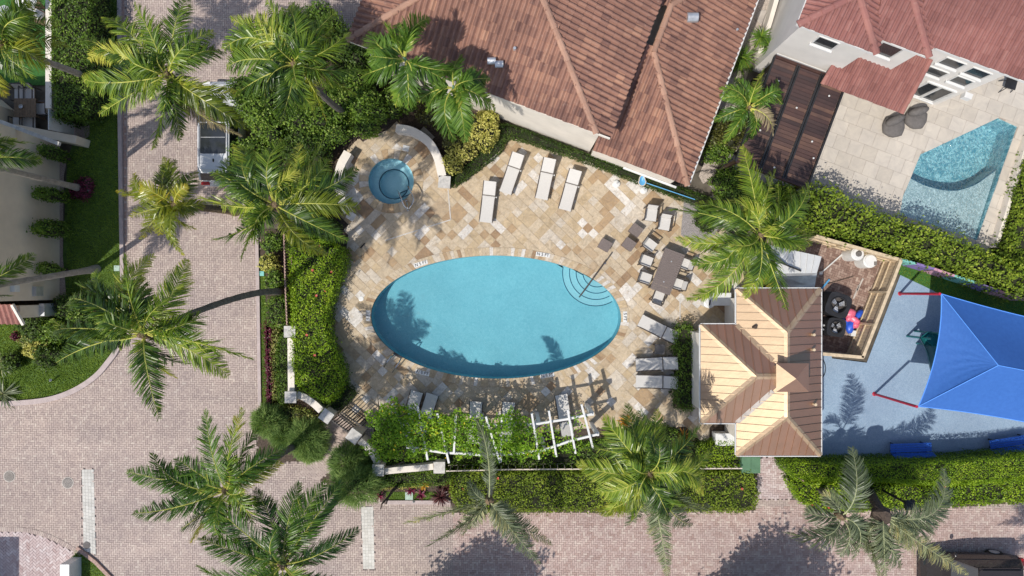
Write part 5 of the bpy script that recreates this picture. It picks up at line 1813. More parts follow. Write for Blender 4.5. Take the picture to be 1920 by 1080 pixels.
# meter boxes and an entry awning on the shaded wall
for (x, y, s, z, mt) in ((66, 541, 0.28, 3.0, 'whiteplastic'), (88, 546, 0.42, 1.6, 'galv')):
    k = (32 - z) / 32; yy = (540 - y) / PXM * k
    m = M(); m.box((hx + 0.09, yy, z), (0.18, s, s * 1.1)); m.build('meter_box', MT[mt], house3)
m = M(); m.box((hx + 0.12, W(0, 579).y - 0.0, 0.75), (0.24, 0.55, 1.3)); m.build('utility_cabinet', MT['galv'], house3)
lo = W(0, 592).y
m = M(); m.prism([(hx - 11, lo), (hx - .004, lo), (hx - .004, hy0 - .21), (hx - 11, hy0 - .21)], 0, 2.6); m.build('lower_wall', MT['stucco_tan'], house3)
Lr = Roof(Vector((hx, W(0, 601).y, 2.62)), (1, 0, 0), (0, 1, 0), 0.42)
lp3 = [Lr.xyz(-6, 0), Lr.xyz(0.12, 0), Lr.xyz(-0.1, 0.86), Lr.xyz(-6, 0.86)]
cd = tile_roof(Lr, lp3, house3, 0.22, 0.30, 0.07, 0, None, None, MT['redtile'])
put_tiles([(Lr, cd)], house3, 0.22, 0.30, 0.07, 40, MT['redridge'], MT['redtile'])
m = M(); m.bar(Lr.xyz(0.18, -0.05, 0.02), Lr.xyz(-0.04, 0.9, 0.02), 0.10, 0.14); m.build('fascia', MT['stucco'], house3)
# neighbour block outside the frame whose shade falls on the driveway
gx, gy = W(-26, 0).x, W(0, 1067).y
gar = thing('garage', 'flat roofed garage whose square shade falls on the corner driveway', 'garage', (gx - 3, gy - 3, 0))
m = M(); m.prism([(gx - 7, gy - 7), (gx, gy - 7), (gx, gy), (gx - 7, gy)], 0, 3.0); m.build('wall', MT['stucco'], gar)
m = M(); m.prism([(gx - 7.05, gy - 7.05), (gx + .05, gy - 7.05), (gx + .05, gy + .05), (gx - 7.05, gy + .05)], 3.003, 3.15); m.build('roof', MT['conc'], gar)
m = M(); m.box((gx - 3, gy + 0.05, 1.1), (3.0, 0.06, 2.2)); m.build('door', MT['white'], gar)

# ---- the cabana with the copper coloured metal roof
EZ = 3.0; CT = 0.50
def cz(px, py, z=EZ): return W(px, py, z)
x0, x1 = cz(1381, 0).x, cz(1538, 0).x; yT, yB = cz(0, 542).y, cz(0, 853).y
wx0 = cz(1314, 0).x; wyT, wyB = cz(0, 609).y, cz(0, 792).y
cab = thing('pool_cabana', 'small pool cabana with a coppery standing seam metal roof', 'cabana', ((x0 + x1) / 2, (yT + yB) / 2, 0))
mw = (x1 - x0) / 2; zr = EZ + mw * CT; cxm = (x0 + x1) / 2
wm = (wyT - wyB) / 2; wyc = (wyT + wyB) / 2
CT2 = (zr + 0.03 - EZ) / wm; zr2 = EZ + wm * CT2
Tt = Vector((cxm, yT - mw, zr)); Bb = Vector((cxm, yB + mw, zr))
V = lambda x, y, z=EZ: Vector((x, y, z))
# wing ridge
wa = V(wx0 + wm * 0.98, wyc, zr2)
we = V(cxm, wyc, zr2)           # the wing ridge runs a little past the main ridge
cwr = EZ


def seam_roof(poly, e, up, parent, w=0.33, off=0.0):
    """standing-seam panels clipped to one planar polygon"""
    e = Vector(e).normalized(); up = Vector(up).normalized(); nrm = e.cross(up)
    if nrm.z < 0: nrm = -nrm
    P0 = Vector(poly[0])
    uv = [((Vector(p) - P0).dot(e), (Vector(p) - P0).dot(up)) for p in poly]
    if sum(uv[i][0] * uv[(i + 1) % len(uv)][1] - uv[(i + 1) % len(uv)][0] * uv[i][1] for i in range(len(uv))) < 0: uv = uv[::-1]
    u0, u1 = min(q[0] for q in uv), max(q[0] for q in uv)
    k = 0; u = u0 + off
    n = max(1, round((u1 - u0) / w)); w = (u1 - u0) / n
    for k in range(n):
        a, b = u0 + k * w, u0 + (k + 1) * w
        q = clip_half([Vector((x, y)) for x, y in uv], (a + 0.004, 0), (1, 0)); q = clip_half(q, (b - 0.004, 0), (-1, 0))
        if len(q) < 3 or area2(q) < 0.01: continue
        m = M()
        m.slab([P0 + e * x + up * y + nrm * 0.03 for x, y in q], 0.03)
        # raised seam along the panel's edge
        lo = [y for x, y in q if abs(x - (a + 0.004)) < 0.02]
        if len(lo) >= 2:
            m.bar(P0 + e * (a + 0.012) + up * min(lo) + nrm * 0.045, P0 + e * (a + 0.012) + up * max(lo) + nrm * 0.045, 0.022, 0.045)
        m.build('roof_panel', MT['metalroof'], parent)


def slope_up(n, t): return (Vector(n) + Vector((0, 0, t))).normalized()
seam_roof([V(x0, yB), Bb, Tt, V(x0, yT)], (0, 1, 0), slope_up((1, 0, 0), CT), cab)
seam_roof([V(x1, yB), V(x1, yT), Tt, Bb], (0, 1, 0), slope_up((-1, 0, 0), CT), cab)
seam_roof([V(x0, yT), Tt, V(x1, yT)], (1, 0, 0), slope_up((0, -1, 0), CT), cab)
seam_roof([V(x0, yB), V(x1, yB), Bb], (1, 0, 0), slope_up((0, 1, 0), CT), cab)
# wing roof (slightly higher, so it rides over the main ridge)
tw = (zr2 - EZ) / (wa.x - wx0)
seam_roof([V(wx0, wyB), wa, V(wx0, wyT)][::-1], (0, 1, 0), slope_up((1, 0, 0), tw), cab)
seam_roof([V(wx0, wyT), wa, we, V(cxm - 0.2, wyT, EZ)], (1, 0, 0), slope_up((0, -1, 0), CT2), cab)
seam_roof([V(wx0, wyB), V(cxm - 0.2, wyB, EZ), we, wa], (1, 0, 0), slope_up((0, 1, 0), CT2), cab)
# square cupola with a little hipped roof where the ridges cross
cu_z = zr + 0.50
cc_ = W(1486, 708, cu_z)
m = M(); m.box((cc_.x, cc_.y, cu_z - 0.6), (1.0, 0.86, 1.24)); cup = m.build('cupola', MT['copper_trim'], cab)
qx, qy = 0.66, 0.58
cq = [Vector((cc_.x + a * qx, cc_.y + b * qy, cu_z)) for a, b in ((-1, -1), (1, -1), (1, 1), (-1, 1))]
ca = Vector((cc_.x, cc_.y, cu_z + 0.36))
for k in range(4):
    m = M(); m.slab([cq[k], cq[(k + 1) % 4], ca], 0.04); m.build('roof_panel', MT['metalroof'], cup)


def flash(a, b, w=0.24, h=0.05, mat='copper_trim', name='hip_flashing'):
    m = M(); a, b = Vector(a), Vector(b)
    t = (b - a).normalized(); s = t.cross(Vector((0, 0, 1))).normalized()
    u = s.cross(t)
    m.add([a - s * w / 2 + u * 0.01, a + u * (h + .02), a + s * w / 2 + u * 0.01, b - s * w / 2 + u * 0.01, b + u * (h + .02), b + s * w / 2 + u * 0.01], [[0, 1, 4, 3], [1, 2, 5, 4], [0, 2, 1], [3, 4, 5]])
    m.build(name, MT[mat], cab)


for a, b in ((V(x0, yT), Tt), (V(x1, yT), Tt), (V(x0, yB), Bb), (V(x1, yB), Bb), (V(wx0, wyT), wa), (V(wx0, wyB), wa)): flash(a, b)
flash(Tt, V(cxm, wyc + 0.4, zr), 0.24, name='ridge_flashing'); flash(V(cxm, wyc - 0.4, zr), Bb, 0.24, name='ridge_flashing'); flash(wa, we, 0.24, name='ridge_flashing')
for s, yy in ((1, wyT), (-1, wyB)):   # pale valley flashing
    a = V(x0, yy, EZ + 0.05); xv = cxm - 0.5; zv = EZ + (xv - x0) * CT
    b = V(xv, wyc + s * (zr2 - zv) / CT2, zv + 0.06)
    m = M(); m.bar(a, b, 0.20, 0.03); m.build('valley_flashing', MT['conc' if s < 0 else 'copper_trim'], cab)
for a, b in ((V(x0, yT), V(x1, yT)), (V(x1, yT), V(x1, yB)), (V(x1, yB), V(x0, yB)), (V(x0, yB), V(x0, wyB)), (V(x0, wyB), V(wx0, wyB)), (V(wx0, wyB), V(wx0, wyT)), (V(wx0, wyT), V(x0, wyT)), (V(x0, wyT), V(x0, yT))):
    d = (b - a).normalized(); nn = Vector((d.y, -d.x, 0)); c_ = V((x0 + x1) / 2 - .3, wyc)
    if nn.dot((a + b) / 2 - c_) < 0: nn = -nn
    m = M(); m.bar(a + nn * 0.05 + Vector((0, 0, -.02)), b + nn * 0.05 + Vector((0, 0, -.02)), 0.035, 0.10)
    m.bar(a + nn * 0.0 + Vector((0, 0, -.06)), b + nn * 0.0 + Vector((0, 0, -.06)), 0.10, 0.03)
    m.build('gutter', MT['white'], cab)
wi = 0.42
m = M(); m.prism([(x0 + wi, yB + wi), (x1 - .2, yB + wi), (x1 - .2, yT - wi), (x0 + wi, yT - wi)], 0.0, EZ - 0.08); m.build('wall', MT['stucco'], cab)
m = M(); m.prism([(wx0 + 0.18, wyB + wi), (x0 + wi - .003, wyB + wi), (x0 + wi - .003, wyT - wi), (wx0 + 0.18, wyT - wi)], 0.0, EZ - 0.08); m.build('wall', MT['stucco'], cab)
m = M(); c = W(1300, 700); m.box((W(1297, 0).x + .08, W(0, 700).y, 0.22), (0.32, 3.9, 0.44)); m.build('plinth', MT['conc'], cab)
for px, py in ((1412, 613),):
    zz = EZ + (W(px, py, 3.4).x - x0) * CT; P_ = W(px, py, zz); m = M(); m.tube([P_ + Vector((0, 0, -.1)), P_ + Vector((0.02, 0.0, .28))], 0.07, 10); m.build('vent_pipe', MT['bark'], cab)
for px, py in ((1522, 627), (1522, 655), (1525, 757)):
    zz = EZ + (x1 - W(px, py, 3.3).x) * CT; P_ = W(px, py, zz); m = M(); m.tube([P_ + Vector((0, 0, -.1)), P_ + Vector((0, 0, .25))], 0.06, 10); m.build('vent_pipe', MT['timber'], cab)
# white benches tucked by the cabana
for nm, lab, px, py, w, d, h in (('storage_box', 'white storage box with a flat lid beside the cabana under the palm', 1353, 561, 0.80, 0.52, 0.75), ('storage_box', 'white storage box beside the lower left cabana corner', 1360, 824, 0.85, 0.50, 0.70)):
    c = W(px, py, h); t = thing(nm, lab, 'storage box', (c.x, c.y, 0.03))
    m = M(); m.box((c.x, c.y, h / 2 + .01), (w, d, h - .06)); m.build('body', MT['white'], t)
    m = M(); m.box((c.x, c.y, h), (w + .06, d + .06, 0.06)); m.build('lid', MT['whiteplastic'], t)
c = W(1330, 567, 0.7); t = thing('drum', 'round white drum with a black handle next to the storage box', 'drum', (c.x, c.y, 0.03))
m = M(); m.lathe((c.x, c.y, 0.03), [(0.24, 0), (0.26, 0.35), (0.25, 0.66)], 20); m.build('body', MT['whiteplastic'], t, smooth=False)
m = M(); m.lathe((c.x, c.y, 0.69), [(0.27, 0), (0.27, 0.03), (0.20, 0.06)], 20); m.build('lid', MT['whiteplastic'], t)
m = M(); m.bar((c.x - .02, c.y - .14, .77), (c.x + .02, c.y + .10, .77), 0.05, 0.03); m.build('handle', MT['black'], t)
c = W(1408, 872, 0.95); t = thing('utility_cabinet', 'green utility cabinet standing at the cabana entry walk', 'cabinet', (c.x, c.y, 0.02))
m = M(); m.box((c.x, c.y, 0.47), (0.82, 0.66, 0.90)); m.build('body', MT['green'], t)
m = M(); m.box((c.x - .215, c.y, 0.945), (0.42, 0.74, 0.05)); m.build('lid', MT['green'], t)
m = M(); m.box((c.x + .215, c.y, 0.945), (0.42, 0.74, 0.05)); m.build('lid', MT['green'], t)
# ------------------------------------------------------------------ furniture and street things
def place(proto, used, loc, rz, label, group=None):
    o = proto if not used else copy_tree(proto)
    o.location = loc; o.rotation_euler = (0, 0, rz)
    o['label'] = label
    if group: o['group'] = group
    return o


# ---- sun loungers (head towards +Y in their own frame)
def make_lounger():
    t = thing('sun_lounger', 'lounger', 'sun lounger')
    w, L, hb = 0.60, 1.95, 0.66
    sz, yb = 0.33, L - 0.72
    m = M()
    for s in (-1, 1):
        m.bar((s * w / 2, 0, sz - .04), (s * w / 2, yb + .5, sz - .04), 0.045, 0.07)
    m.bar((-w / 2, 0.03, sz - .04), (w / 2, 0.03, sz - .04), 0.04, 0.06); m.bar((-w / 2, yb, sz - .04), (w / 2, yb, sz - .04), 0.04, 0.06)
    m.build('frame', MT['brownmetal'], t)
    for x in (-1, 1):
        for y in (0.12, yb + 0.42):
            m = M(); m.box((x * (w / 2 - .01), y, 0.155), (0.05, 0.06, 0.31)); m.build('leg', MT['brownmetal'], t)
    m = M()
    n = 6
    for i in range(n):     # slightly sagging sling
        a, b = i / n, (i + 1) / n
        sag = lambda q: -0.02 * math.sin(math.pi * q)
        m.add([(-w / 2 + .012, a * yb, sz + sag(a)), (w / 2 - .012, a * yb, sz + sag(a)), (w / 2 - .012, b * yb, sz + sag(b)), (-w / 2 + .012, b * yb, sz + sag(b))], [[0, 1, 2, 3]])
    m.build('seat', MT['sling'], t)
    back = thing_part = None
    m = M(); dy, dz = 0.60, hb - sz - .02
    m.slab([(-w / 2 + .012, yb + .045, sz + .01), (w / 2 - .012, yb + .045, sz + .01), (w / 2 - .012, yb + .045 + dy, sz + dz), (-w / 2 + .012, yb + .045 + dy, sz + dz)], 0.02)
    bk = m.build('backrest', MT['sling'], t)
    for s in (-1, 1):
        m = M(); m.bar((s * w / 2, yb + .04, sz - .02), (s * w / 2, yb + .045 + dy, sz + dz - .02), 0.04, 0.05); m.build('back_rail', MT['brownmetal'], bk)
    m = M(); m.bar((-w / 2 + .02, yb + .018, sz + .012), (w / 2 - .02, yb + .018, sz + .012), 0.045, 0.02); m.build('hinge_strap', MT['strap'], t)
    m = M(); m.blob((w / 2 + .05, yb - .02, sz - .02), (.035, .035, .03), 8, 4); m.build('knob', MT['whiteplastic'], t)
    return t


lg = make_lounger()
first = True
for hx_, hy_, fx, fy, lab in ((919, 342.5, 910.5, 417, 'white sling sun lounger set lowest of the four above the pool'),
                              (972, 288.5, 947, 362, 'white sling sun lounger nearest the yellow shrubs, with its head by the grass edge'),
                              (1031.5, 297, 1015, 373.5, 'white sling sun lounger second from the right in the upper row'),
                              (1079, 322, 1058.5, 394, 'white sling sun lounger at the right end of the upper row, nearest the house'),
                              (1263, 631, 1200, 600, 'white sling sun lounger set askew right of the pool, dappled by palm shade'),
                              (1270, 681, 1192, 684, 'white sling sun lounger upper one of the parallel pair left of the cabana hedge'),
                              (1274, 718, 1192, 715, 'white sling sun lounger lower one of the parallel pair left of the cabana hedge'),
                              (762, 800, 782, 734, 'sun lounger in shade, leftmost of the row under the vine pergola'),
                              (789, 806, 811, 739, 'sun lounger in shade close beside the leftmost one by the vine pergola'),
                              (888, 828, 893, 753, 'sun lounger in shade in the middle of the vine pergola row, foot end showing'),
                              (947, 830, 954, 754, 'sun lounger speckled with light next to the palm frond at the vine pergola'),
                              (1064, 812, 1052, 740, 'sun lounger at the right end of the vine pergola row between white rafters')):
    h, f = W(hx_, hy_, 0.62), W(fx, fy, 0.33)
    d = Vector((h.x - f.x, h.y - f.y)); a = math.atan2(d.y, d.x) - math.pi / 2
    place(lg, not first, (f.x, f.y, 0.034), a, lab, 'sun loungers round the pool'); first = False

# ---- dining set
TC = [W(*q, 0.74) for q in ((1247.6, 463.9), (1285, 479), (1254.7, 554.5), (1219, 540))]
tc = sum(TC, Vector()) / 4
ta = math.atan2((TC[0] - TC[3]).y, (TC[0] - TC[3]).x)
tl, tw_ = ((TC[0] - TC[3]).length + (TC[1] - TC[2]).length) / 2, ((TC[0] - TC[1]).length + (TC[3] - TC[2]).length) / 2
tb_ = thing('dining_table', 'long taupe slatted dining table with six white chairs round it', 'table', (tc.x, tc.y, 0.034))
co_, si_ = math.cos(ta), math.sin(ta)
def tp(u, v, z): return (tc.x + u * co_ - v * si_, tc.y + u * si_ + v * co_, z)
nsl = 20
for half in (0, 1):
    for k in range(nsl // 2):
        u = -tl / 2 + (half * (nsl // 2) + k + 0.5) * tl / nsl
        m = M(); m.box(tp(u, 0, 0.735), (tl / nsl - 0.008, tw_, 0.025), ta); m.build('slat', MT['wicker'], tb_)
for s in (-1, 1):
    m = M(); m.bar(tp(-tl / 2 + .05, s * (tw_ / 2 - .06), 0.69), tp(tl / 2 - .05, s * (tw_ / 2 - .06), 0.69), 0.05, 0.06); m.build('rail', MT['brownmetal'], tb_)
    for e in (-1, 1):
        m = M(); m.box(tp(e * (tl / 2 - .08), s * (tw_ / 2 - .06), 0.36), (0.07, 0.07, 0.66), ta); m.build('leg', MT['brownmetal'], tb_)
for u in (-tl / 4, tl / 4):
    c = tp(u, 0, 0.755); m = M(); m.lathe(c, [(0.035, 0), (0.03, 0.015)], 10); m.build('parasol_hole_cap', MT['galv'], tb_)


def make_chair(arm=True, low=False):
    """faces +Y"""
    t = thing('armchair' if low else 'dining_chair', 'chair', 'chair')
    w, d, sh, bh = (0.56, 0.55, 0.42, 0.80) if not low else (0.62, 0.62, 0.38, 0.76)
    m = M(); m.box((0, 0.02, sh), (w - .10, d - .06, 0.06)); m.build('seat', MT['sling'], t)
    m = M()
    for s in (-1, 1): m.bar((s * (w / 2 - .05), -d / 2 + .02, sh), (s * (w / 2 - .05), -d / 2 - .10, bh), 0.035, 0.035)
    m.bar((-w / 2 + .05, -d / 2 - .10, bh), (w / 2 - .05, -d / 2 - .10, bh), 0.04, 0.04)
    m.build('back_frame', MT['brownmetal'], t)
    m = M(); m.slab([(-w / 2 + .08, -d / 2 + .05, sh + .05), (w / 2 - .08, -d / 2 + .05, sh + .05), (w / 2 - .08, -d / 2 - .08, bh - .03), (-w / 2 + .08, -d / 2 - .08, bh - .03)], 0.02)
    m.build('backrest', MT['sling'], t)
    for s in (-1, 1):
        m = M(); m.bar((s * w / 2, -d / 2 - .03, 0.62), (s * w / 2, d / 2, 0.62), 0.05, 0.03); m.build('armrest', MT['brownmetal'], t)
        for y in (-d / 2 + .02, d / 2 - .02):
            m = M(); m.bar((s * w / 2, y, 0), (s * w / 2, y, 0.61), 0.04, 0.04); m.build('leg', MT['brownmetal'], t)
        m = M(); m.bar((s * (w / 2 - .04), -d / 2, sh - .02), (s * (w / 2 - .04), d / 2, sh - .02), 0.03, 0.04); m.build('seat_rail', MT['brownmetal'], t)
    m = M(); m.bar((-w / 2, d / 2 - .02, sh - .02), (w / 2, d / 2 - .02, sh - .02), 0.03, 0.04); m.build('seat_rail', MT['brownmetal'], t)
    return t


ch = make_chair()
first = True
side = math.degrees(ta)
for px, py, face, lab in ((1219, 459, side - 196, 'dining chair turned away at the upper left corner of the taupe table'), (1212, 489, side - 180, 'dining chair in the middle of the left side of the taupe table'),
                          (1210, 521, side - 178, 'dining chair lowest on the left side of the taupe table'), (1234.5, 556, side - 90, 'dining chair at the foot end of the taupe table'),
                          (1283, 494, side + 0, 'dining chair upper one on the right of the taupe table, under a frond'), (1270, 532, side + 3, 'dining chair lower one on the right of the taupe table')):
    c = W(px, py, 0.45)
    place(ch, not first, (c.x, c.y, 0.034), R(face), lab, 'dining chairs round the table'); first = False
al = make_chair(low=True)
first = True
for px, py, face, lab in ((1221, 402, 172, 'low white lounge armchair, left one of two by the grass strip'), (1246, 419, 170, 'low white lounge armchair, right one of two by the pebbles and palm')):
    c = W(px, py, 0.45)
    place(al, not first, (c.x, c.y, 0.034), R(face), lab, 'lounge armchairs by the palm'); first = False

st = thing('ottoman', 'ottoman', 'ottoman')
m = M(); m.box((0, 0, 0.20), (0.50, 0.44, 0.36), taper=0.96); m.build('body', MT['wicker'], st)
m = M(); m.box((0, 0, 0.40), (0.54, 0.48, 0.045)); m.build('top', MT['wicker'], st)
first = True
for px, py, a, lab in ((1192.5, 431.5, -37, 'square taupe ottoman nearest the two armchairs'), (1179.5, 458, -35, 'square taupe ottoman in the middle of the three'), (1134.5, 459.5, -30, 'square taupe ottoman nearest the pool handrail')):
    c = W(px, py, 0.42); place(st, not first, (c.x, c.y, 0.034), R(a), lab, 'ottomans on the deck'); first = False
c = W(1237, 655, 0.45); t = thing('side_table', 'small dark side table between the loungers left of the cabana hedge', 'side table', (c.x, c.y, 0.034))
m = M(); m.box((c.x, c.y, 0.44), (0.46, 0.46, 0.04), R(-3)); m.build('top', MT['greycloth'], t)
for a in (-1, 1):
    for b in (-1, 1):
        m = M(); m.box((c.x + a * .19, c.y + b * .19, 0.22), (.04, .04, .40)); m.build('leg', MT['brownmetal'], t)

# ---- deck bits: hydrant-like round covers, pool net, handrails, ladder
for px, py, lab in ((1156, 344.5, 'round white parasol base on the deck, left of the pool net'), (1207, 356.5, 'round white parasol base on the deck, right beneath the pool net')):
    c = W(px, py, 0.1); t = thing('parasol_stand', lab, 'parasol stand', (c.x, c.y, 0.034), 'white parasol bases')
    m = M(); m.lathe((c.x, c.y, 0.034), [(0.185, 0), (0.185, 0.05), (0.15, 0.10), (0.05, 0.13)], 24); m.build('weight', MT['whiteplastic'], t)
    m = M(); m.tube([(c.x, c.y, 0.12), (c.x, c.y, 0.36)], 0.028, 10); m.build('tube', MT['galv'], t)
t = thing('pool_net', 'blue pool skimmer net on a long blue pole lying on the grass strip', 'pool net', W(1204, 339, 0.45))
a, b = W(1212, 343, 0.5), W(1303, 374, 0.5)
m = M(); m.tube([a, b], 0.022, 8); m.build('pole', MT['bluepipe'], t)
c = W(1204, 339, 0.5)
lp_ = [(c.x + 0.24 * math.cos(q) * (1 if math.sin(q) < 0 else .8) * .75, c.y + 0.24 * math.sin(q), 0.5) for q in np.linspace(0, 6.283, 17)]
m = M(); m.tube(lp_, 0.02, 6, caps=False); m.build('hoop', MT['creamline'], t)
m = M(); m.add([(x, y, 0.49) for x, y, z in lp_[:-1]] + [(c.x, c.y, 0.40)], [[i, (i + 1) % 16, 16] for i in range(16)]); m.build('mesh_bag', MT['bluepipe'], t)

t = thing('handrail', 'long straight steel handrail running down the curved pool steps', 'handrail', W(1134, 490, 0))
m = M(); m.tube([W(1134, 493, 0.0), W(1137, 487, 0.85), W(1113, 520, 0.80), W(1090, 552, 0.15), W(1086, 557, -0.95)], 0.035, 8); m.build('rail', MT['brownmetal'], t)
m = M(); m.tube([W(1113, 522, -0.3), W(1113, 520, 0.80)], 0.03, 8); m.build('post', MT['steel'], t)
m = M(); m.lathe(W(1134, 493, 0.034), [(0.08, 0), (0.06, 0.03)], 12); m.build('flange', MT['steel'], t)
t = thing('pool_ladder', 'steel pool ladder with two bent rails on the lower left pool edge', 'ladder', W(736, 680, 0))
for (a, b, c_) in (((720, 688), (731, 671), (740, 665)), ((736, 698), (748, 680), (752, 672))):
    m = M(); m.tube([W(*a, 0.03), W(*a, 0.55), W((a[0] + b[0]) / 2, (a[1] + b[1]) / 2, 0.75), W(*b, 0.72), W(*c_, 0.3), W(*c_, -1.0)], 0.028, 8); m.build('rail', MT['steel'], t)
for k, z in enumerate((-0.35, -0.62, -0.9)):
    m = M(); m.bar(W(740, 665, z), W(752, 672, z), 0.12, 0.04); m.build('rung', MT['steel'], t)
m = M(); m.bar(W(738, 662, 0.42), W(753, 671, 0.42), 0.10, 0.04); m.build('top_step', MT['black'], t)
for (pts, lab) in (([(745, 357, 0.05), (748, 362, 0.7), (757, 384, 0.72), (763, 391, 0.65), (764, 385, 0.6), (762, 377, 0.03)], 'bent steel grab rail left of the spa steps'),
                   ([(764, 348, -0.3), (765, 350, 0.6), (775, 369, 0.7), (774, 380, 0.7), (767, 391, 0.65), (765, 394, 0.03)], 'bent steel grab rail right of the spa steps')):
    t = thing('grab_rail', lab, 'handrail', W(pts[0][0], pts[0][1], 0.03), 'spa grab rails')
    m = M(); m.tube(spline([tuple(W(*q)) for q in pts], 4), 0.03, 8); m.build('rail', MT['steel'], t)
    m = M(); m.lathe(W(pts[-1][0], pts[-1][1], 0.034), [(0.07, 0), (0.05, 0.03)], 12); m.build('flange', MT['steel'], t)
for px, py, r, lab in ((677, 560, 0.12, 'round white skimmer lid set in the deck left of the pool'),):
    c = W(px, py, 0.05); m = M(); m.lathe((c.x, c.y, 0.034), [(r, 0), (r, 0.008), (r * .8, 0.014)], 20); o = m.build('skimmer_lid', MT['whiteplastic']); tag(o, lab, 'lid')
c = W(761, 278, 0.05); m = M(); m.box((c.x, c.y, 0.05), (0.30, 0.27, 0.014), R(-15)); o = m.build('access_lid', MT['whiteplastic']); tag(o, 'square white access lid set in the deck above the spa', 'lid')
c = W(681, 461, 0.1); t = thing('hose_fitting', 'small dark pipe fitting lying on the deck below the spa', 'pipe fitting', (c.x, c.y, .034)); m = M(); m.bar(W(676, 465, .09), W(684, 456, .09), .05, .05); m.build('body', MT['black'], t)

# ---- low walls, pillars, rails and the gate round the pool garden
def pillar(px, py, size, h, rz, lab, group='cast stone pillars of the pool garden wall'):
    c = W(px, py, h); t = thing('wall_pillar', lab, 'pillar', (c.x, c.y, 0), group)
    s = size / PXM * (CAM_H - h) / CAM_H
    m = M(); m.box((c.x, c.y, h / 2 - .05), (s * .82, s * .82, h - .1), R(rz)); m.build('shaft', MT['stucco_tan'], t)
    m = M(); m.box((c.x, c.y, h - .085), (s * .92, s * .92, 0.05), R(rz)); m.box((c.x, c.y, h - .03), (s, s, 0.06), R(rz)); m.build('cap', MT['cast'], t)


for a in ((833, 341, 22.5, .75, -4, 'square white pillar ending the curved spa wall beside the grass'), (658, 405, 15, .75, -35, 'small pillar at the shaded lower end of the left spa wall'),
          (543, 622, 21.5, 1.25, 0, 'pillar at the end of the picket rail left of the bright hedge'), (544.5, 745, 21.5, 1.25, 0, 'grey topped pillar at the corner of the left garden wall'),
          (611.5, 780.5, 22, 1.45, -36, 'diagonally set pillar on the left side of the iron gate'), (663, 818, 23, 1.45, -36, 'diagonally set pillar on the right side of the iron gate'),
          (709, 882, 21.5, 1.25, 0, 'pillar by the feathery tree where the front wall begins'), (823.5, 877, 21.5, 1.25, 0, 'pillar between the low front wall and the thin front rail')):
    pillar(*a)


def arc_px(cx, cy, r, a0, a1, n=16): return [(cx + r * math.cos(R(a0 + (a1 - a0) * i / n)), cy - r * math.sin(R(a0 + (a1 - a0) * i / n))) for i in range(n + 1)]


low_wall('curved_wall', 'curved cream wall sweeping round the upper right of the spa', 'wall', sp2([(742, 240), (770, 245), (800, 263), (819, 292), (829, 330)], 6), 0.30, 0.75, MT['stucco'], MT['stucco'], capw=0.04)
low_wall('curved_wall', 'curved cream wall sheltering the left side of the spa', 'wall', sp2([(652, 285), (638, 312), (634, 345), (640, 375), (652, 397)], 6), 0.30, 0.75, MT['stucco'], MT['stucco'], capw=0.04)
low_wall('garden_wall', 'short straight cream wall between the two left pillars', 'wall', [(545, 634), (546, 734)], 0.26, 0.95, MT['stucco_tan'], MT['stucco'], capw=0.02)
low_wall('garden_wall', 'curved cream wall from the corner pillar to the gate', 'wall', sp2([(557, 740), (572, 746), (588, 757), (602, 770)], 5), 0.28, 0.95, MT['stucco_tan'], MT['stucco'], capw=0.02)
low_wall('garden_wall', 'curved cream wall from the gate down to the front wall', 'wall', sp2([(674, 826), (688, 838), (700, 854), (708, 870)], 5), 0.26, 0.95, MT['stucco_tan'], MT['stucco'], capw=0.02)
low_wall('garden_wall', 'slightly bowed low cream wall between the two front pillars', 'wall', sp2([(721, 884), (750, 881), (785, 878), (812, 875)], 5), 0.24, 0.95, MT['stucco_tan'], MT['stucco'], capw=0.02)


def picket_rail(name, lab, pts, h, mat, step, pw=0.03, rail=0.07):
    p = [W(x, y, h) for x, y in pts]
    t = thing(name, lab, 'fence', (p[0].x, p[0].y, 0))
    for i in range(len(p) - 1):
        for z in (h - .03, 0.2):
            a, b = p[i].copy(), p[i + 1].copy(); a.z = b.z = z
            m = M(); m.bar(a, b, rail, 0.05); m.build('rail', mat, t)
        n = int((p[i + 1] - p[i]).length / step)
        for k in range(n):
            q = p[i] + (p[i + 1] - p[i]) * ((k + .5) / n)
            m = M(); m.box((q.x, q.y, h / 2 + .05), (pw, pw, h)); m.build('picket', mat, t)


picket_rail('picket_fence', 'rusty pink picket rail along the left edge of the bright hedge', [(531, 400), (533, 470), (535, 540), (538, 610)], 1.2, MT['rust'], 0.13, 0.045, 0.06)
picket_rail('picket_fence', 'thin cream rail running along the front hedge to the cabana', [(836, 883.5), (960, 880.5), (1120, 879.5), (1280, 879), (1392, 878.5)], 1.2, MT['creamline'], 0.30, 0.03, 0.05)
# gate
ga, gb = W(622, 788, 1.3), W(655, 812, 1.3)
gt_ = thing('iron_gate', 'black iron gate with vertical bars between two diagonally set pillars', 'gate', ((ga.x + gb.x) / 2, (ga.y + gb.y) / 2, 0))
for z in (0.12, 1.25):
    a, b = ga.copy(), gb.copy(); a.z = b.z = z; m = M(); m.bar(a, b, 0.06, 0.06); m.build('rail', MT['iron'], gt_)
for k in range(9):
    q = ga + (gb - ga) * (k / 8); m = M(); m.bar((q.x, q.y, 0.05), (q.x, q.y, 1.35), 0.035, 0.035); m.build('bar', MT['iron'], gt_)
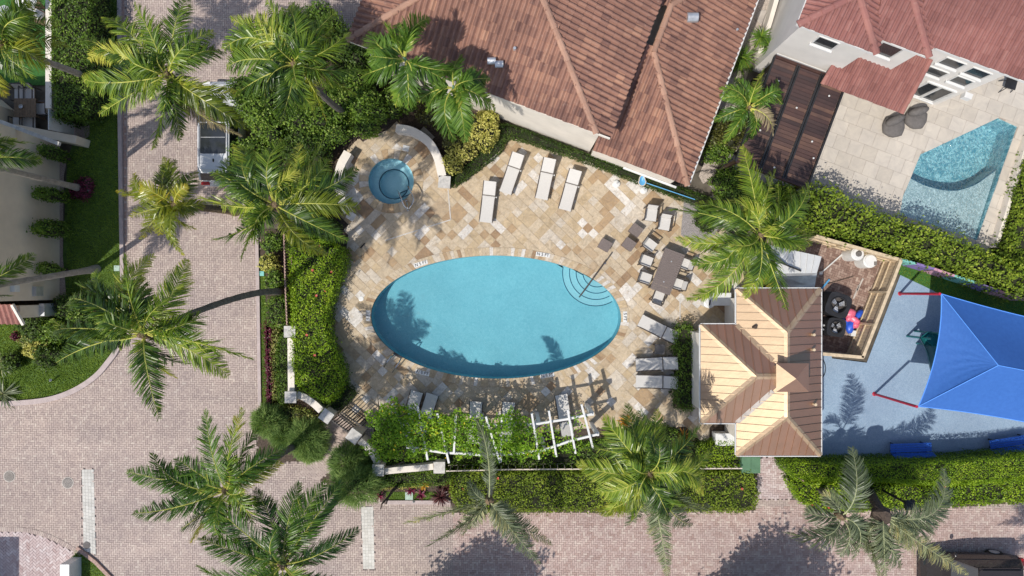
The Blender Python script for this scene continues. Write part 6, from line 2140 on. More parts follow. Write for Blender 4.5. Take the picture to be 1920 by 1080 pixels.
# overhead bars of the gate arbour
g2a, g2b = W(640, 768, 0.04), W(680, 798, 0.04)
ov = thing('iron_grille', 'dark iron grille panel standing just inside the gate', 'grille', ((g2a.x + g2b.x) / 2, (g2a.y + g2b.y) / 2, 0))
p0, p1 = W(641, 773, 1.3), W(678, 799, 1.3)
for z in (0.15, 1.3):
    m = M(); m.bar((p0.x, p0.y, z), (p1.x, p1.y, z), 0.05, 0.05); m.build('rail', MT['iron'], ov)
for k in range(8):
    q = p0 + (p1 - p0) * (k / 7); m = M(); m.bar((q.x, q.y, 0.03), (q.x, q.y, 1.3), 0.03, 0.03); m.build('bar', MT['iron'], ov)

# ---- white vine pergola
PZ = 2.6
pg = thing('vine_pergola', 'white timber pergola grown over by a yellow flowered vine', 'pergola', W(900, 815, 0))
tops = [(735, 757), (783, 762), (820, 775), (855, 780), (911, 781), (941, 782), (997, 775), (1029, 770), (1064, 768), (1090, 758)]
bots = [(777, 848), (802, 862), (842, 868), (851, 851), (938, 867), (939, 866), (1011, 861), (1043, 856), (1079, 850), (1112, 841)]
for a, b in zip(tops, bots):
    m = M(); m.bar(W(*a, PZ), W(*b, PZ), 0.085, 0.14); m.build('rafter', MT['white'], pg)
for pts in ([(725, 777), (800, 785), (900, 796), (960, 797), (1010, 794), (1060, 786), (1110, 776)], [(765, 838), (830, 848), (900, 852), (960, 851), (1020, 843), (1070, 826), (1120, 814)]):
    for a, b in zip(pts[:-1], pts[1:]):
        m = M(); m.bar(W(*a, PZ - .14), W(*b, PZ - .14), 0.09, 0.16); m.build('beam', MT['white'], pg)
    for q in (pts[0], pts[2], pts[4], pts[6]):
        c = W(*q, PZ - .2); m = M(); m.box((c.x, c.y, (PZ - .2) / 2), (0.16, 0.16, PZ - .22)); m.build('post', MT['white'], pg)

# ---- equipment yard
def board_fence(name, lab, a_px, b_px, h, mat, inner):
    a, b = W(*a_px, h), W(*b_px, h)
    t = thing(name, lab, 'fence', ((a.x + b.x) / 2, (a.y + b.y) / 2, 0.03))
    d = (b - a); L = d.length; d = d / L; n = Vector((-d.y, d.x, 0)) * inner
    k = int(L / 0.145)
    for i in range(k):
        q = a + d * ((i + .5) * L / k); m = M(); m.box((q.x, q.y, h / 2), (0.135, 0.02, h + random.uniform(-.01, .01)), math.atan2(d.y, d.x)); m.build('board', mat, t)
    for z in (0.25, h * .5, h - .12):
        p, q = a + n * 0.045, b + n * 0.045; m = M(); m.bar((p.x, p.y, z), (q.x, q.y, z), 0.05, 0.09); m.build('rail', mat, t)
    np_ = max(2, int(L / 1.3) + 1)
    for i in range(np_):
        q = a + d * (L * i / (np_ - 1)) + n * 0.06; m = M(); m.box((q.x, q.y, h / 2), (0.09, 0.09, h), math.atan2(d.y, d.x)); m.build('post', mat, t)
    p, q = a + n * 0.02, b + n * 0.02
    m = M(); m.bar((p.x, p.y, h + .02), (q.x, q.y, h + .02), 0.14, 0.03); m.build('cap_rail', mat, t)
    return t


board_fence('board_fence', 'fresh timber board fence along the right side of the equipment yard', (1618, 671), (1690, 488), 1.6, MT['timber'], 1)
board_fence('board_fence', 'fresh timber board fence closing the bottom of the equipment yard', (1537, 664), (1619, 671), 1.6, MT['timber'], 1)
board_fence('board_fence', 'fresh timber board fence under the long hedge at the yard top', (1530, 442), (1690, 487), 1.5, MT['timber'], -1)


def ac_unit(px, py, s, h, lab, rz):
    c = W(px, py, h); t = thing('condenser_unit', lab, 'air conditioner', (c.x, c.y, 0.05), 'black condenser units')
    w = s / PXM * (CAM_H - h) / CAM_H
    m = M()
    bevel = [(c.x + (w / 2) * (abs(math.cos(a)) ** .35) * (1 if math.cos(a) > 0 else -1) * .0, 0) for a in (0,)]
    poly = []
    for k in range(24):
        a = 2 * math.pi * k / 24; ca, sa = math.cos(a), math.sin(a)
        r = w / 2 / (abs(ca) ** 5 + abs(sa) ** 5) ** (1 / 5)
        x, y = r * ca, r * sa; poly.append((c.x + x * math.cos(rz) - y * math.sin(rz), c.y + x * math.sin(rz) + y * math.cos(rz)))
    m.prism(poly, 0.06, h - .08, top=False)
    m.build('body', MT['black'], t)
    ring = ellipse(c.x, c.y, w * .34, w * .34, 24)
    o = sheet('top_panel', poly, [ring], h - .08, MT['black'], t)
    m = M(); m.add([(x, y, h - .38) for x, y in ring], [list(range(24))]); m.build('fan_well', MT['darkwall'], t)
    m = M(); m.add([(x, y, h - .38) for x, y in ring] + [(x, y, h - .08) for x, y in ring], [[i, 24 + i, 24 + (i + 1) % 24, (i + 1) % 24] for i in range(24)]); m.build('fan_shroud', MT['black'], t)
    m = M(); m.tube([(x, y, h - .06) for x, y in ring + ring[:1]], 0.03, 6, caps=False); m.build('rim', MT['black'], t)
    for k in range(3):
        a = k * 2 * math.pi / 3 + rz + .5
        u = Vector((math.cos(a), math.sin(a), 0)); v = Vector((-u.y, u.x, 0)); o_ = Vector((c.x, c.y, h - .22))
        m = M(); m.slab([o_ + u * .05 - v * .05, o_ + u * .05 + v * .05, o_ + u * w * .31 + v * .15 + Vector((0, 0, .05)), o_ + u * w * .31 - v * .11 - Vector((0, 0, .03))], .012); m.build('fan_blade', MT['galv'], t)
    m = M(); m.lathe((c.x, c.y, h - .24), [(.08, 0), (.08, .08), (.03, .10)], 12); m.build('fan_hub', MT['black'], t)
    for k in range(3): 
        r_ = ellipse(c.x, c.y, w * .09 * (k + 1), w * .09 * (k + 1), 24); m = M(); m.tube([(x, y, h - .06) for x, y in r_ + r_[:1]], .006, 4, caps=False); m.build('guard_ring', MT['black'], t)
    return t


ac_unit(1574, 572, 45, 1.0, 'larger black condenser unit with a round fan, upper one in the yard', R(-20))
ac_unit(1570, 614, 35, 0.85, 'smaller black condenser unit with a round fan, lower one in the yard', R(-8))
for y in (565, 575, 609, 617):
    c0, c1 = W(1536, y, 0.4), W(1556, y + 2, 0.4); t = thing('insulated_pipe', 'white insulated pipe running from the cabana wall to the %s condenser, %s of two' % ('larger' if y < 600 else 'smaller', 'upper' if y in (565, 609) else 'lower'), 'pipe', c0, 'white pipes to the condensers')
    m = M(); m.tube([c0, (c0 + c1) / 2 + Vector((0, 0, .05)), c1], 0.05, 8); m.build('sleeve', MT['whiteplastic'], t)
for px, py, bx, by, r, h, lab in ((1609.5, 476, 1598, 481, .31, 1.05, 'white chemical tank with a black lid cap, left one under the hedge'), (1633, 489, 1622, 493, .33, .95, 'white chemical tank with a plain top, right one under the hedge')):
    c = W(px, py, h); t = thing('chemical_tank', lab, 'tank', (c.x, c.y, 0.05), 'white tanks in the yard')
    m = M(); m.lathe((c.x, c.y, .05), [(r * .98, 0), (r, h * .5), (r * .97, h - .12), (r * .8, h - .07)], 24); m.build('body', MT['whiteplastic'], t, smooth=False)
    m = M(); m.lathe((c.x, c.y, h - .03), [(r * .8, 0), (r * .78, .03)], 24); m.build('top', MT['white'], t)
    if 'black' in lab:
        m = M(); m.lathe((c.x, c.y, h + .01), [(.13, 0), (.13, .06), (.09, .09)], 16); m.build('cap', MT['greycloth'], t)
    else:
        m = M(); m.box((c.x + .2, c.y - .12, h + .01), (.12, .16, .03)); m.build('label_plate', MT['strap'], t)
# white corrugated sheet roof leaning in the yard
Ls = thing('sheet_roof', 'white metal lean-to roof with dark pipes lying on it above the cabana', 'roof', W(1490, 505, 0))
q = [W(1436, 458, 1.9), W(1541, 481, 1.75), W(1532, 512, 2.0), W(1446, 513, 2.15)]
def lerp4(q, u, v): return q[0] * (1 - u) * (1 - v) + q[1] * u * (1 - v) + q[2] * u * v + q[3] * (1 - u) * v
for k in range(8):
    a, b = k / 8 + .004, (k + 1) / 8 - .004
    m = M(); m.slab([lerp4(q, a, 0), lerp4(q, b, 0), lerp4(q, b, 1), lerp4(q, a, 1)], .03); m.build('roof_sheet', MT['white'], Ls)
    m = M(); m.bar(lerp4(q, a, 0) + Vector((0, 0, .02)), lerp4(q, a, 1) + Vector((0, 0, .02)), .03, .04); m.build('seam', MT['white'], Ls)
m = M(); m.slab([lerp4(q, 0.03, 1), lerp4(q, 1, 1), W(1527, 540, 1.35), W(1462, 538, 1.35)], .03); m.build('lower_sheet', MT['galv'], Ls)
for u in (.05, .95):
    for v in (.05, .95):
        p_ = lerp4(q, u, v); m = M(); m.box((p_.x, p_.y, p_.z / 2), (.08, .08, p_.z - .08)); m.build('post', MT['galv'], Ls)
for a, b, lab in (((1432, 462), (1474, 496), 'black pipe lying across the white sheet roof, short one'), ((1440, 483), (1502, 508), 'black pipe lying across the white sheet roof, long one')):
    z = 2.16; t = thing('pipe', lab, 'pipe', W(*a, z), 'black pipes on the sheet roof'); m = M(); m.tube([W(*a, z), W(*b, z - .02)], .035, 8); m.build('tube', MT['black'], t)
t = thing('pipe', 'white pipe lying slantwise on the yard bricks toward the tanks', 'pipe', W(1540, 511, .1)); m = M(); m.tube([W(1539, 512, .1), W(1581, 475, .1)], .035, 8); m.build('tube', MT['whiteplastic'], t)
m = M(); m.blob(W(1539, 512, .13), (.10, .10, .09), 8, 5); m.build('elbow', MT['whiteplastic'], t)
t = thing('pipe', 'short blue pipe offcut on the yard bricks', 'pipe', W(1545, 530, .1)); m = M(); m.tube([W(1536, 547, .1), W(1555, 524, .1)], .045, 8); m.build('tube', MT['bluepipe'], t)
t = thing('inflatable', 'crumpled pink pool inflatable between the condensers and timber fence', 'pool toy', W(1597, 592, 0.1))
m = M()
for x, y, z, a, b, c_ in ((1594, 588, .45, .28, .22, .16), (1602, 599, .42, .30, .16, .14), (1592, 596, .35, .18, .2, .14), (1605, 608, .35, .16, .22, .13)): m.blob(W(x, y, z), (a, b, c_), 10, 6, .14, random.uniform(0, 3))
m.build('body', MT['pink'], t, smooth=True)
t = thing('inflatable', 'crumpled dark blue pool inflatable beneath the pink one', 'pool toy', W(1592, 606, 0.1))
m = M()
for x, y, z, a, b, c_ in ((1594, 612, .25, .36, .20, .16), (1585, 600, .2, .3, .22, .14), (1610, 590, .35, .13, .32, .14)): m.blob(W(x, y, z), (a, b, c_), 10, 6, .12, random.uniform(0, 3))
m.build('body', MT['blue'], t, smooth=True)
c = W(1600, 625, .3); t = thing('bucket', 'square white bucket by the lower timber fence', 'bucket', (c.x, c.y, .05)); m = M(); m.box((c.x, c.y, .19), (.20, .24, .26), R(-5), 1.1); m.build('body', MT['whiteplastic'], t)
for a, b, lab in (((1600, 560), (1610, 535), 'grey timber offcut on the yard bricks, upper one by the fence'), ((1607, 545), (1618, 522), 'grey timber offcut on the yard bricks, lying nearest the fence'), ((1552, 532), (1600, 518), 'thin dark stick lying across the yard bricks')):
    t = thing('timber_offcut', lab, 'timber', W(*a, .08)); m = M(); m.bar(W(*a, .08), W(*b, .08), .07 if 'grey' in lab else .03, .04); m.build('plank', MT['conc'] if 'grey' in lab else MT['bark'], t)

# ---- mural fence under the long hedge
mf = thing('mural_fence', 'low playground fence with painted teal, purple and pink panels under the long hedge', 'fence', W(1745, 505, 0))
pts = [(1688, 486), (1718, 494), (1752, 504), (1790, 517), (1830, 530), (1872, 545), (1925, 562)]
for k, (a, b) in enumerate(zip(pts[:-1], pts[1:])):
    m = M(); A_, B_ = W(*a, 1.2), W(*b, 1.2); m.bar((A_.x, A_.y, .62), (B_.x, B_.y, .62), .10, 1.16); m.build('panel', MT[('tealcap', 'purplecap', 'pinkcap', 'tealcap', 'purplecap', 'pinkcap')[k]], mf)

# ---- shade sail
sh = thing('shade_structure', 'big blue hipped shade sail on red posts over the playground', 'shade sail', W(1830, 680, 0))
TL, BL = W(1765, 551, 3.25), W(1722, 762, 3.25)
ri = W(1872, 685, 4.9); r2 = ri + Vector((5.2, -1.0, 0))
TRc = TL + Vector((8.5, -1.9, 0)); BRc = BL + Vector((9.5, -1.9, 0))
def edge(a, b, sag_v, n=24): return [a + (b - a) * (i / n) + Vector(sag_v) * (4 * (i / n) * (1 - i / n)) for i in range(n + 1)]
eL = edge(TL, BL, (0.28, 0.0, 0.0)); eT = edge(TL, TRc, (0.02, -0.18, 0)); eB = edge(BL, BRc, (0, 0.25, 0)); eR = edge(TRc, BRc, (-0.3, 0, 0))


def cloth(name, E, apex_pts, lab=None):
    """surface from a border curve to a ridge point list of equal length"""
    m = M(); K_ = 14; vs = []
    n = len(E)
    for i in range(n):
        for k in range(K_ + 1):
            f = k / K_; p = E[i] + (apex_pts[i] - E[i]) * f; p = p + Vector((0, 0, -0.16 * math.sin(math.pi * f) * (0.3 + 0.7 * math.sin(math.pi * i / (n - 1))))); vs.append(p + Vector((0, 0, 0.035 * math.sin(i * 1.9 + k * 0.8) * math.sin(math.pi * f) * math.sin(math.pi * i / (n - 1)))))
    fs = [[i * (K_ + 1) + k, (i + 1) * (K_ + 1) + k, (i + 1) * (K_ + 1) + k + 1, i * (K_ + 1) + k + 1] for i in range(n - 1) for k in range(K_)]
    m.add(vs, fs); o = m.build(name, MT['sail'], sh, smooth=True)
    return o


cloth('sail_panel', eL, [ri] * 25)
cloth('sail_panel', eT, [ri + (r2 - ri) * (i / 24) for i in range(25)])
cloth('sail_panel', eB, [ri + (r2 - ri) * (i / 24) for i in range(25)])
cloth('sail_panel', eR, [r2] * 25)
for E in (eL, eT, eB):
    m = M(); m.tube(E, .022, 6); m.build('edge_cable', MT['sailhem'], sh)
for a in (TL, BL, ):
    m = M(); m.tube([a, ri], .018, 6); m.build('seam', MT['sailhem'], sh)
m = M(); m.tube([ri, r2], .018, 6); m.build('seam', MT['sailhem'], sh)
for (bx, by), top in (((1687, 550.5), TL), ((1639, 738.5), BL)):
    b = W(bx, by, 0); t_ = top + Vector((-.10, .0, .06)); m = M(); m.tube([b, t_], .06, 12); m.build('post', MT['redpost'], sh)
    m = M(); m.lathe((b.x, b.y, .01), [(.10, 0), (.10, .02), (.07, .04)], 14); m.build('base_plate', MT['redpost'], sh)
for top in (TRc, BRc):
    m = M(); m.tube([(top.x + .1, top.y, 0), top], .075, 12); m.build('post', MT['redpost'], sh)
# play equipment half under the sail
pl = thing('play_slide', 'teal curved slide half hidden under the blue sail', 'slide', W(1745, 660, 0))
s_pts = spline([tuple(W(1732, 628, 1.3)), tuple(W(1742, 648, 1.1)), tuple(W(1748, 668, .7)), tuple(W(1752, 690, .25))], 6)
m = M()
for i in range(len(s_pts) - 1):
    a, b = s_pts[i], s_pts[i + 1]; d = (b - a).normalized(); n = Vector((-d.y, d.x, 0)).normalized() * .30
    m.add([a - n + Vector((0, 0, .18)), a - n * .8, a + n * .8, a + n + Vector((0, 0, .18)), b - n + Vector((0, 0, .18)), b - n * .8, b + n * .8, b + n + Vector((0, 0, .18))], [[0, 1, 5, 4], [1, 2, 6, 5], [2, 3, 7, 6]])
m.build('chute', MT['teal'], pl, smooth=True)
c = W(1740, 635, 1.4); m = M(); m.slab([W(1730, 634, 1.35), W(1748, 622, 1.35), W(1766, 632, 1.35), W(1752, 650, 1.35)], .08); m.build('platform', MT['teal'], pl)
for q in ((1733, 634), (1748, 624), (1764, 633), (1752, 648)):
    p_ = W(*q, 1.35); m = M(); m.tube([(p_.x, p_.y, 0), (p_.x, p_.y, 1.9)], .05, 8); m.build('post', MT['teal'], pl)


def make_bench():
    """back along -Y, looking to +Y"""
    t = thing('park_bench', 'bench', 'bench')
    L = 1.9
    for k in range(4):
        m = M(); m.bar((-L / 2, .30 - k * .105, .45), (L / 2, .30 - k * .105, .45), .09, .03); m.build('seat_slat', MT['bluepaint'], t)
    for k in range(4):
        m = M(); m.bar((-L / 2, -.10 - k * .035, .55 + k * .10), (L / 2, -.10 - k * .035, .55 + k * .10), .03, .085); m.build('back_slat', MT['bluepaint'], t)
    for s in (-.7, .7):
        m = M(); m.bar((s, .28, 0), (s, .28, .43), .05, .05); m.bar((s, -.08, 0), (s, -.22, .88), .05, .05); m.bar((s, .30, .43), (s, -.1, .43), .05, .04); m.build('leg', MT['black'], t)
    return t


bn = make_bench()
for i, (px, py, a, lab) in enumerate(((1708, 845, 2, 'blue slatted bench near the lamp post at the playground edge'), (1895, 834, 9, 'blue slatted bench in the lower right playground corner'))):
    c = W(px, py, .45); place(bn, i > 0, (c.x, c.y, .01), R(a), lab, 'blue playground benches')
# lamp post
b_, t_ = W(1633, 905, 0), W(1706, 947, 3.2)
lp = thing('lamp_post', 'black lamp post with a square lantern standing in the street hedge', 'lamp post', (t_.x, t_.y, 0))
m = M(); m.tube([(t_.x, t_.y, 0), (t_.x, t_.y, 3.0)], [.06, .045], 10); m.build('post', MT['black'], lp)
m = M(); m.box((t_.x, t_.y, 3.1), (.30, .30, .22), 0, 1.25); m.build('lantern', MT['glassdark'], lp)
m = M(); m.box((t_.x, t_.y, 3.24), (.42, .42, .06), 0, .8); m.build('lantern_roof', MT['black'], lp)
m = M(); m.lathe((t_.x, t_.y, 0), [(.14, 0), (.12, .25), (.07, .32)], 12); m.build('base', MT['black'], lp)
# handrail steps by the playground
t = thing('step_rails', 'rusty brown rails at the path end of the street hedge', 'handrail', W(1492, 880, 0))
for a, b in (((1488, 868), (1503, 880)), ((1488, 890), (1508, 903))):
    m = M(); m.bar(W(*a, .9), W(*b, .9), .06, .06); m.build('rail', MT['rust'], t)
    for q in (a, b):
        p_ = W(*q, .9); m = M(); m.bar((p_.x, p_.y, 0), (p_.x, p_.y, .88), .05, .05); m.build('post', MT['rust'], t)

# ---- neighbour's terrace things
def bean_bag(px, py, r, rz, lab):
    c = W(px, py, .4); t = thing('bean_bag', lab, 'bean bag chair', (c.x, c.y, .03), 'grey bean bag chairs')
    s = r / PXM
    m = M()
    n = 18; prof = [(.80, 0), (1.0, .14), (1.0, .26), (.86, .36), (.55, .40)]
    vs = []; fs = []
    for rr, z in prof:
        for k in range(n):
            a = 2 * math.pi * k / n; f = 1.10 if abs(((a + math.pi / 4) % (math.pi / 2)) - math.pi / 4) > .6 else 1.0
            vs.append((c.x + s * rr * f * math.cos(a + rz), c.y + s * rr * f * math.sin(a + rz), .03 + z))
    for i in range(len(prof) - 1):
        for k in range(n): fs.append([i * n + k, i * n + (k + 1) % n, (i + 1) * n + (k + 1) % n, (i + 1) * n + k])
    fs.append([(len(prof) - 1) * n + k for k in range(n)])
    m.add(vs, fs); m.build('cushion', MT['greycloth'], t, smooth=True)
    m = M(); d = Vector((math.cos(rz + 2.2), math.sin(rz + 2.2), 0)) * s
    m.blob(Vector((c.x, c.y, .58)) + d * .50, (s * .42, s * .95, .30), 14, 8, 0, rz + 2.2); m.build('backrest', MT['greycloth'], t, smooth=True)
    return t


bean_bag(1679, 236, 20, R(-10), 'grey bean bag chair nearer the porch roof, left one of the pair')
bean_bag(1721, 220, 20, R(-20), 'grey bean bag chair nearer the sliding door, right one of the pair')
c = W(1897, 157, .5); t = thing('patio_chair', 'small black patio chair at the house wall on the right edge', 'chair', (c.x, c.y, .03))
m = M(); m.box((c.x, c.y, .45), (.5, .45, .05), R(-15)); m.build('seat', MT['black'], t)
m = M(); m.box((c.x + .03, c.y + .22, .70), (.5, .06, .5), R(-15)); m.build('backrest', MT['black'], t)
for a in (-1, 1):
    for b in (-1, 1): m = M(); m.tube([(c.x + a * .2, c.y + b * .18, .44), (c.x + a * .28, c.y + b * .27, .03)], .02, 6); m.build('leg', MT['black'], t)
t = thing('garden_wall', 'thin cream wall along the foot of the right hand hedge', 'wall', W(1880, 360, 0))
m = M(); m.bar(W(1925, 255, .22), W(1862, 465, .22), .16, .44); m.build('wall_body', MT['stucco'], t)

# ---- cars
def make_car(body_mat, L, Wd, sun=True):
    """nose towards +Y, origin at the middle on the ground"""
    t = thing('parked_car', 'car', 'car')
    def sect(st, zf):
        return st
    # body shell: rings across the length
    st = [(-L / 2, .78, .45, .62), (-L / 2 + .12, .90, .32, .92), (-L / 2 + .5, .97, .26, 1.02), (-L * .1, 1.0, .24, 1.02), (L * .18, 1.0, .24, 1.0), (L * .32, .97, .26, .93), (L / 2 - .18, .90, .32, .80), (L / 2, .74, .42, .62)]
    m = M(); vs = []
    for y, w, zb, zt in st:
        hw = Wd / 2 * w
        vs += [(-hw * .9, y, zb), (-hw, y, zb + .15), (-hw, y, (zb + zt) / 2 + .05), (-hw * .93, y, zt), (0, y, zt + .03), (hw * .93, y, zt), (hw, y, (zb + zt) / 2 + .05), (hw, y, zb + .15), (hw * .9, y, zb)]
    k = 9; fs = []
    for i in range(len(st) - 1):
        for j in range(k): fs.append([i * k + j, (i + 1) * k + j, (i + 1) * k + (j + 1) % k, i * k + (j + 1) % k])
    fs.append(list(range(k))); fs.append([(len(st) - 1) * k + j for j in range(k)][::-1])
    m.add(vs, fs); m.build('body', body_mat, t, smooth=False)
    # cabin glass
    y0, y1, yr0, yr1 = -L / 2 + .16, L * .24, -L / 2 + .52, L * .06
    hb, ht, zb, zt = Wd / 2 * .91, Wd / 2 * .70, 1.0, 1.62
    cab_ = [(-hb, y0, zb), (hb, y0, zb), (hb, y1, zb), (-hb, y1, zb), (-ht, yr0, zt), (ht, yr0, zt), (ht, yr1, zt), (-ht, yr1, zt)]
    m = M(); m.add(cab_, [[0, 1, 5, 4], [1, 2, 6, 5], [2, 3, 7, 6], [3, 0, 4, 7]]); m.build('window_glass', MT['glassdark'], t)
    m = M(); rr = []
    for (x, y) in ((-ht, yr0), (ht, yr0), (ht, yr1), (-ht, yr1)): rr.append((x, y))
    def rnd(p, r=.14):
        out = []
        for i in range(4):
            a, b, c_ = Vector(p[i - 1]), Vector(p[i]), Vector(p[(i + 1) % 4])
            q0, q1 = b + (a - b).normalized() * r, b + (c_ - b).normalized() * r
            out += [tuple(q) for q in bez((*q0, 0), (*b, 0), (*q1, 0), 4)]
        return [(q[0], q[1]) for q in out]
    m.prism([(x * 1.05, y) for x, y in rnd(rr)], zt - .04, zt + .03); m.prism([(x * .97, y * .985) for x, y in rnd(rr)], zt + .031, zt + .06); m.build('roof', body_mat, t)
    for s in (-1, 1):
        m = M(); m.bar((s * hb * .98, y1 - .02, zb), (s * ht, yr1, zt), .06, .05); m.build('pillar', body_mat, t)
        m = M(); m.bar((s * hb * .98, y0 + .02, zb), (s * ht, yr0, zt), .09, .06); m.build('pillar', body_mat, t)
        m = M(); m.blob((s * (Wd / 2 + .10), L * .20, 1.02), (.13, .08, .09), 10, 6); m.build('mirror', body_mat, t, smooth=True)
        for y in (-L * .30, L * .31):
            m = M(); m.tube([(s * (Wd / 2 - .24), y, .34), (s * (Wd / 2 - .01), y, .34)], .34, 18); w_ = m.build('wheel', MT['tyre'], t)
            m = M(); m.tube([(s * (Wd / 2 - .03), y, .34), (s * (Wd / 2 + .01), y, .34)], .21, 14); m.build('rim', MT['galv'], w_)
        m = M(); m.box((s * Wd * .36, -L / 2 + .04, .86), (.34, .14, .14)); m.build('tail_light', MT['redlens'], t)
        m = M(); m.box((s * Wd * .36, L / 2 - .12, .72), (.34, .14, .12)); m.build('headlight', MT['whiteplastic'] if sun else MT['glassdark'], t)
        m = M(); m.bar((s * ht * .93, yr0 + .15, zt + .09), (s * ht * .93, yr1 - .15, zt + .09), .035, .03); m.build('roof_rail', MT['galv'] if sun else MT['black'], t)
    if sun:
        m = M(); m.prism([(x * .80, y) for x, y in rnd([(-ht * 1.06, yr0 + .72), (ht * 1.06, yr0 + .72), (ht * 1.06, yr1 - .06), (-ht * 1.06, yr1 - .06)], .08)], zt + .05, zt + .072); sr = m.build('sunroof', MT['glassdark'], t)
        m = M(); m.bar((-ht * .8, (yr0 + .75 + yr1) / 2, zt + .075), (ht * .8, (yr0 + .75 + yr1) / 2, zt + .075), .02, .01); m.build('joint', MT['galv'], sr)
        m = M(); m.blob((0.02, yr0 + .42, zt + .08), (.035, .09, .05), 8, 5); m.build('antenna', MT['black'], t)
        m = M(); m.slab([(-ht * .95, yr0 - .14, zt - .0), (ht * .95, yr0 - .14, zt - .0), (ht, yr0 + .06, zt + .05), (-ht, yr0 + .06, zt + .05)], .03); m.build('spoiler', body_mat, t)
    m = M(); m.box((0, -L / 2 + .02, .52), (Wd * .86, .12, .20)); m.build('bumper', body_mat, t)
    m = M(); m.box((0, -L / 2 - .045, .66), (.32, .02, .11)); m.build('number_plate', MT['whiteplastic'] if sun else MT['strap'], t)
    return t


suv = make_car(MT['carwhite'], 4.75, 1.92)
c = W(429, 256, 0); place(suv, False, (c.x, c.y, .02), 0, 'white sport utility car with a dark glass sunroof parked under palms', None)
bk = make_car(MT['carblack'], 4.5, 1.86, False)
c = W(1800, 1066, 0); place(bk, False, (c.x, c.y, .02), R(90), 'dark parked car cut off by the bottom edge of the street', None)

# ---- street bits
for px, py, lab in ((18, 893, 'round iron manhole cover in the brick road, leftmost of two'), (127.5, 905, 'round iron manhole cover beside the white crossing band')):
    c = W(px, py, 0); t = thing('manhole_cover', lab, 'manhole cover', (c.x, c.y, .01), 'manhole covers in the road')
    m = M(); m.lathe((c.x, c.y, 0), [(.28, 0), (.28, .024), (.25, .026)], 28); m.build('ring', MT['conc'], t)
    m = M(); m.lathe((c.x, c.y, .02), [(.235, 0), (.235, .010)], 28); pl_ = m.build('plate', MT['greycloth'] if px > 100 else MT['strap'], t)
    m = M()
    for i in range(-3, 4):
        w = math.sqrt(max(0, .22 ** 2 - (i * .06) ** 2))
        m.bar((c.x - w, c.y + i * .06, .034), (c.x + w, c.y + i * .06, .034), .018, .008); m.bar((c.x + i * .06, c.y - w, .034), (c.x + i * .06, c.y + w, .034), .018, .008)
    m.build('grip_pattern', MT['conc'], pl_)
c = W(163, 1022, 0); m = M(); m.lathe((c.x, c.y, 0), [(.17, 0), (.17, .03), (.14, .034)], 22); o = m.build('drain_cover', MT['greycloth']); tag(o, 'small round drain cover at the foot of the white crossing band', 'drain cover')
for px, py, s, lab in ((219, 503, .26, 'pale green valve box lid in the grass at the left kerb'), (767, 930, .36, 'pale green valve box lid in the front grass strip'), (490.5, 513, .22, 'bright green valve box lid in the bed beside the kerb')):
    c = W(px, py, .05); t = thing('valve_box', lab, 'valve box', (c.x, c.y, .01)); m = M(); m.box((c.x, c.y, .035), (s, s, .05)); m.build('lid', MT['palegreen'] if 'bright' not in lab else MT['tealcap'], t)
    m = M(); m.blob((c.x - s * .25, c.y + s * .25, .062), (.02, .02, .01), 6, 3); m.build('bolt', MT['black'], t)
def spot(px, py, a, lab):
    c = W(px, py, 0); t = thing('path_light', lab, 'path light', (c.x, c.y, 0)); m = M(); m.tube([(c.x, c.y, 0), (c.x, c.y, .28)], .018, 6); m.build('stem', MT['black'], t)
    m = M(); m.tube([(c.x, c.y, .26), (c.x + .10 * math.cos(a), c.y + .10 * math.sin(a), .36)], [.04, .06], 10); m.build('head', MT['galv'], t)
spot(101, 713, 0.6, 'small steel spotlight on the curved lawn'); spot(776, 939, 1, 'small lamp by the front kerb next to the valve box'); spot(172, 360, .4, 'small spotlight beside the dark red planting ring')
# white wall stub at the bottom-left
c = W(121, 1075, .9); t = thing('garden_wall', 'white ribbed wall end by the herringbone driveway', 'wall', (c.x, c.y, 0))
for k in range(5):
    m = M(); m.box((c.x - .17 + k * .085, c.y - .9, .45), (.08, 2.6, .9)); m.build('rib', MT['white'], t)
# ---- top-left garden: wall, gate panel, table, chairs, parasols
t = thing('garden_wall', 'long straight cream garden wall beside the dark clipped hedge', 'wall', W(91, 100, 0))
m = M(); m.bar((W(91, 0, 1.5).x, W(0, -60, 1.5).y, .73), (W(91, 0, 1.5).x, W(0, 203, 1.5).y, .73), .22, 1.46); m.build('wall_body', MT['stucco_tan'], t)
m = M(); m.bar((W(91, 0, 1.5).x, W(0, -60, 1.5).y, 1.485), (W(91, 0, 1.5).x, W(0, 203, 1.5).y, 1.485), .27, .05); m.build('coping', MT['stucco'], t)
gp = thing('garden_gate', 'white boarded gate panel leaning beside the tan house corner', 'gate', W(115, 230, 0))
qa, qb, qc, qd = W(90, 204, 1.9), W(137, 222, .1), W(138, 253, .1), W(90, 243, 1.9)
for k in range(9):
    f0, f1 = k / 9 + .004, (k + 1) / 9 - .004
    m = M(); m.slab([qa + (qd - qa) * f0, qb + (qc - qb) * f0, qb + (qc - qb) * f1, qa + (qd - qa) * f1], .03); m.build('board', MT['white'], gp)
for f in (.15, .5, .85):
    p_ = qa + (qb - qa) * f + Vector((0, 0, .03)); m = M(); m.box(p_, (.12, .06, .04)); m.build('hinge', MT['black'], gp)
c = W(47, 202, .75); t = thing('garden_table', 'square teak garden table in the shaded left garden', 'table', (c.x, c.y, .02))
for k in range(8):
    m = M(); m.box((c.x - .44 + k * .125, c.y, .74), (.118, .86, .03)); m.build('slat', MT['teak'], t)
for a in (-1, 1):
    for b in (-1, 1): m = M(); m.box((c.x + a * .42, c.y + b * .36, .37), (.07, .07, .70)); m.build('leg', MT['teak'], t)
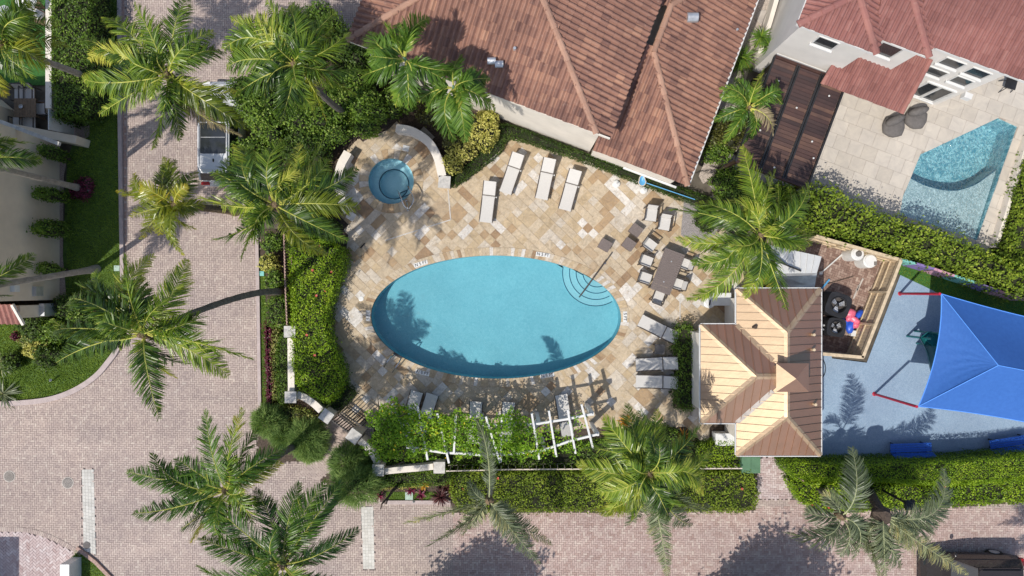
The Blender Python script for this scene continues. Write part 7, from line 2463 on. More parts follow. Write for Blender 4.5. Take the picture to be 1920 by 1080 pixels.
c2 = W(38, 199, .85); t = thing('bowl', 'small grey bowl on the teak garden table', 'bowl', (c2.x, c2.y, .76)); m = M(); m.lathe((c2.x, c2.y, .757), [(.05, 0), (.10, .06), (.095, .07), (.05, .02)], 16); m.build('body', MT['galv'], t)
gc = make_chair(low=True); gc.name = 'garden_chair'
for i, (px, py, f, lab) in enumerate(((37, 177, 180, 'grey garden chair above the teak table, left one'), (53, 176, 180, 'grey garden chair above the teak table, right one'), (77, 204, 90, 'grey garden chair at the right side of the teak table'), (34, 232, 0, 'grey garden chair below the teak table, left one'), (55, 230, 0, 'grey garden chair below the teak table, right one'))):
    c = W(px, py, .45); place(gc, i > 0, (c.x, c.y, .02), R(f), lab, 'garden chairs round the teak table')
for px, py, r, lab in ((50, 4, .48, 'white round parasol at the top left edge, biggest one'), (9, 28, .42, 'white parasol nearest the left edge of the green turf')):
    c = W(px, py, 2.0); t = thing('parasol', lab, 'parasol', (c.x, c.y, .02), 'white parasols in the left garden')
    m = M()
    for k in range(8):
        a, b = k * math.pi / 4, (k + 1) * math.pi / 4
        mm = M(); mm.slab([(c.x, c.y, 2.3), (c.x + r * math.cos(a), c.y + r * math.sin(a), 2.05), (c.x + r * math.cos(b), c.y + r * math.sin(b), 2.05)], .01); mm.build('canopy_panel', MT['white'], t)
    m.tube([(c.x, c.y, .02), (c.x, c.y, 2.38)], .025, 8); m.build('pole', MT['teak'], t)
c = W(72, 30, .5); t = thing('lounge_chair', 'wooden lounge chair with white towels on the green turf', 'chair', (c.x, c.y, .02))
m = M(); m.box((c.x, c.y, .35), (.62, .60, .10), R(-20)); m.build('frame', MT['teak'], t)
m = M(); m.slab([(c.x - .32, c.y + .30, .42), (c.x + .26, c.y + .36, .42), (c.x + .20, c.y + .62, .85), (c.x - .30, c.y + .56, .85)], .06); m.build('backrest', MT['teak'], t)
m = M(); m.blob((c.x - .02, c.y + .12, .46), (.30, .26, .10), 10, 6, .1); m.build('towel', MT['white'], t, smooth=True)
for a in (-1, 1):
    for b in (-1, 1): m = M(); m.box((c.x + a * .26, c.y + b * .24, .17), (.05, .05, .32)); m.build('leg', MT['teak'], t)

hz = W(1541, 690, .04); t = thing('garden_hose', 'loose loop of black hose on the playground surface at the cabana edge', 'hose', (hz.x, hz.y, .03))
m = M(); m.tube(spline([tuple(W(*q, .04)) for q in ((1537, 672), (1544, 676), (1548, 690), (1545, 704), (1538, 710))], 6), .018, 6); m.build('tube', MT['black'], t)
# ------------------------------------------------------------------ hedges
hedge('hedge', 'long tall loose hedge running diagonally between terrace and playground', 'hedge',
      [(1470, 365), (1510, 352), (1560, 350), (1600, 375), (1650, 396), (1700, 416), (1770, 434), (1830, 461), (1880, 482), (1960, 510), (1960, 560), (1890, 536), (1830, 511), (1770, 490), (1710, 470), (1650, 452), (1595, 437), (1545, 426), (1490, 408)], 2.3, 'hedge', 0.6, 0.125, 1.15, 0.20, 0.17)
hedge('hedge', 'dense hedge filling the right edge beside the angular pool', 'hedge', [(1980, 240), (1940, 300), (1922, 360), (1908, 420), (1890, 472), (1900, 505), (1980, 520)], 1.2, 'hedge', 0.6, 0.12, 1.5, 0.20, 0.07)
hedge('hedge', 'bright green flowering hedge curving along the left side of the pool', 'hedge',
      [(545, 425), (600, 448), (640, 470), (640, 500), (625, 540), (612, 580), (612, 620), (622, 655), (637, 690), (640, 722), (620, 752), (590, 745), (560, 728), (548, 690), (546, 640), (545, 560), (542, 490)], 1.35, 'bright', 0.55, 0.085, 1.15, 0.13, 0.08, blooms=10)
hedge('hedge', 'dark green hedge end in shade just below the gate wall', 'hedge', [(598, 762), (622, 748), (646, 722), (662, 740), (636, 768), (622, 780), (606, 778)], 0.7, 'dark', 0.6, 0.08, 1, 0.1, 0.06)
hedge('hedge', 'clipped street hedge left of the cabana entry with red flowers', 'hedge', [(850, 890), (960, 886), (1100, 886), (1250, 888), (1380, 886), (1412, 890), (1414, 955), (1330, 960), (1200, 958), (1050, 960), (930, 962), (862, 958)], 1.0, 'hedge', 0.6, 0.085, 1.15, 0.12, 0.06, blooms=9)
hedge('hedge', 'street hedge right of the cabana entry, loose leafy front band', 'hedge', [(1486, 898), (1520, 905), (1600, 905), (1700, 908), (1800, 908), (1960, 892), (1960, 938), (1880, 944), (1800, 950), (1700, 956), (1620, 960), (1560, 962), (1522, 952), (1495, 930)], 1.0, 'bright', 0.6, 0.085, 1.15, 0.12, 0.06, blooms=3)
hedge('hedge', 'street hedge right of the cabana entry, smooth back band by the benches', 'hedge', [(1486, 868), (1560, 872), (1700, 870), (1830, 866), (1960, 856), (1960, 896), (1800, 910), (1640, 905), (1520, 902), (1488, 894)], 1.9, 'bright', 0.6, 0.06, 1.05, 0.06, 0.04)
hedge('hedge', 'low dark hedge under the vine pergola along the thin front rail', 'hedge', [(700, 820), (760, 800), (900, 840), (1010, 845), (1110, 830), (1240, 800), (1300, 830), (1385, 838), (1388, 872), (1250, 874), (1100, 874), (960, 874), (840, 872), (800, 868), (715, 872), (695, 850)], 0.55, 'shrub', 0.6, 0.08, 0.9, 0.12, 0.06)
hedge('hedge', 'low clipped hedge between cabana corner and green cabinet', 'hedge', [(1322, 835), (1386, 832), (1390, 874), (1322, 874)], 0.8, 'bright', 0.6, 0.07, 1, 0.06, 0.05)
hedge('hedge', 'mixed shrub hedge against the cabana wall by the parallel loungers', 'hedge', [(1272, 616), (1298, 612), (1303, 660), (1305, 720), (1304, 765), (1275, 765), (1268, 720), (1278, 690), (1268, 650)], 1.0, 'shrub', 0.6, 0.085, 1, 0.16, 0.09)
hedge('hedge', 'narrow dark green border hedge curving along the tiled house wall', 'hedge', [(925, 236), (962, 234), (1040, 264), (1130, 298), (1220, 332), (1312, 362), (1345, 380), (1330, 392), (1235, 357), (1170, 332), (1100, 304), (1030, 281), (958, 259), (940, 284), (900, 316), (852, 350), (843, 335), (880, 305), (910, 270)], 0.40, 'dark', 0.6, 0.06, 1.0, 0.05, 0.03, smooth_edge=3)
hedge('hedge', 'tall dark clipped hedge along the left garden wall', 'hedge', [(98, -40), (163, -40), (165, 60), (165, 150), (160, 200), (135, 216), (110, 210), (98, 205)], 1.9, 'shrub', 0.6, 0.095, 1, 0.12, 0.08)
hedge('hedge', 'striped bed hedge, green band beside the left garden wall', 'hedge', [(521, 634), (541, 634), (542, 736), (523, 758), (517, 700)], 0.85, 'shrub', 0.6, 0.065, 1, 0.06, 0.04)
hedge('hedge', 'striped bed hedge, pale variegated band next to the magenta one', 'hedge', [(509, 628), (522, 626), (519, 700), (526, 762), (514, 765), (509, 700)], 0.7, 'varieg', 0.6, 0.075, 1, 0.08, 0.05)
hedge('hedge', 'striped bed hedge, deep magenta band nearest the kerb', 'hedge', [(494, 606), (506, 610), (509, 660), (513, 720), (513, 764), (500, 766), (498, 700), (496, 650)], 0.55, 'red', 0.5, 0.085, 1.1, 0.10, 0.06)
hedge('hedge', 'pale variegated groundcover hugging the curved wall left of the gate', 'hedge', [(515, 768), (540, 762), (560, 768), (580, 776), (598, 790), (592, 798), (560, 790), (530, 792), (515, 785)], 0.5, 'varieg', 0.6, 0.085, 1, 0.10, 0.06)
hedge('hedge', 'trimmed green hedge in front of the bowed low wall', 'hedge', [(715, 892), (760, 888), (800, 884), (845, 884), (843, 908), (790, 912), (715, 912), (700, 905)], 0.7, 'shrub', 0.6, 0.065, 1, 0.07, 0.04)
hedge('hedge', 'thin yellow strip of plants in front of the trimmed green hedge', 'hedge', [(704, 910), (750, 909), (788, 906), (790, 914), (750, 916), (706, 918)], 0.35, 'yellow', 0.55, 0.075, 1, 0.06, 0.04)
hedge('hedge', 'green hedge column beside the upper left picket rail', 'hedge', [(498, 566), (530, 556), (535, 604), (520, 614), (498, 605)], 0.9, 'shrub', 0.6, 0.085, 1, 0.12, 0.07)

# ------------------------------------------------------------------ shrubs and small trees
gv = 'leafy shrubs by the spa'
for (px, py, r, h, lf, lab) in (
        (590, 205, 52, 3.0, 'shrub', 'big leafy shrub under the top centre palm trunk'), (660, 180, 50, 2.8, 'shrub', 'leafy shrub right of the bent grey palm trunk'), (686, 212, 42, 2.4, 'shrub', 'leafy shrub with pale twigs just left of the curved spa wall'),
        (618, 243, 42, 2.2, 'shrub', 'leafy shrub above the left end of the spa wall'), (575, 278, 48, 2.4, 'dark', 'dark shrub left of the spa behind the palm fronds'), (505, 225, 48, 2.6, 'shrub', 'shrub to the right of the white car'),
        (470, 180, 40, 2.4, 'shrub', 'shrub at the street behind the white car nose'), (520, 150, 42, 2.2, 'dark', 'dark shrub between the two top palms'), (600, 55, 48, 2.8, 'shrub', 'bushy shrub at the top next to the brick street'), (655, 90, 46, 2.6, 'dark', 'dark shrub at the left corner of the tiled roof'),
        (545, 60, 36, 2.4, 'shrub', 'shrub behind the raised palm fronds at the top'), (690, 130, 40, 2.0, 'dark', 'dark low shrub beneath the broad leaved palm'), (748, 186, 34, 1.8, 'shrub', 'shrub between the broad leaved palm trunk and spa wall'), (470, 290, 40, 2.0, 'shrub', 'shrub beside the white car rear'),
        (455, 90, 30, 2.2, 'shrub', 'small shrub at the street between two top palms'), (560, 340, 46, 1.6, 'dark', 'dark shrub under the palm left of the spa wall'), (592, 382, 30, 1.3, 'shrub', 'shrub low against the left spa wall')):
    shrub('shrub', lab, 'shrub', px, py, r, h, lf, 0.105, 0.6, 0.95, gv)
gy_ = 'yellow shrubs above the deck'
for (px, py, r, h, lf, lab) in ((898, 248, 33, 1.5, 'yellow', 'pale yellow shrub touching the house wall'), (868, 275, 30, 1.3, 'yellow', 'pale yellow shrub in the middle of the yellow clump'), (848, 305, 22, 1.0, 'yellow', 'small pale yellow shrub next to the spa wall pillar'),
                                (915, 225, 24, 1.3, 'yellow', 'pale yellow shrub tip closest to the tiled roof'), (848, 258, 24, 1.5, 'olive', 'dull olive shrub behind the curved spa wall'), (812, 212, 28, 1.4, 'olive', 'dull olive shrub around the thin grey palm trunk'), (855, 245, 24, 1.3, 'olive', 'olive shrub beneath the second broad leaved palm')):
    shrub('shrub', lab, 'shrub', px, py, r, h, lf, 0.10, 0.6, 1.0, gy_)
gl = 'shrubs in the left planting bed'
for (px, py, r, h, lf, lab) in ((506, 495, 20, 1.0, 'yellow', 'yellowish shrub at the kerb left of the picket rail'), (515, 525, 22, 1.1, 'shrub', 'green shrub at the long shadowy palm trunk base'), (575, 455, 34, 1.5, 'dark', 'dark shrub beneath the palm at the top of the bright hedge'), (610, 428, 26, 1.2, 'dark', 'dark shrub by the small pillar of the spa wall'),
                                (512, 455, 22, 1.1, 'shrub', 'green shrub at the top of the kerb bed'), (590, 440, 22, 1.4, 'bright', 'bright shrub just right of the picket rail top')):
    shrub('shrub', lab, 'shrub', px, py, r, h, lf, 0.095, 0.6, 1.0, gl)
gr = 'shrubs between the two houses'
for (px, py, r, h, lf, lab) in ((1352, 255, 34, 1.6, 'olive', 'reddish green shrub along the white gutter'), (1345, 285, 28, 1.4, 'shrub', 'green shrub at the gutter corner of the tiled house'), (1380, 240, 24, 1.4, 'olive', 'small reddish shrub under the feathery palm'), (1360, 340, 30, 1.6, 'shrub', 'green shrub above the fan of palm fronds'),
                                (1395, 375, 36, 2.0, 'dark', 'dark shrub below the louvred roof corner'), (1450, 375, 40, 2.2, 'shrub', 'green shrub where the long hedge begins'), (1325, 415, 26, 0.9, 'dark', 'dark shrub on the grey pebbles behind the palm fronds')):
    shrub('shrub', lab, 'shrub', px, py, r, h, lf, 0.095, 0.6, 1.0, gr)
gw = 'shrubs along the shaded left house'
for (px, py, r, h, lf, lab) in ((92, 365, 15, 2.3, 'shrub', 'dark wall shrub on the tan house, topmost of the row'), (90, 428, 17, 2.5, 'shrub', 'dark wall shrub on the tan house in the middle of the row'), (94, 505, 13, 2.0, 'shrub', 'dark wall shrub on the tan house beside the lower palm trunk'), (96, 288, 14, 2.1, 'shrub', 'dark wall shrub by the white parapet of the tan house'),
                                (60, 610, 34, 1.4, 'dark', 'dark shrub on the sunny side corner of the tan house'), (100, 620, 28, 1.3, 'shrub', 'green shrub beside the round lawn and palm fronds'), (70, 655, 22, 1.0, 'yellow', 'cream yellow shrub on the curved lawn'), (90, 668, 28, 1.2, 'dark', 'dark green shrub behind the cream yellow one on the lawn'), (55, 637, 16, .9, 'varieg', 'small cream flecked shrub above the lawn path'),
                                (125, 575, 26, 1.0, 'dark', 'dark shrub at the end of the pink gravel strip'), (20, 680, 20, .9, 'dark', 'dark shrub at the left edge above the lawn')):
    shrub('shrub', lab, 'shrub', px, py, r, h, lf, 0.095, 0.6, 1.0, gw)
shrub('shrub', 'deep purple ring of groundcover round the palm trunk on the shaded lawn', 'shrub', 152, 354, 23, 0.5, 'red', 0.09, 0.6, 1.2, lobes=8)
shrub('shrub', 'deep purple plant clump near the fronds of the big left palm', 'shrub', 186, 579, 17, 0.6, 'red', 0.09, 0.6, 1.2, lobes=5)
shrub('shrub', 'cream white flowering clump beside the purple one on the left', 'shrub', 163, 570, 12, 0.6, 'yellow', 0.09, 0.7, 1.0, lobes=4)
shrub('shrub', 'round green shrub left of the purple clump by the house corner', 'shrub', 145, 590, 20, 1.0, 'shrub', 0.09, 0.7, 1.0, lobes=5)
shrub('shrub', 'small red leaved plant on the left edge near the lawn', 'shrub', 30, 630, 9, 0.6, 'red', 0.09, 0.6, 1.2, lobes=4)
# feathery mounds by the gate
gf = 'feathery mounds beside the gate walk'
for (px, py, r, ry, h, lab) in ((574, 822, 36, 33, 1.2, 'soft feathery green mound left of the gate walk, largest one'), (532, 816, 25, 22, 0.9, 'soft feathery mound at the kerb end left of the gate walk'), (580, 842, 26, 22, 0.9, 'soft feathery mound lowest on the left of the gate walk'), (500, 790, 26, 26, 1.6, 'feathery young tree at the kerb next to the magenta strip'),
                                (652, 868, 34, 32, 1.6, 'feathery tree right of the gate walk with a dark leaning shade'), (665, 912, 46, 36, 2.6, 'feathery crown in front of the crossing band'), (690, 880, 24, 24, 1.0, 'feathery bush beside the front pillar')):
    feather('feathery_shrub', lab, 'shrub', px, py, r, h, 'feather', 3800, gf, rpy=ry, blen=0.26)
# bare branch and strappy plants
t = thing('bare_branch', 'dark forked bare trunk leaning over the front bed', 'branch', W(750, 908, 0))
a = W(750, 908, .2)
m = M(); m.tube([a, W(738, 918, .9), W(728, 932, 1.5), W(724, 945, 1.9)], [.11, .07, .05, .03], 8); m.tube([W(728, 932, 1.5), W(716, 945, 2.0), W(714, 955, 2.1)], [.05, .035, .02], 6); m.build('trunk', MT['bark'], t)
for px, py, n, r, lf, lab in ((826, 930, 60, .55, 'cordy', 'dark maroon strappy plant left of the street hedge, lower one'), (838, 915, 50, .50, 'cordy', 'dark maroon strappy plant left of the street hedge, upper one'), (846, 902, 26, .38, 'red', 'pink star shaped strappy plant by the thin front rail'),
                              (712, 928, 30, .28, 'red', 'small crimson plant by the feathery crown'), (772, 918, 30, .26, 'red', 'small crimson plant left of the orange bromeliad'), (790, 926, 26, .26, 'red', 'small crimson plant beneath the orange bromeliad'), (797, 909, 22, .24, 'flower', 'orange bromeliad in the front bed'),
                              (1172, 790, 34, .42, 'flower', 'orange leaved croton right of the white pergola'), (1280, 818, 40, .48, 'flower', 'orange leaved croton under the big bright palm fronds'), (515, 610, 30, .45, 'dead', 'dry bronze grass tuft by the picket rail pillar'), (10, 738, 50, .9, 'frond_sage', 'spiky green rosette on the lawn at the left edge'), (8, 682, 40, .7, 'frond_sage', 'spiky pale rosette at the left edge above the lawn')):
    tuft('strap_plant', lab, 'plant', px, py, .5, r, lf, n, .05, .5, None)
for px, py, h, r, lab in ((1387, 113, 1.6, .78, 'spiky dracaena cluster between the houses, larger lower head'), (1415, 88, 1.9, .55, 'spiky dracaena cluster between the houses, smaller upper head')):
    tuft('dracaena', lab, 'plant', px, py, h * 2, r, 'frond_areca', 90, .035, .8, 'dracaenas between the houses', heads=3)

# ------------------------------------------------------------------ the vine on the pergola
vr = thing('flowering_vine', 'bright green vine with yellow flowers sprawling over the white pergola', 'vine', W(900, 815, 2.6))
rgv = np.random.default_rng(77)
Ps, Ns = [], []
for (px, py, rx, ry, h, dens) in ((735, 795, 46, 42, 3.0, 1.3), (790, 815, 50, 38, 3.0, 1.2), (720, 840, 40, 26, 2.4, 1), (745, 782, 48, 24, 2.9, 1.3), (805, 794, 44, 22, 2.9, 1.2), (850, 793, 30, 18, 2.8, 1), (905, 806, 30, 22, 2.8, 1), (962, 792, 34, 20, 2.9, 1), (940, 845, 40, 22, 2.8, 1), (850, 815, 45, 40, 2.9, 1.0), (900, 830, 38, 36, 2.85, .8), (955, 815, 34, 40, 3.0, 1.2), (985, 830, 34, 34, 3.0, 1.1), (1015, 845, 36, 16, 2.75, .6), (1030, 815, 22, 20, 2.75, .4), (1070, 835, 34, 22, 2.75, .5), (1085, 790, 18, 20, 2.7, .35), (770, 855, 60, 12, 2.2, .7), (870, 790, 40, 18, 2.8, .7)):
    c = W(px, py, h - .2); a, b = rx / PXM * .92, ry / PXM * .92
    n = int(a * b * 3.14 / 0.0042 * 1.5 * dens)
    d = rgv.normal(size=(n, 2)); d /= np.linalg.norm(d, axis=1, keepdims=True); rr = np.sqrt(rgv.uniform(0, 1, n))
    rag = 1 + .18 * np.sin(np.arctan2(d[:, 1], d[:, 0]) * 5 + px) + .12 * np.sin(np.arctan2(d[:, 1], d[:, 0]) * 11 + py)
    x, y = c.x + d[:, 0] * a * rr * rag, c.y + d[:, 1] * b * rr * rag
    z = h - .25 + .35 * (1 - rr ** 2) * rgv.uniform(.2, 1, n) + lumps(x * 1.6, y * 1.6, px * .1) * .16 - np.abs(rgv.normal(0, .12, n))
    Ps.append(np.column_stack([x, y, z])); Ns.append(unit(rgv.normal(0, .5, (n, 3)) + np.array([0, 0, .85])))
Pv, Nv_ = np.vstack(Ps), np.vstack(Ns)
add_leaves('foliage', Pv, Nv_, .105, .62, [LEAF['vine']], vr, rgv, np.clip(rgv.normal(.46, .17, len(Pv)) + (rgv.uniform(0, 1, len(Pv)) > .985) * .6, 0, 1))
m = M()
for k in range(26):
    q = Pv[int(rgv.integers(len(Pv)))]; d = rgv.normal(0, 1, 3)
    m.tube([q, q + np.array([d[0] * .3, d[1] * .12, -.1]), q + np.array([d[0] * .5, d[1] * .2, -.25])], [.03, .02, .01], 5)
m.build('stem', MT['bark'], vr)

# ------------------------------------------------------------------ trees outside the frame whose shade falls on the street
for k, (gx_, gy_2, r) in enumerate(((815, 1216, 3.0), (1342, 1212, 3.3))):
    z = 5.6; c = Vector(((gx_ - 960) / PXM, (540 - gy_2) / PXM, 0))
    px_, py_ = 960 + c.x * PXM * CAM_H / (CAM_H - 4.5), 540 - c.y * PXM * CAM_H / (CAM_H - 4.5)
    t = shrub('street_tree', ('round street tree whose shade lies left on the bottom road', 'round street tree whose shade lies centre right on the bottom road')[k], 'tree', px_, py_, r * PXM * CAM_H / (CAM_H - 4.5), 7.2, 'shrub', 0.22, 0.65, 1.6, 'street trees beyond the road', 9)
# ------------------------------------------------------------------ palms
palm('palm_tree', 'tall coconut palm at the top left over the brick street', (314, 142), 8.0, (452, 218),
     [(252, 8, {'mid': (282, 62)}), (195, 34), (150, 73, {'mid': (215, 95)}), (168, 112), (155, 145), (172, 178), (186, 214, {'mid': (255, 165)}), (288, 278, {'mid': (312, 205)}), (338, 262, {'mid': (330, 200)}), (352, -6, {'mid': (330, 45)}), (305, 42), (420, 98, {'mid': (370, 102)}), (448, 175), (462, 238, {'mid': (385, 180), 'leaf': 'frond_gold'}), (452, 255, {'leaf': 'dead', 'dz': -2.2, 'label': 'brown drying frond'}), (400, 60), (375, 200), (240, 70)], 'frond', 0.70, drop=1.0)
palm('palm_tree', 'coconut palm with a bent grey trunk at the top centre', (553, 120), 8.5, (655, 212),
     [(497, -8, {'mid': (525, 55)}), (432, 35, {'mid': (490, 70)}), (455, 38), (630, 22, {'mid': (572, 85)}), (626, 55, {'mid': (575, 95)}), (655, 60), (690, 132), (668, 178, {'mid': (602, 138)}), (612, 226, {'leaf': 'frond_gold', 'll': .6, 'label': 'thin golden ageing frond'}), (525, 232, {'mid': (545, 170)}), (498, 200), (440, 178, {'mid': (490, 140)}), (425, 128, {'mid': (470, 105)}), (420, 92), (540, 14), (590, 200), (570, 40)], 'frond', 0.72, drop=1.0, bend=(0.3, -0.8))
palm('palm_tree', 'broad leaved palm shading the tiled roof, with a thin curved trunk', (768, 122), 8.0, (838, 235),
     [(698, 60), (684, 102), (680, 142), (712, 160), (765, 203), (742, 196), (852, 133), (805, 35), (788, 48), (728, 50), (835, 150), (745, 45)], 'frond_areca', 0.66, r0=.10, r1=.07, bend=(.35, -.1), width=.05, hang=.45, drop=1.1, shaft='green', young=2, fwd=.85, step=.032, rib='rachis')
palm('palm_tree', 'broad leaved palm beside the yellow shrubs and house wall', (852, 172), 7.0, (868, 256),
     [(785, 190), (800, 210), (864, 106), (918, 148), (928, 204), (872, 266), (852, 262), (812, 142), (884, 128), (880, 235), (905, 165)], 'frond_areca', 0.64, r0=.10, r1=.07, width=.05, hang=.45, drop=1.1, shaft='green', young=2, fwd=.85, step=.032)
palm('palm_tree', 'wide coconut palm standing left of the spa over the picket rail', (516, 384), 9.2, (607, 416),
     [(502, 282, {'mid': (505, 325)}), (530, 262), (605, 262, {'mid': (572, 330)}), (618, 298, {'mid': (575, 350)}), (670, 316, {'mid': (600, 350)}), (674, 389, {'leaf': 'frond_gold', 'mid': (600, 385)}), (652, 452, {'mid': (575, 410)}), (612, 476, {'leaf': 'frond_gold', 'mid': (560, 440), 'll': .7}), (400, 450, {'mid': (475, 425)}), (452, 490, {'ll': .5}), (372, 368, {'mid': (445, 380)}), (398, 322, {'mid': (455, 345)}), (425, 300), (440, 272), (470, 268), (560, 455, {'leaf': 'dead', 'dz': -2.4, 'll': .7, 'label': 'brown drying frond'}), (560, 270), (455, 400)], 'frond', 0.70, drop=1.0, bark='trunk')
palm('palm_tree', 'young golden fronded palm on the brick street below the white car', (328, 384), 3.6, (442, 396),
     [(218, 357, {'mid': (275, 372)}), (252, 325), (305, 296), (330, 300), (368, 320, {'mid': (350, 350)}), (245, 406, {'mid': (290, 390)}), (264, 448, {'mid': (300, 405)}), (344, 478, {'leaf': 'frond_gold', 'll': .7}), (366, 428), (385, 380), (300, 440), (362, 400)], 'frond_gold', 0.64, r0=.2, r1=.13, drop=1.3, bark='fibre')
palm('palm_tree', 'very tall leaning palm throwing a long dark trunk across the street', (270, 626), 11.0, (530, 548),
     [(98, 600, {'mid': (180, 628)}), (103, 620), (105, 680, {'mid': (180, 655)}), (143, 532, {'mid': (205, 570)}), (178, 508), (237, 478), (288, 480), (350, 486, {'mid': (310, 560)}), (372, 590, {'mid': (335, 610)}), (472, 672, {'mid': (360, 640)}), (428, 706, {'mid': (360, 660)}), (298, 784, {'mid': (282, 690)}), (278, 540), (130, 562), (218, 530), (285, 720, {'leaf': 'dead', 'dz': -2.4, 'll': .7, 'label': 'brown drying frond'})], 'frond', 0.70, r0=.16, r1=.10, bend=(0.9, 0.9), drop=1.0)
palm('palm_tree', 'dark green palm at the lower left, its crown nearest the gate walk', (424, 920), 8.0, (560, 830),
     [(238, 884, {'mid': (310, 895)}), (285, 850), (250, 962, {'mid': (330, 960)}), (340, 992, {'mid': (385, 965)}), (332, 860), (385, 770, {'mid': (405, 850)}), (455, 766, {'mid': (425, 850)}), (488, 795), (535, 838, {'mid': (470, 880)}), (528, 868, {'leaf': 'frond_gold', 'll': .8}), (412, 1010), (475, 980), (360, 900), (420, 1000)], 'frond_dark', 0.68, r0=.16, r1=.10, hang=.55, arch=.18, drop=.8, width=.032, vlift=.12)
palm('palm_tree', 'dark green palm at the bottom edge, left of the crossing band', (530, 1058), 8.0, (640, 926),
     [(562, 905, {'mid': (545, 985)}), (612, 902, {'mid': (560, 980)}), (642, 902, {'mid': (590, 985)}), (672, 992, {'mid': (600, 1040)}), (478, 918, {'mid': (505, 985)}), (432, 930), (392, 938, {'mid': (440, 990)}), (376, 1008, {'mid': (440, 1030)}), (372, 1060), (420, 1110), (640, 1090), (560, 1140), (480, 1130), (600, 1120)], 'frond_dark', 0.68, r0=.16, r1=.10, hang=.55, arch=.18, drop=.8, width=.032, vlift=.12)
palm('palm_tree', 'sparse sage green palm over the street hedge at the bottom centre', (917, 938), 4.7, (924, 876),
     [(892, 786, {'mid': (912, 850), 'dz': .3, 'll': .6}), (758, 982, {'mid': (850, 962)}), (800, 1025, {'mid': (870, 975)}), (1035, 1020, {'mid': (960, 970)}), (1012, 1058, {'mid': (960, 990)}), (895, 962, {'ll': .6}), (870, 1000), (960, 990), (880, 900, {'ll': .6})], 'frond_sage', 0.78, 'rachis_sage', drop=1.3, young=0, hang=.9, bark='trunk_pale', arch=.14)
palm('palm_tree', 'big bright palm crown seen from above beside the street hedge', (1217, 886), 7.0, (1190, 812),
     [(1098, 840, {'mid': (1160, 855)}), (1082, 868, {'mid': (1150, 890)}), (1176, 758, {'mid': (1200, 830)}), (1232, 768, {'mid': (1225, 830)}), (1312, 800, {'mid': (1270, 850)}), (1332, 848, {'mid': (1275, 892)}), (1318, 925, {'mid': (1290, 890)}), (1290, 948, {'mid': (1240, 935)}), (1120, 922, {'mid': (1170, 920)}), (1135, 968, {'mid': (1185, 920)}), (1190, 955, {'mid': (1198, 915)}), (1255, 970, {'mid': (1240, 935)}), (1132, 782, {'mid': (1170, 830)}), (1200, 770), (1278, 820),
      (1252, 1084, {'mid': (1248, 985), 'leaf': 'frond_sage', 'rib': 'rachis_sage', 'dz': -3.6, 'label': 'hanging grey green frond with yellow stalk'}), (1175, 985, {'leaf': 'frond_sage', 'dz': -2.6}), (1330, 948, {'leaf': 'frond_sage', 'dz': -2.4}), (1298, 985, {'leaf': 'frond_sage', 'dz': -2.6}), (1215, 1000, {'leaf': 'frond_sage', 'dz': -3})], 'frond', 0.70, drop=1.3, young=6, hang=.55)
palm('palm_tree', 'sage palm with a dark bent trunk over the right street hedge', (1577, 968), 4.9, (1530, 912),
     [(1597, 840, {'mid': (1608, 920), 'dz': 0.0, 'roll': 0.3}), (1472, 998, {'mid': (1545, 1000)}), (1648, 1084, {'mid': (1625, 1005)}), (1598, 1052, {'mid': (1608, 1000), 'll': .8}), (1550, 1010, {'ll': .7}), (1640, 990), (1510, 960), (1575, 1040), (1625, 1030), (1545, 925)], 'frond_sage', 0.78, 'rachis_sage', bend=(.1, .2), drop=1.5, young=0, hang=.75, arch=.14)
palm('palm_tree', 'sage palm with a tufted dark heart beside the lamp post', (1655, 966), 4.9, (1625, 912),
     [(1816, 1078, {'mid': (1720, 1012)}), (1770, 880, {'mid': (1752, 962)}), (1660, 1088, {'mid': (1655, 1020), 'll': .9}), (1700, 1030), (1622, 1010, {'ll': .7}), (1730, 985), (1690, 1060), (1640, 1050), (1745, 940, {'mid': (1730, 985)})], 'frond_sage', 0.78, 'rachis_sage', r0=.2, r1=.2, bark='bark', drop=1.5, young=0, hang=.75, arch=.14)
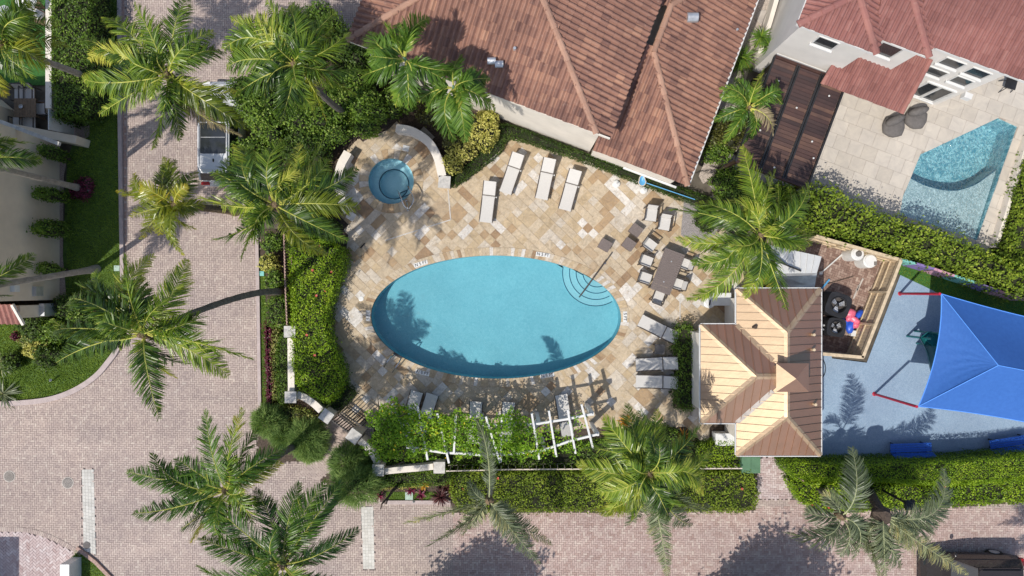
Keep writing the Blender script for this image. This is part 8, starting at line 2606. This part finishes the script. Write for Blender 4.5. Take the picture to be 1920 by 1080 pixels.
palm('palm_tree', 'fan of bright fronds between the dining table and the equipment yard', (1425, 440), 6.2, (1392, 500),
     [(1391, 274, {'mid': (1412, 350)}), (1258, 392, {'mid': (1345, 412)}), (1268, 448, {'mid': (1345, 450)}), (1298, 492, {'mid': (1360, 488)}), (1288, 562, {'mid': (1360, 530)}), (1516, 342, {'mid': (1490, 400)}), (1535, 432, {'mid': (1480, 448)}), (1505, 470), (1458, 345, {'mid': (1452, 405)}), (1475, 580, {'mid': (1442, 510)}), (1395, 558, {'mid': (1420, 500)}), (1305, 380, {'mid': (1370, 400)}), (1340, 520), (1370, 375), (1420, 530)], 'frond', 0.70, drop=1.2, young=4)
palm('palm_tree', 'feathery clumped palm between the tiled house and louvred roof', (1404, 202), 3.6, (1350, 272),
     [(1378, 148), (1432, 130, {'mid': (1415, 165)}), (1466, 195), (1450, 252, {'leaf': 'dead', 'label': 'dry tan frond'}), (1392, 272), (1358, 268), (1340, 226), (1368, 165), (1458, 150), (1445, 222), (1410, 260), (1350, 180), (1380, 240)], 'frond_areca', 0.52, r0=.07, r1=.06, width=.045, drop=1.2, bark='trunk_pale', step=.035)
palm('palm_tree', 'palm at the top left corner with a long slanting grey trunk', (6, 84), 8.2, (178, 150),
     [(56, 2, {'mid': (30, 35)}), (90, 122, {'mid': (45, 95), 'leaf': 'frond_gold'}), (62, 145), (12, 178, {'leaf': 'frond_gold'}), (35, 148), (-80, 60), (-60, 150), (60, 62), (30, 20), (-40, 10), (-90, 110)], 'frond', 0.70, drop=1.1, bark='trunk_pale')
palm('palm_tree', 'palm beyond the left edge with a pale trunk from the purple ring', (-60, 300), 8.0, (154, 354), [(78, 302, {'mid': (10, 290)}), (60, 268), (30, 262), (-150, 300), (-100, 380), (-60, 200), (-10, 330)], 'frond', .6, bark='trunk_pale', drop=1.2, r0=.15)
palm('palm_tree', 'palm beyond the left edge with a pale trunk along the lower lawn', (-70, 545), 8.0, (182, 504), [(64, 476, {'mid': (10, 508)}), (-150, 500), (-160, 600), (-70, 640), (-60, 460)], 'frond', .6, bark='trunk_pale', drop=1.2, r0=.15)
palm('palm_tree', 'palm beyond the bottom right corner shading the dark car', (2090, 1360), 8.0, (1850, 1140), [(1960, 1300), (1990, 1240), (2060, 1230), (2150, 1250), (2220, 1340), (2150, 1450), (2050, 1480), (1960, 1400)], 'frond', .6, drop=1.1)
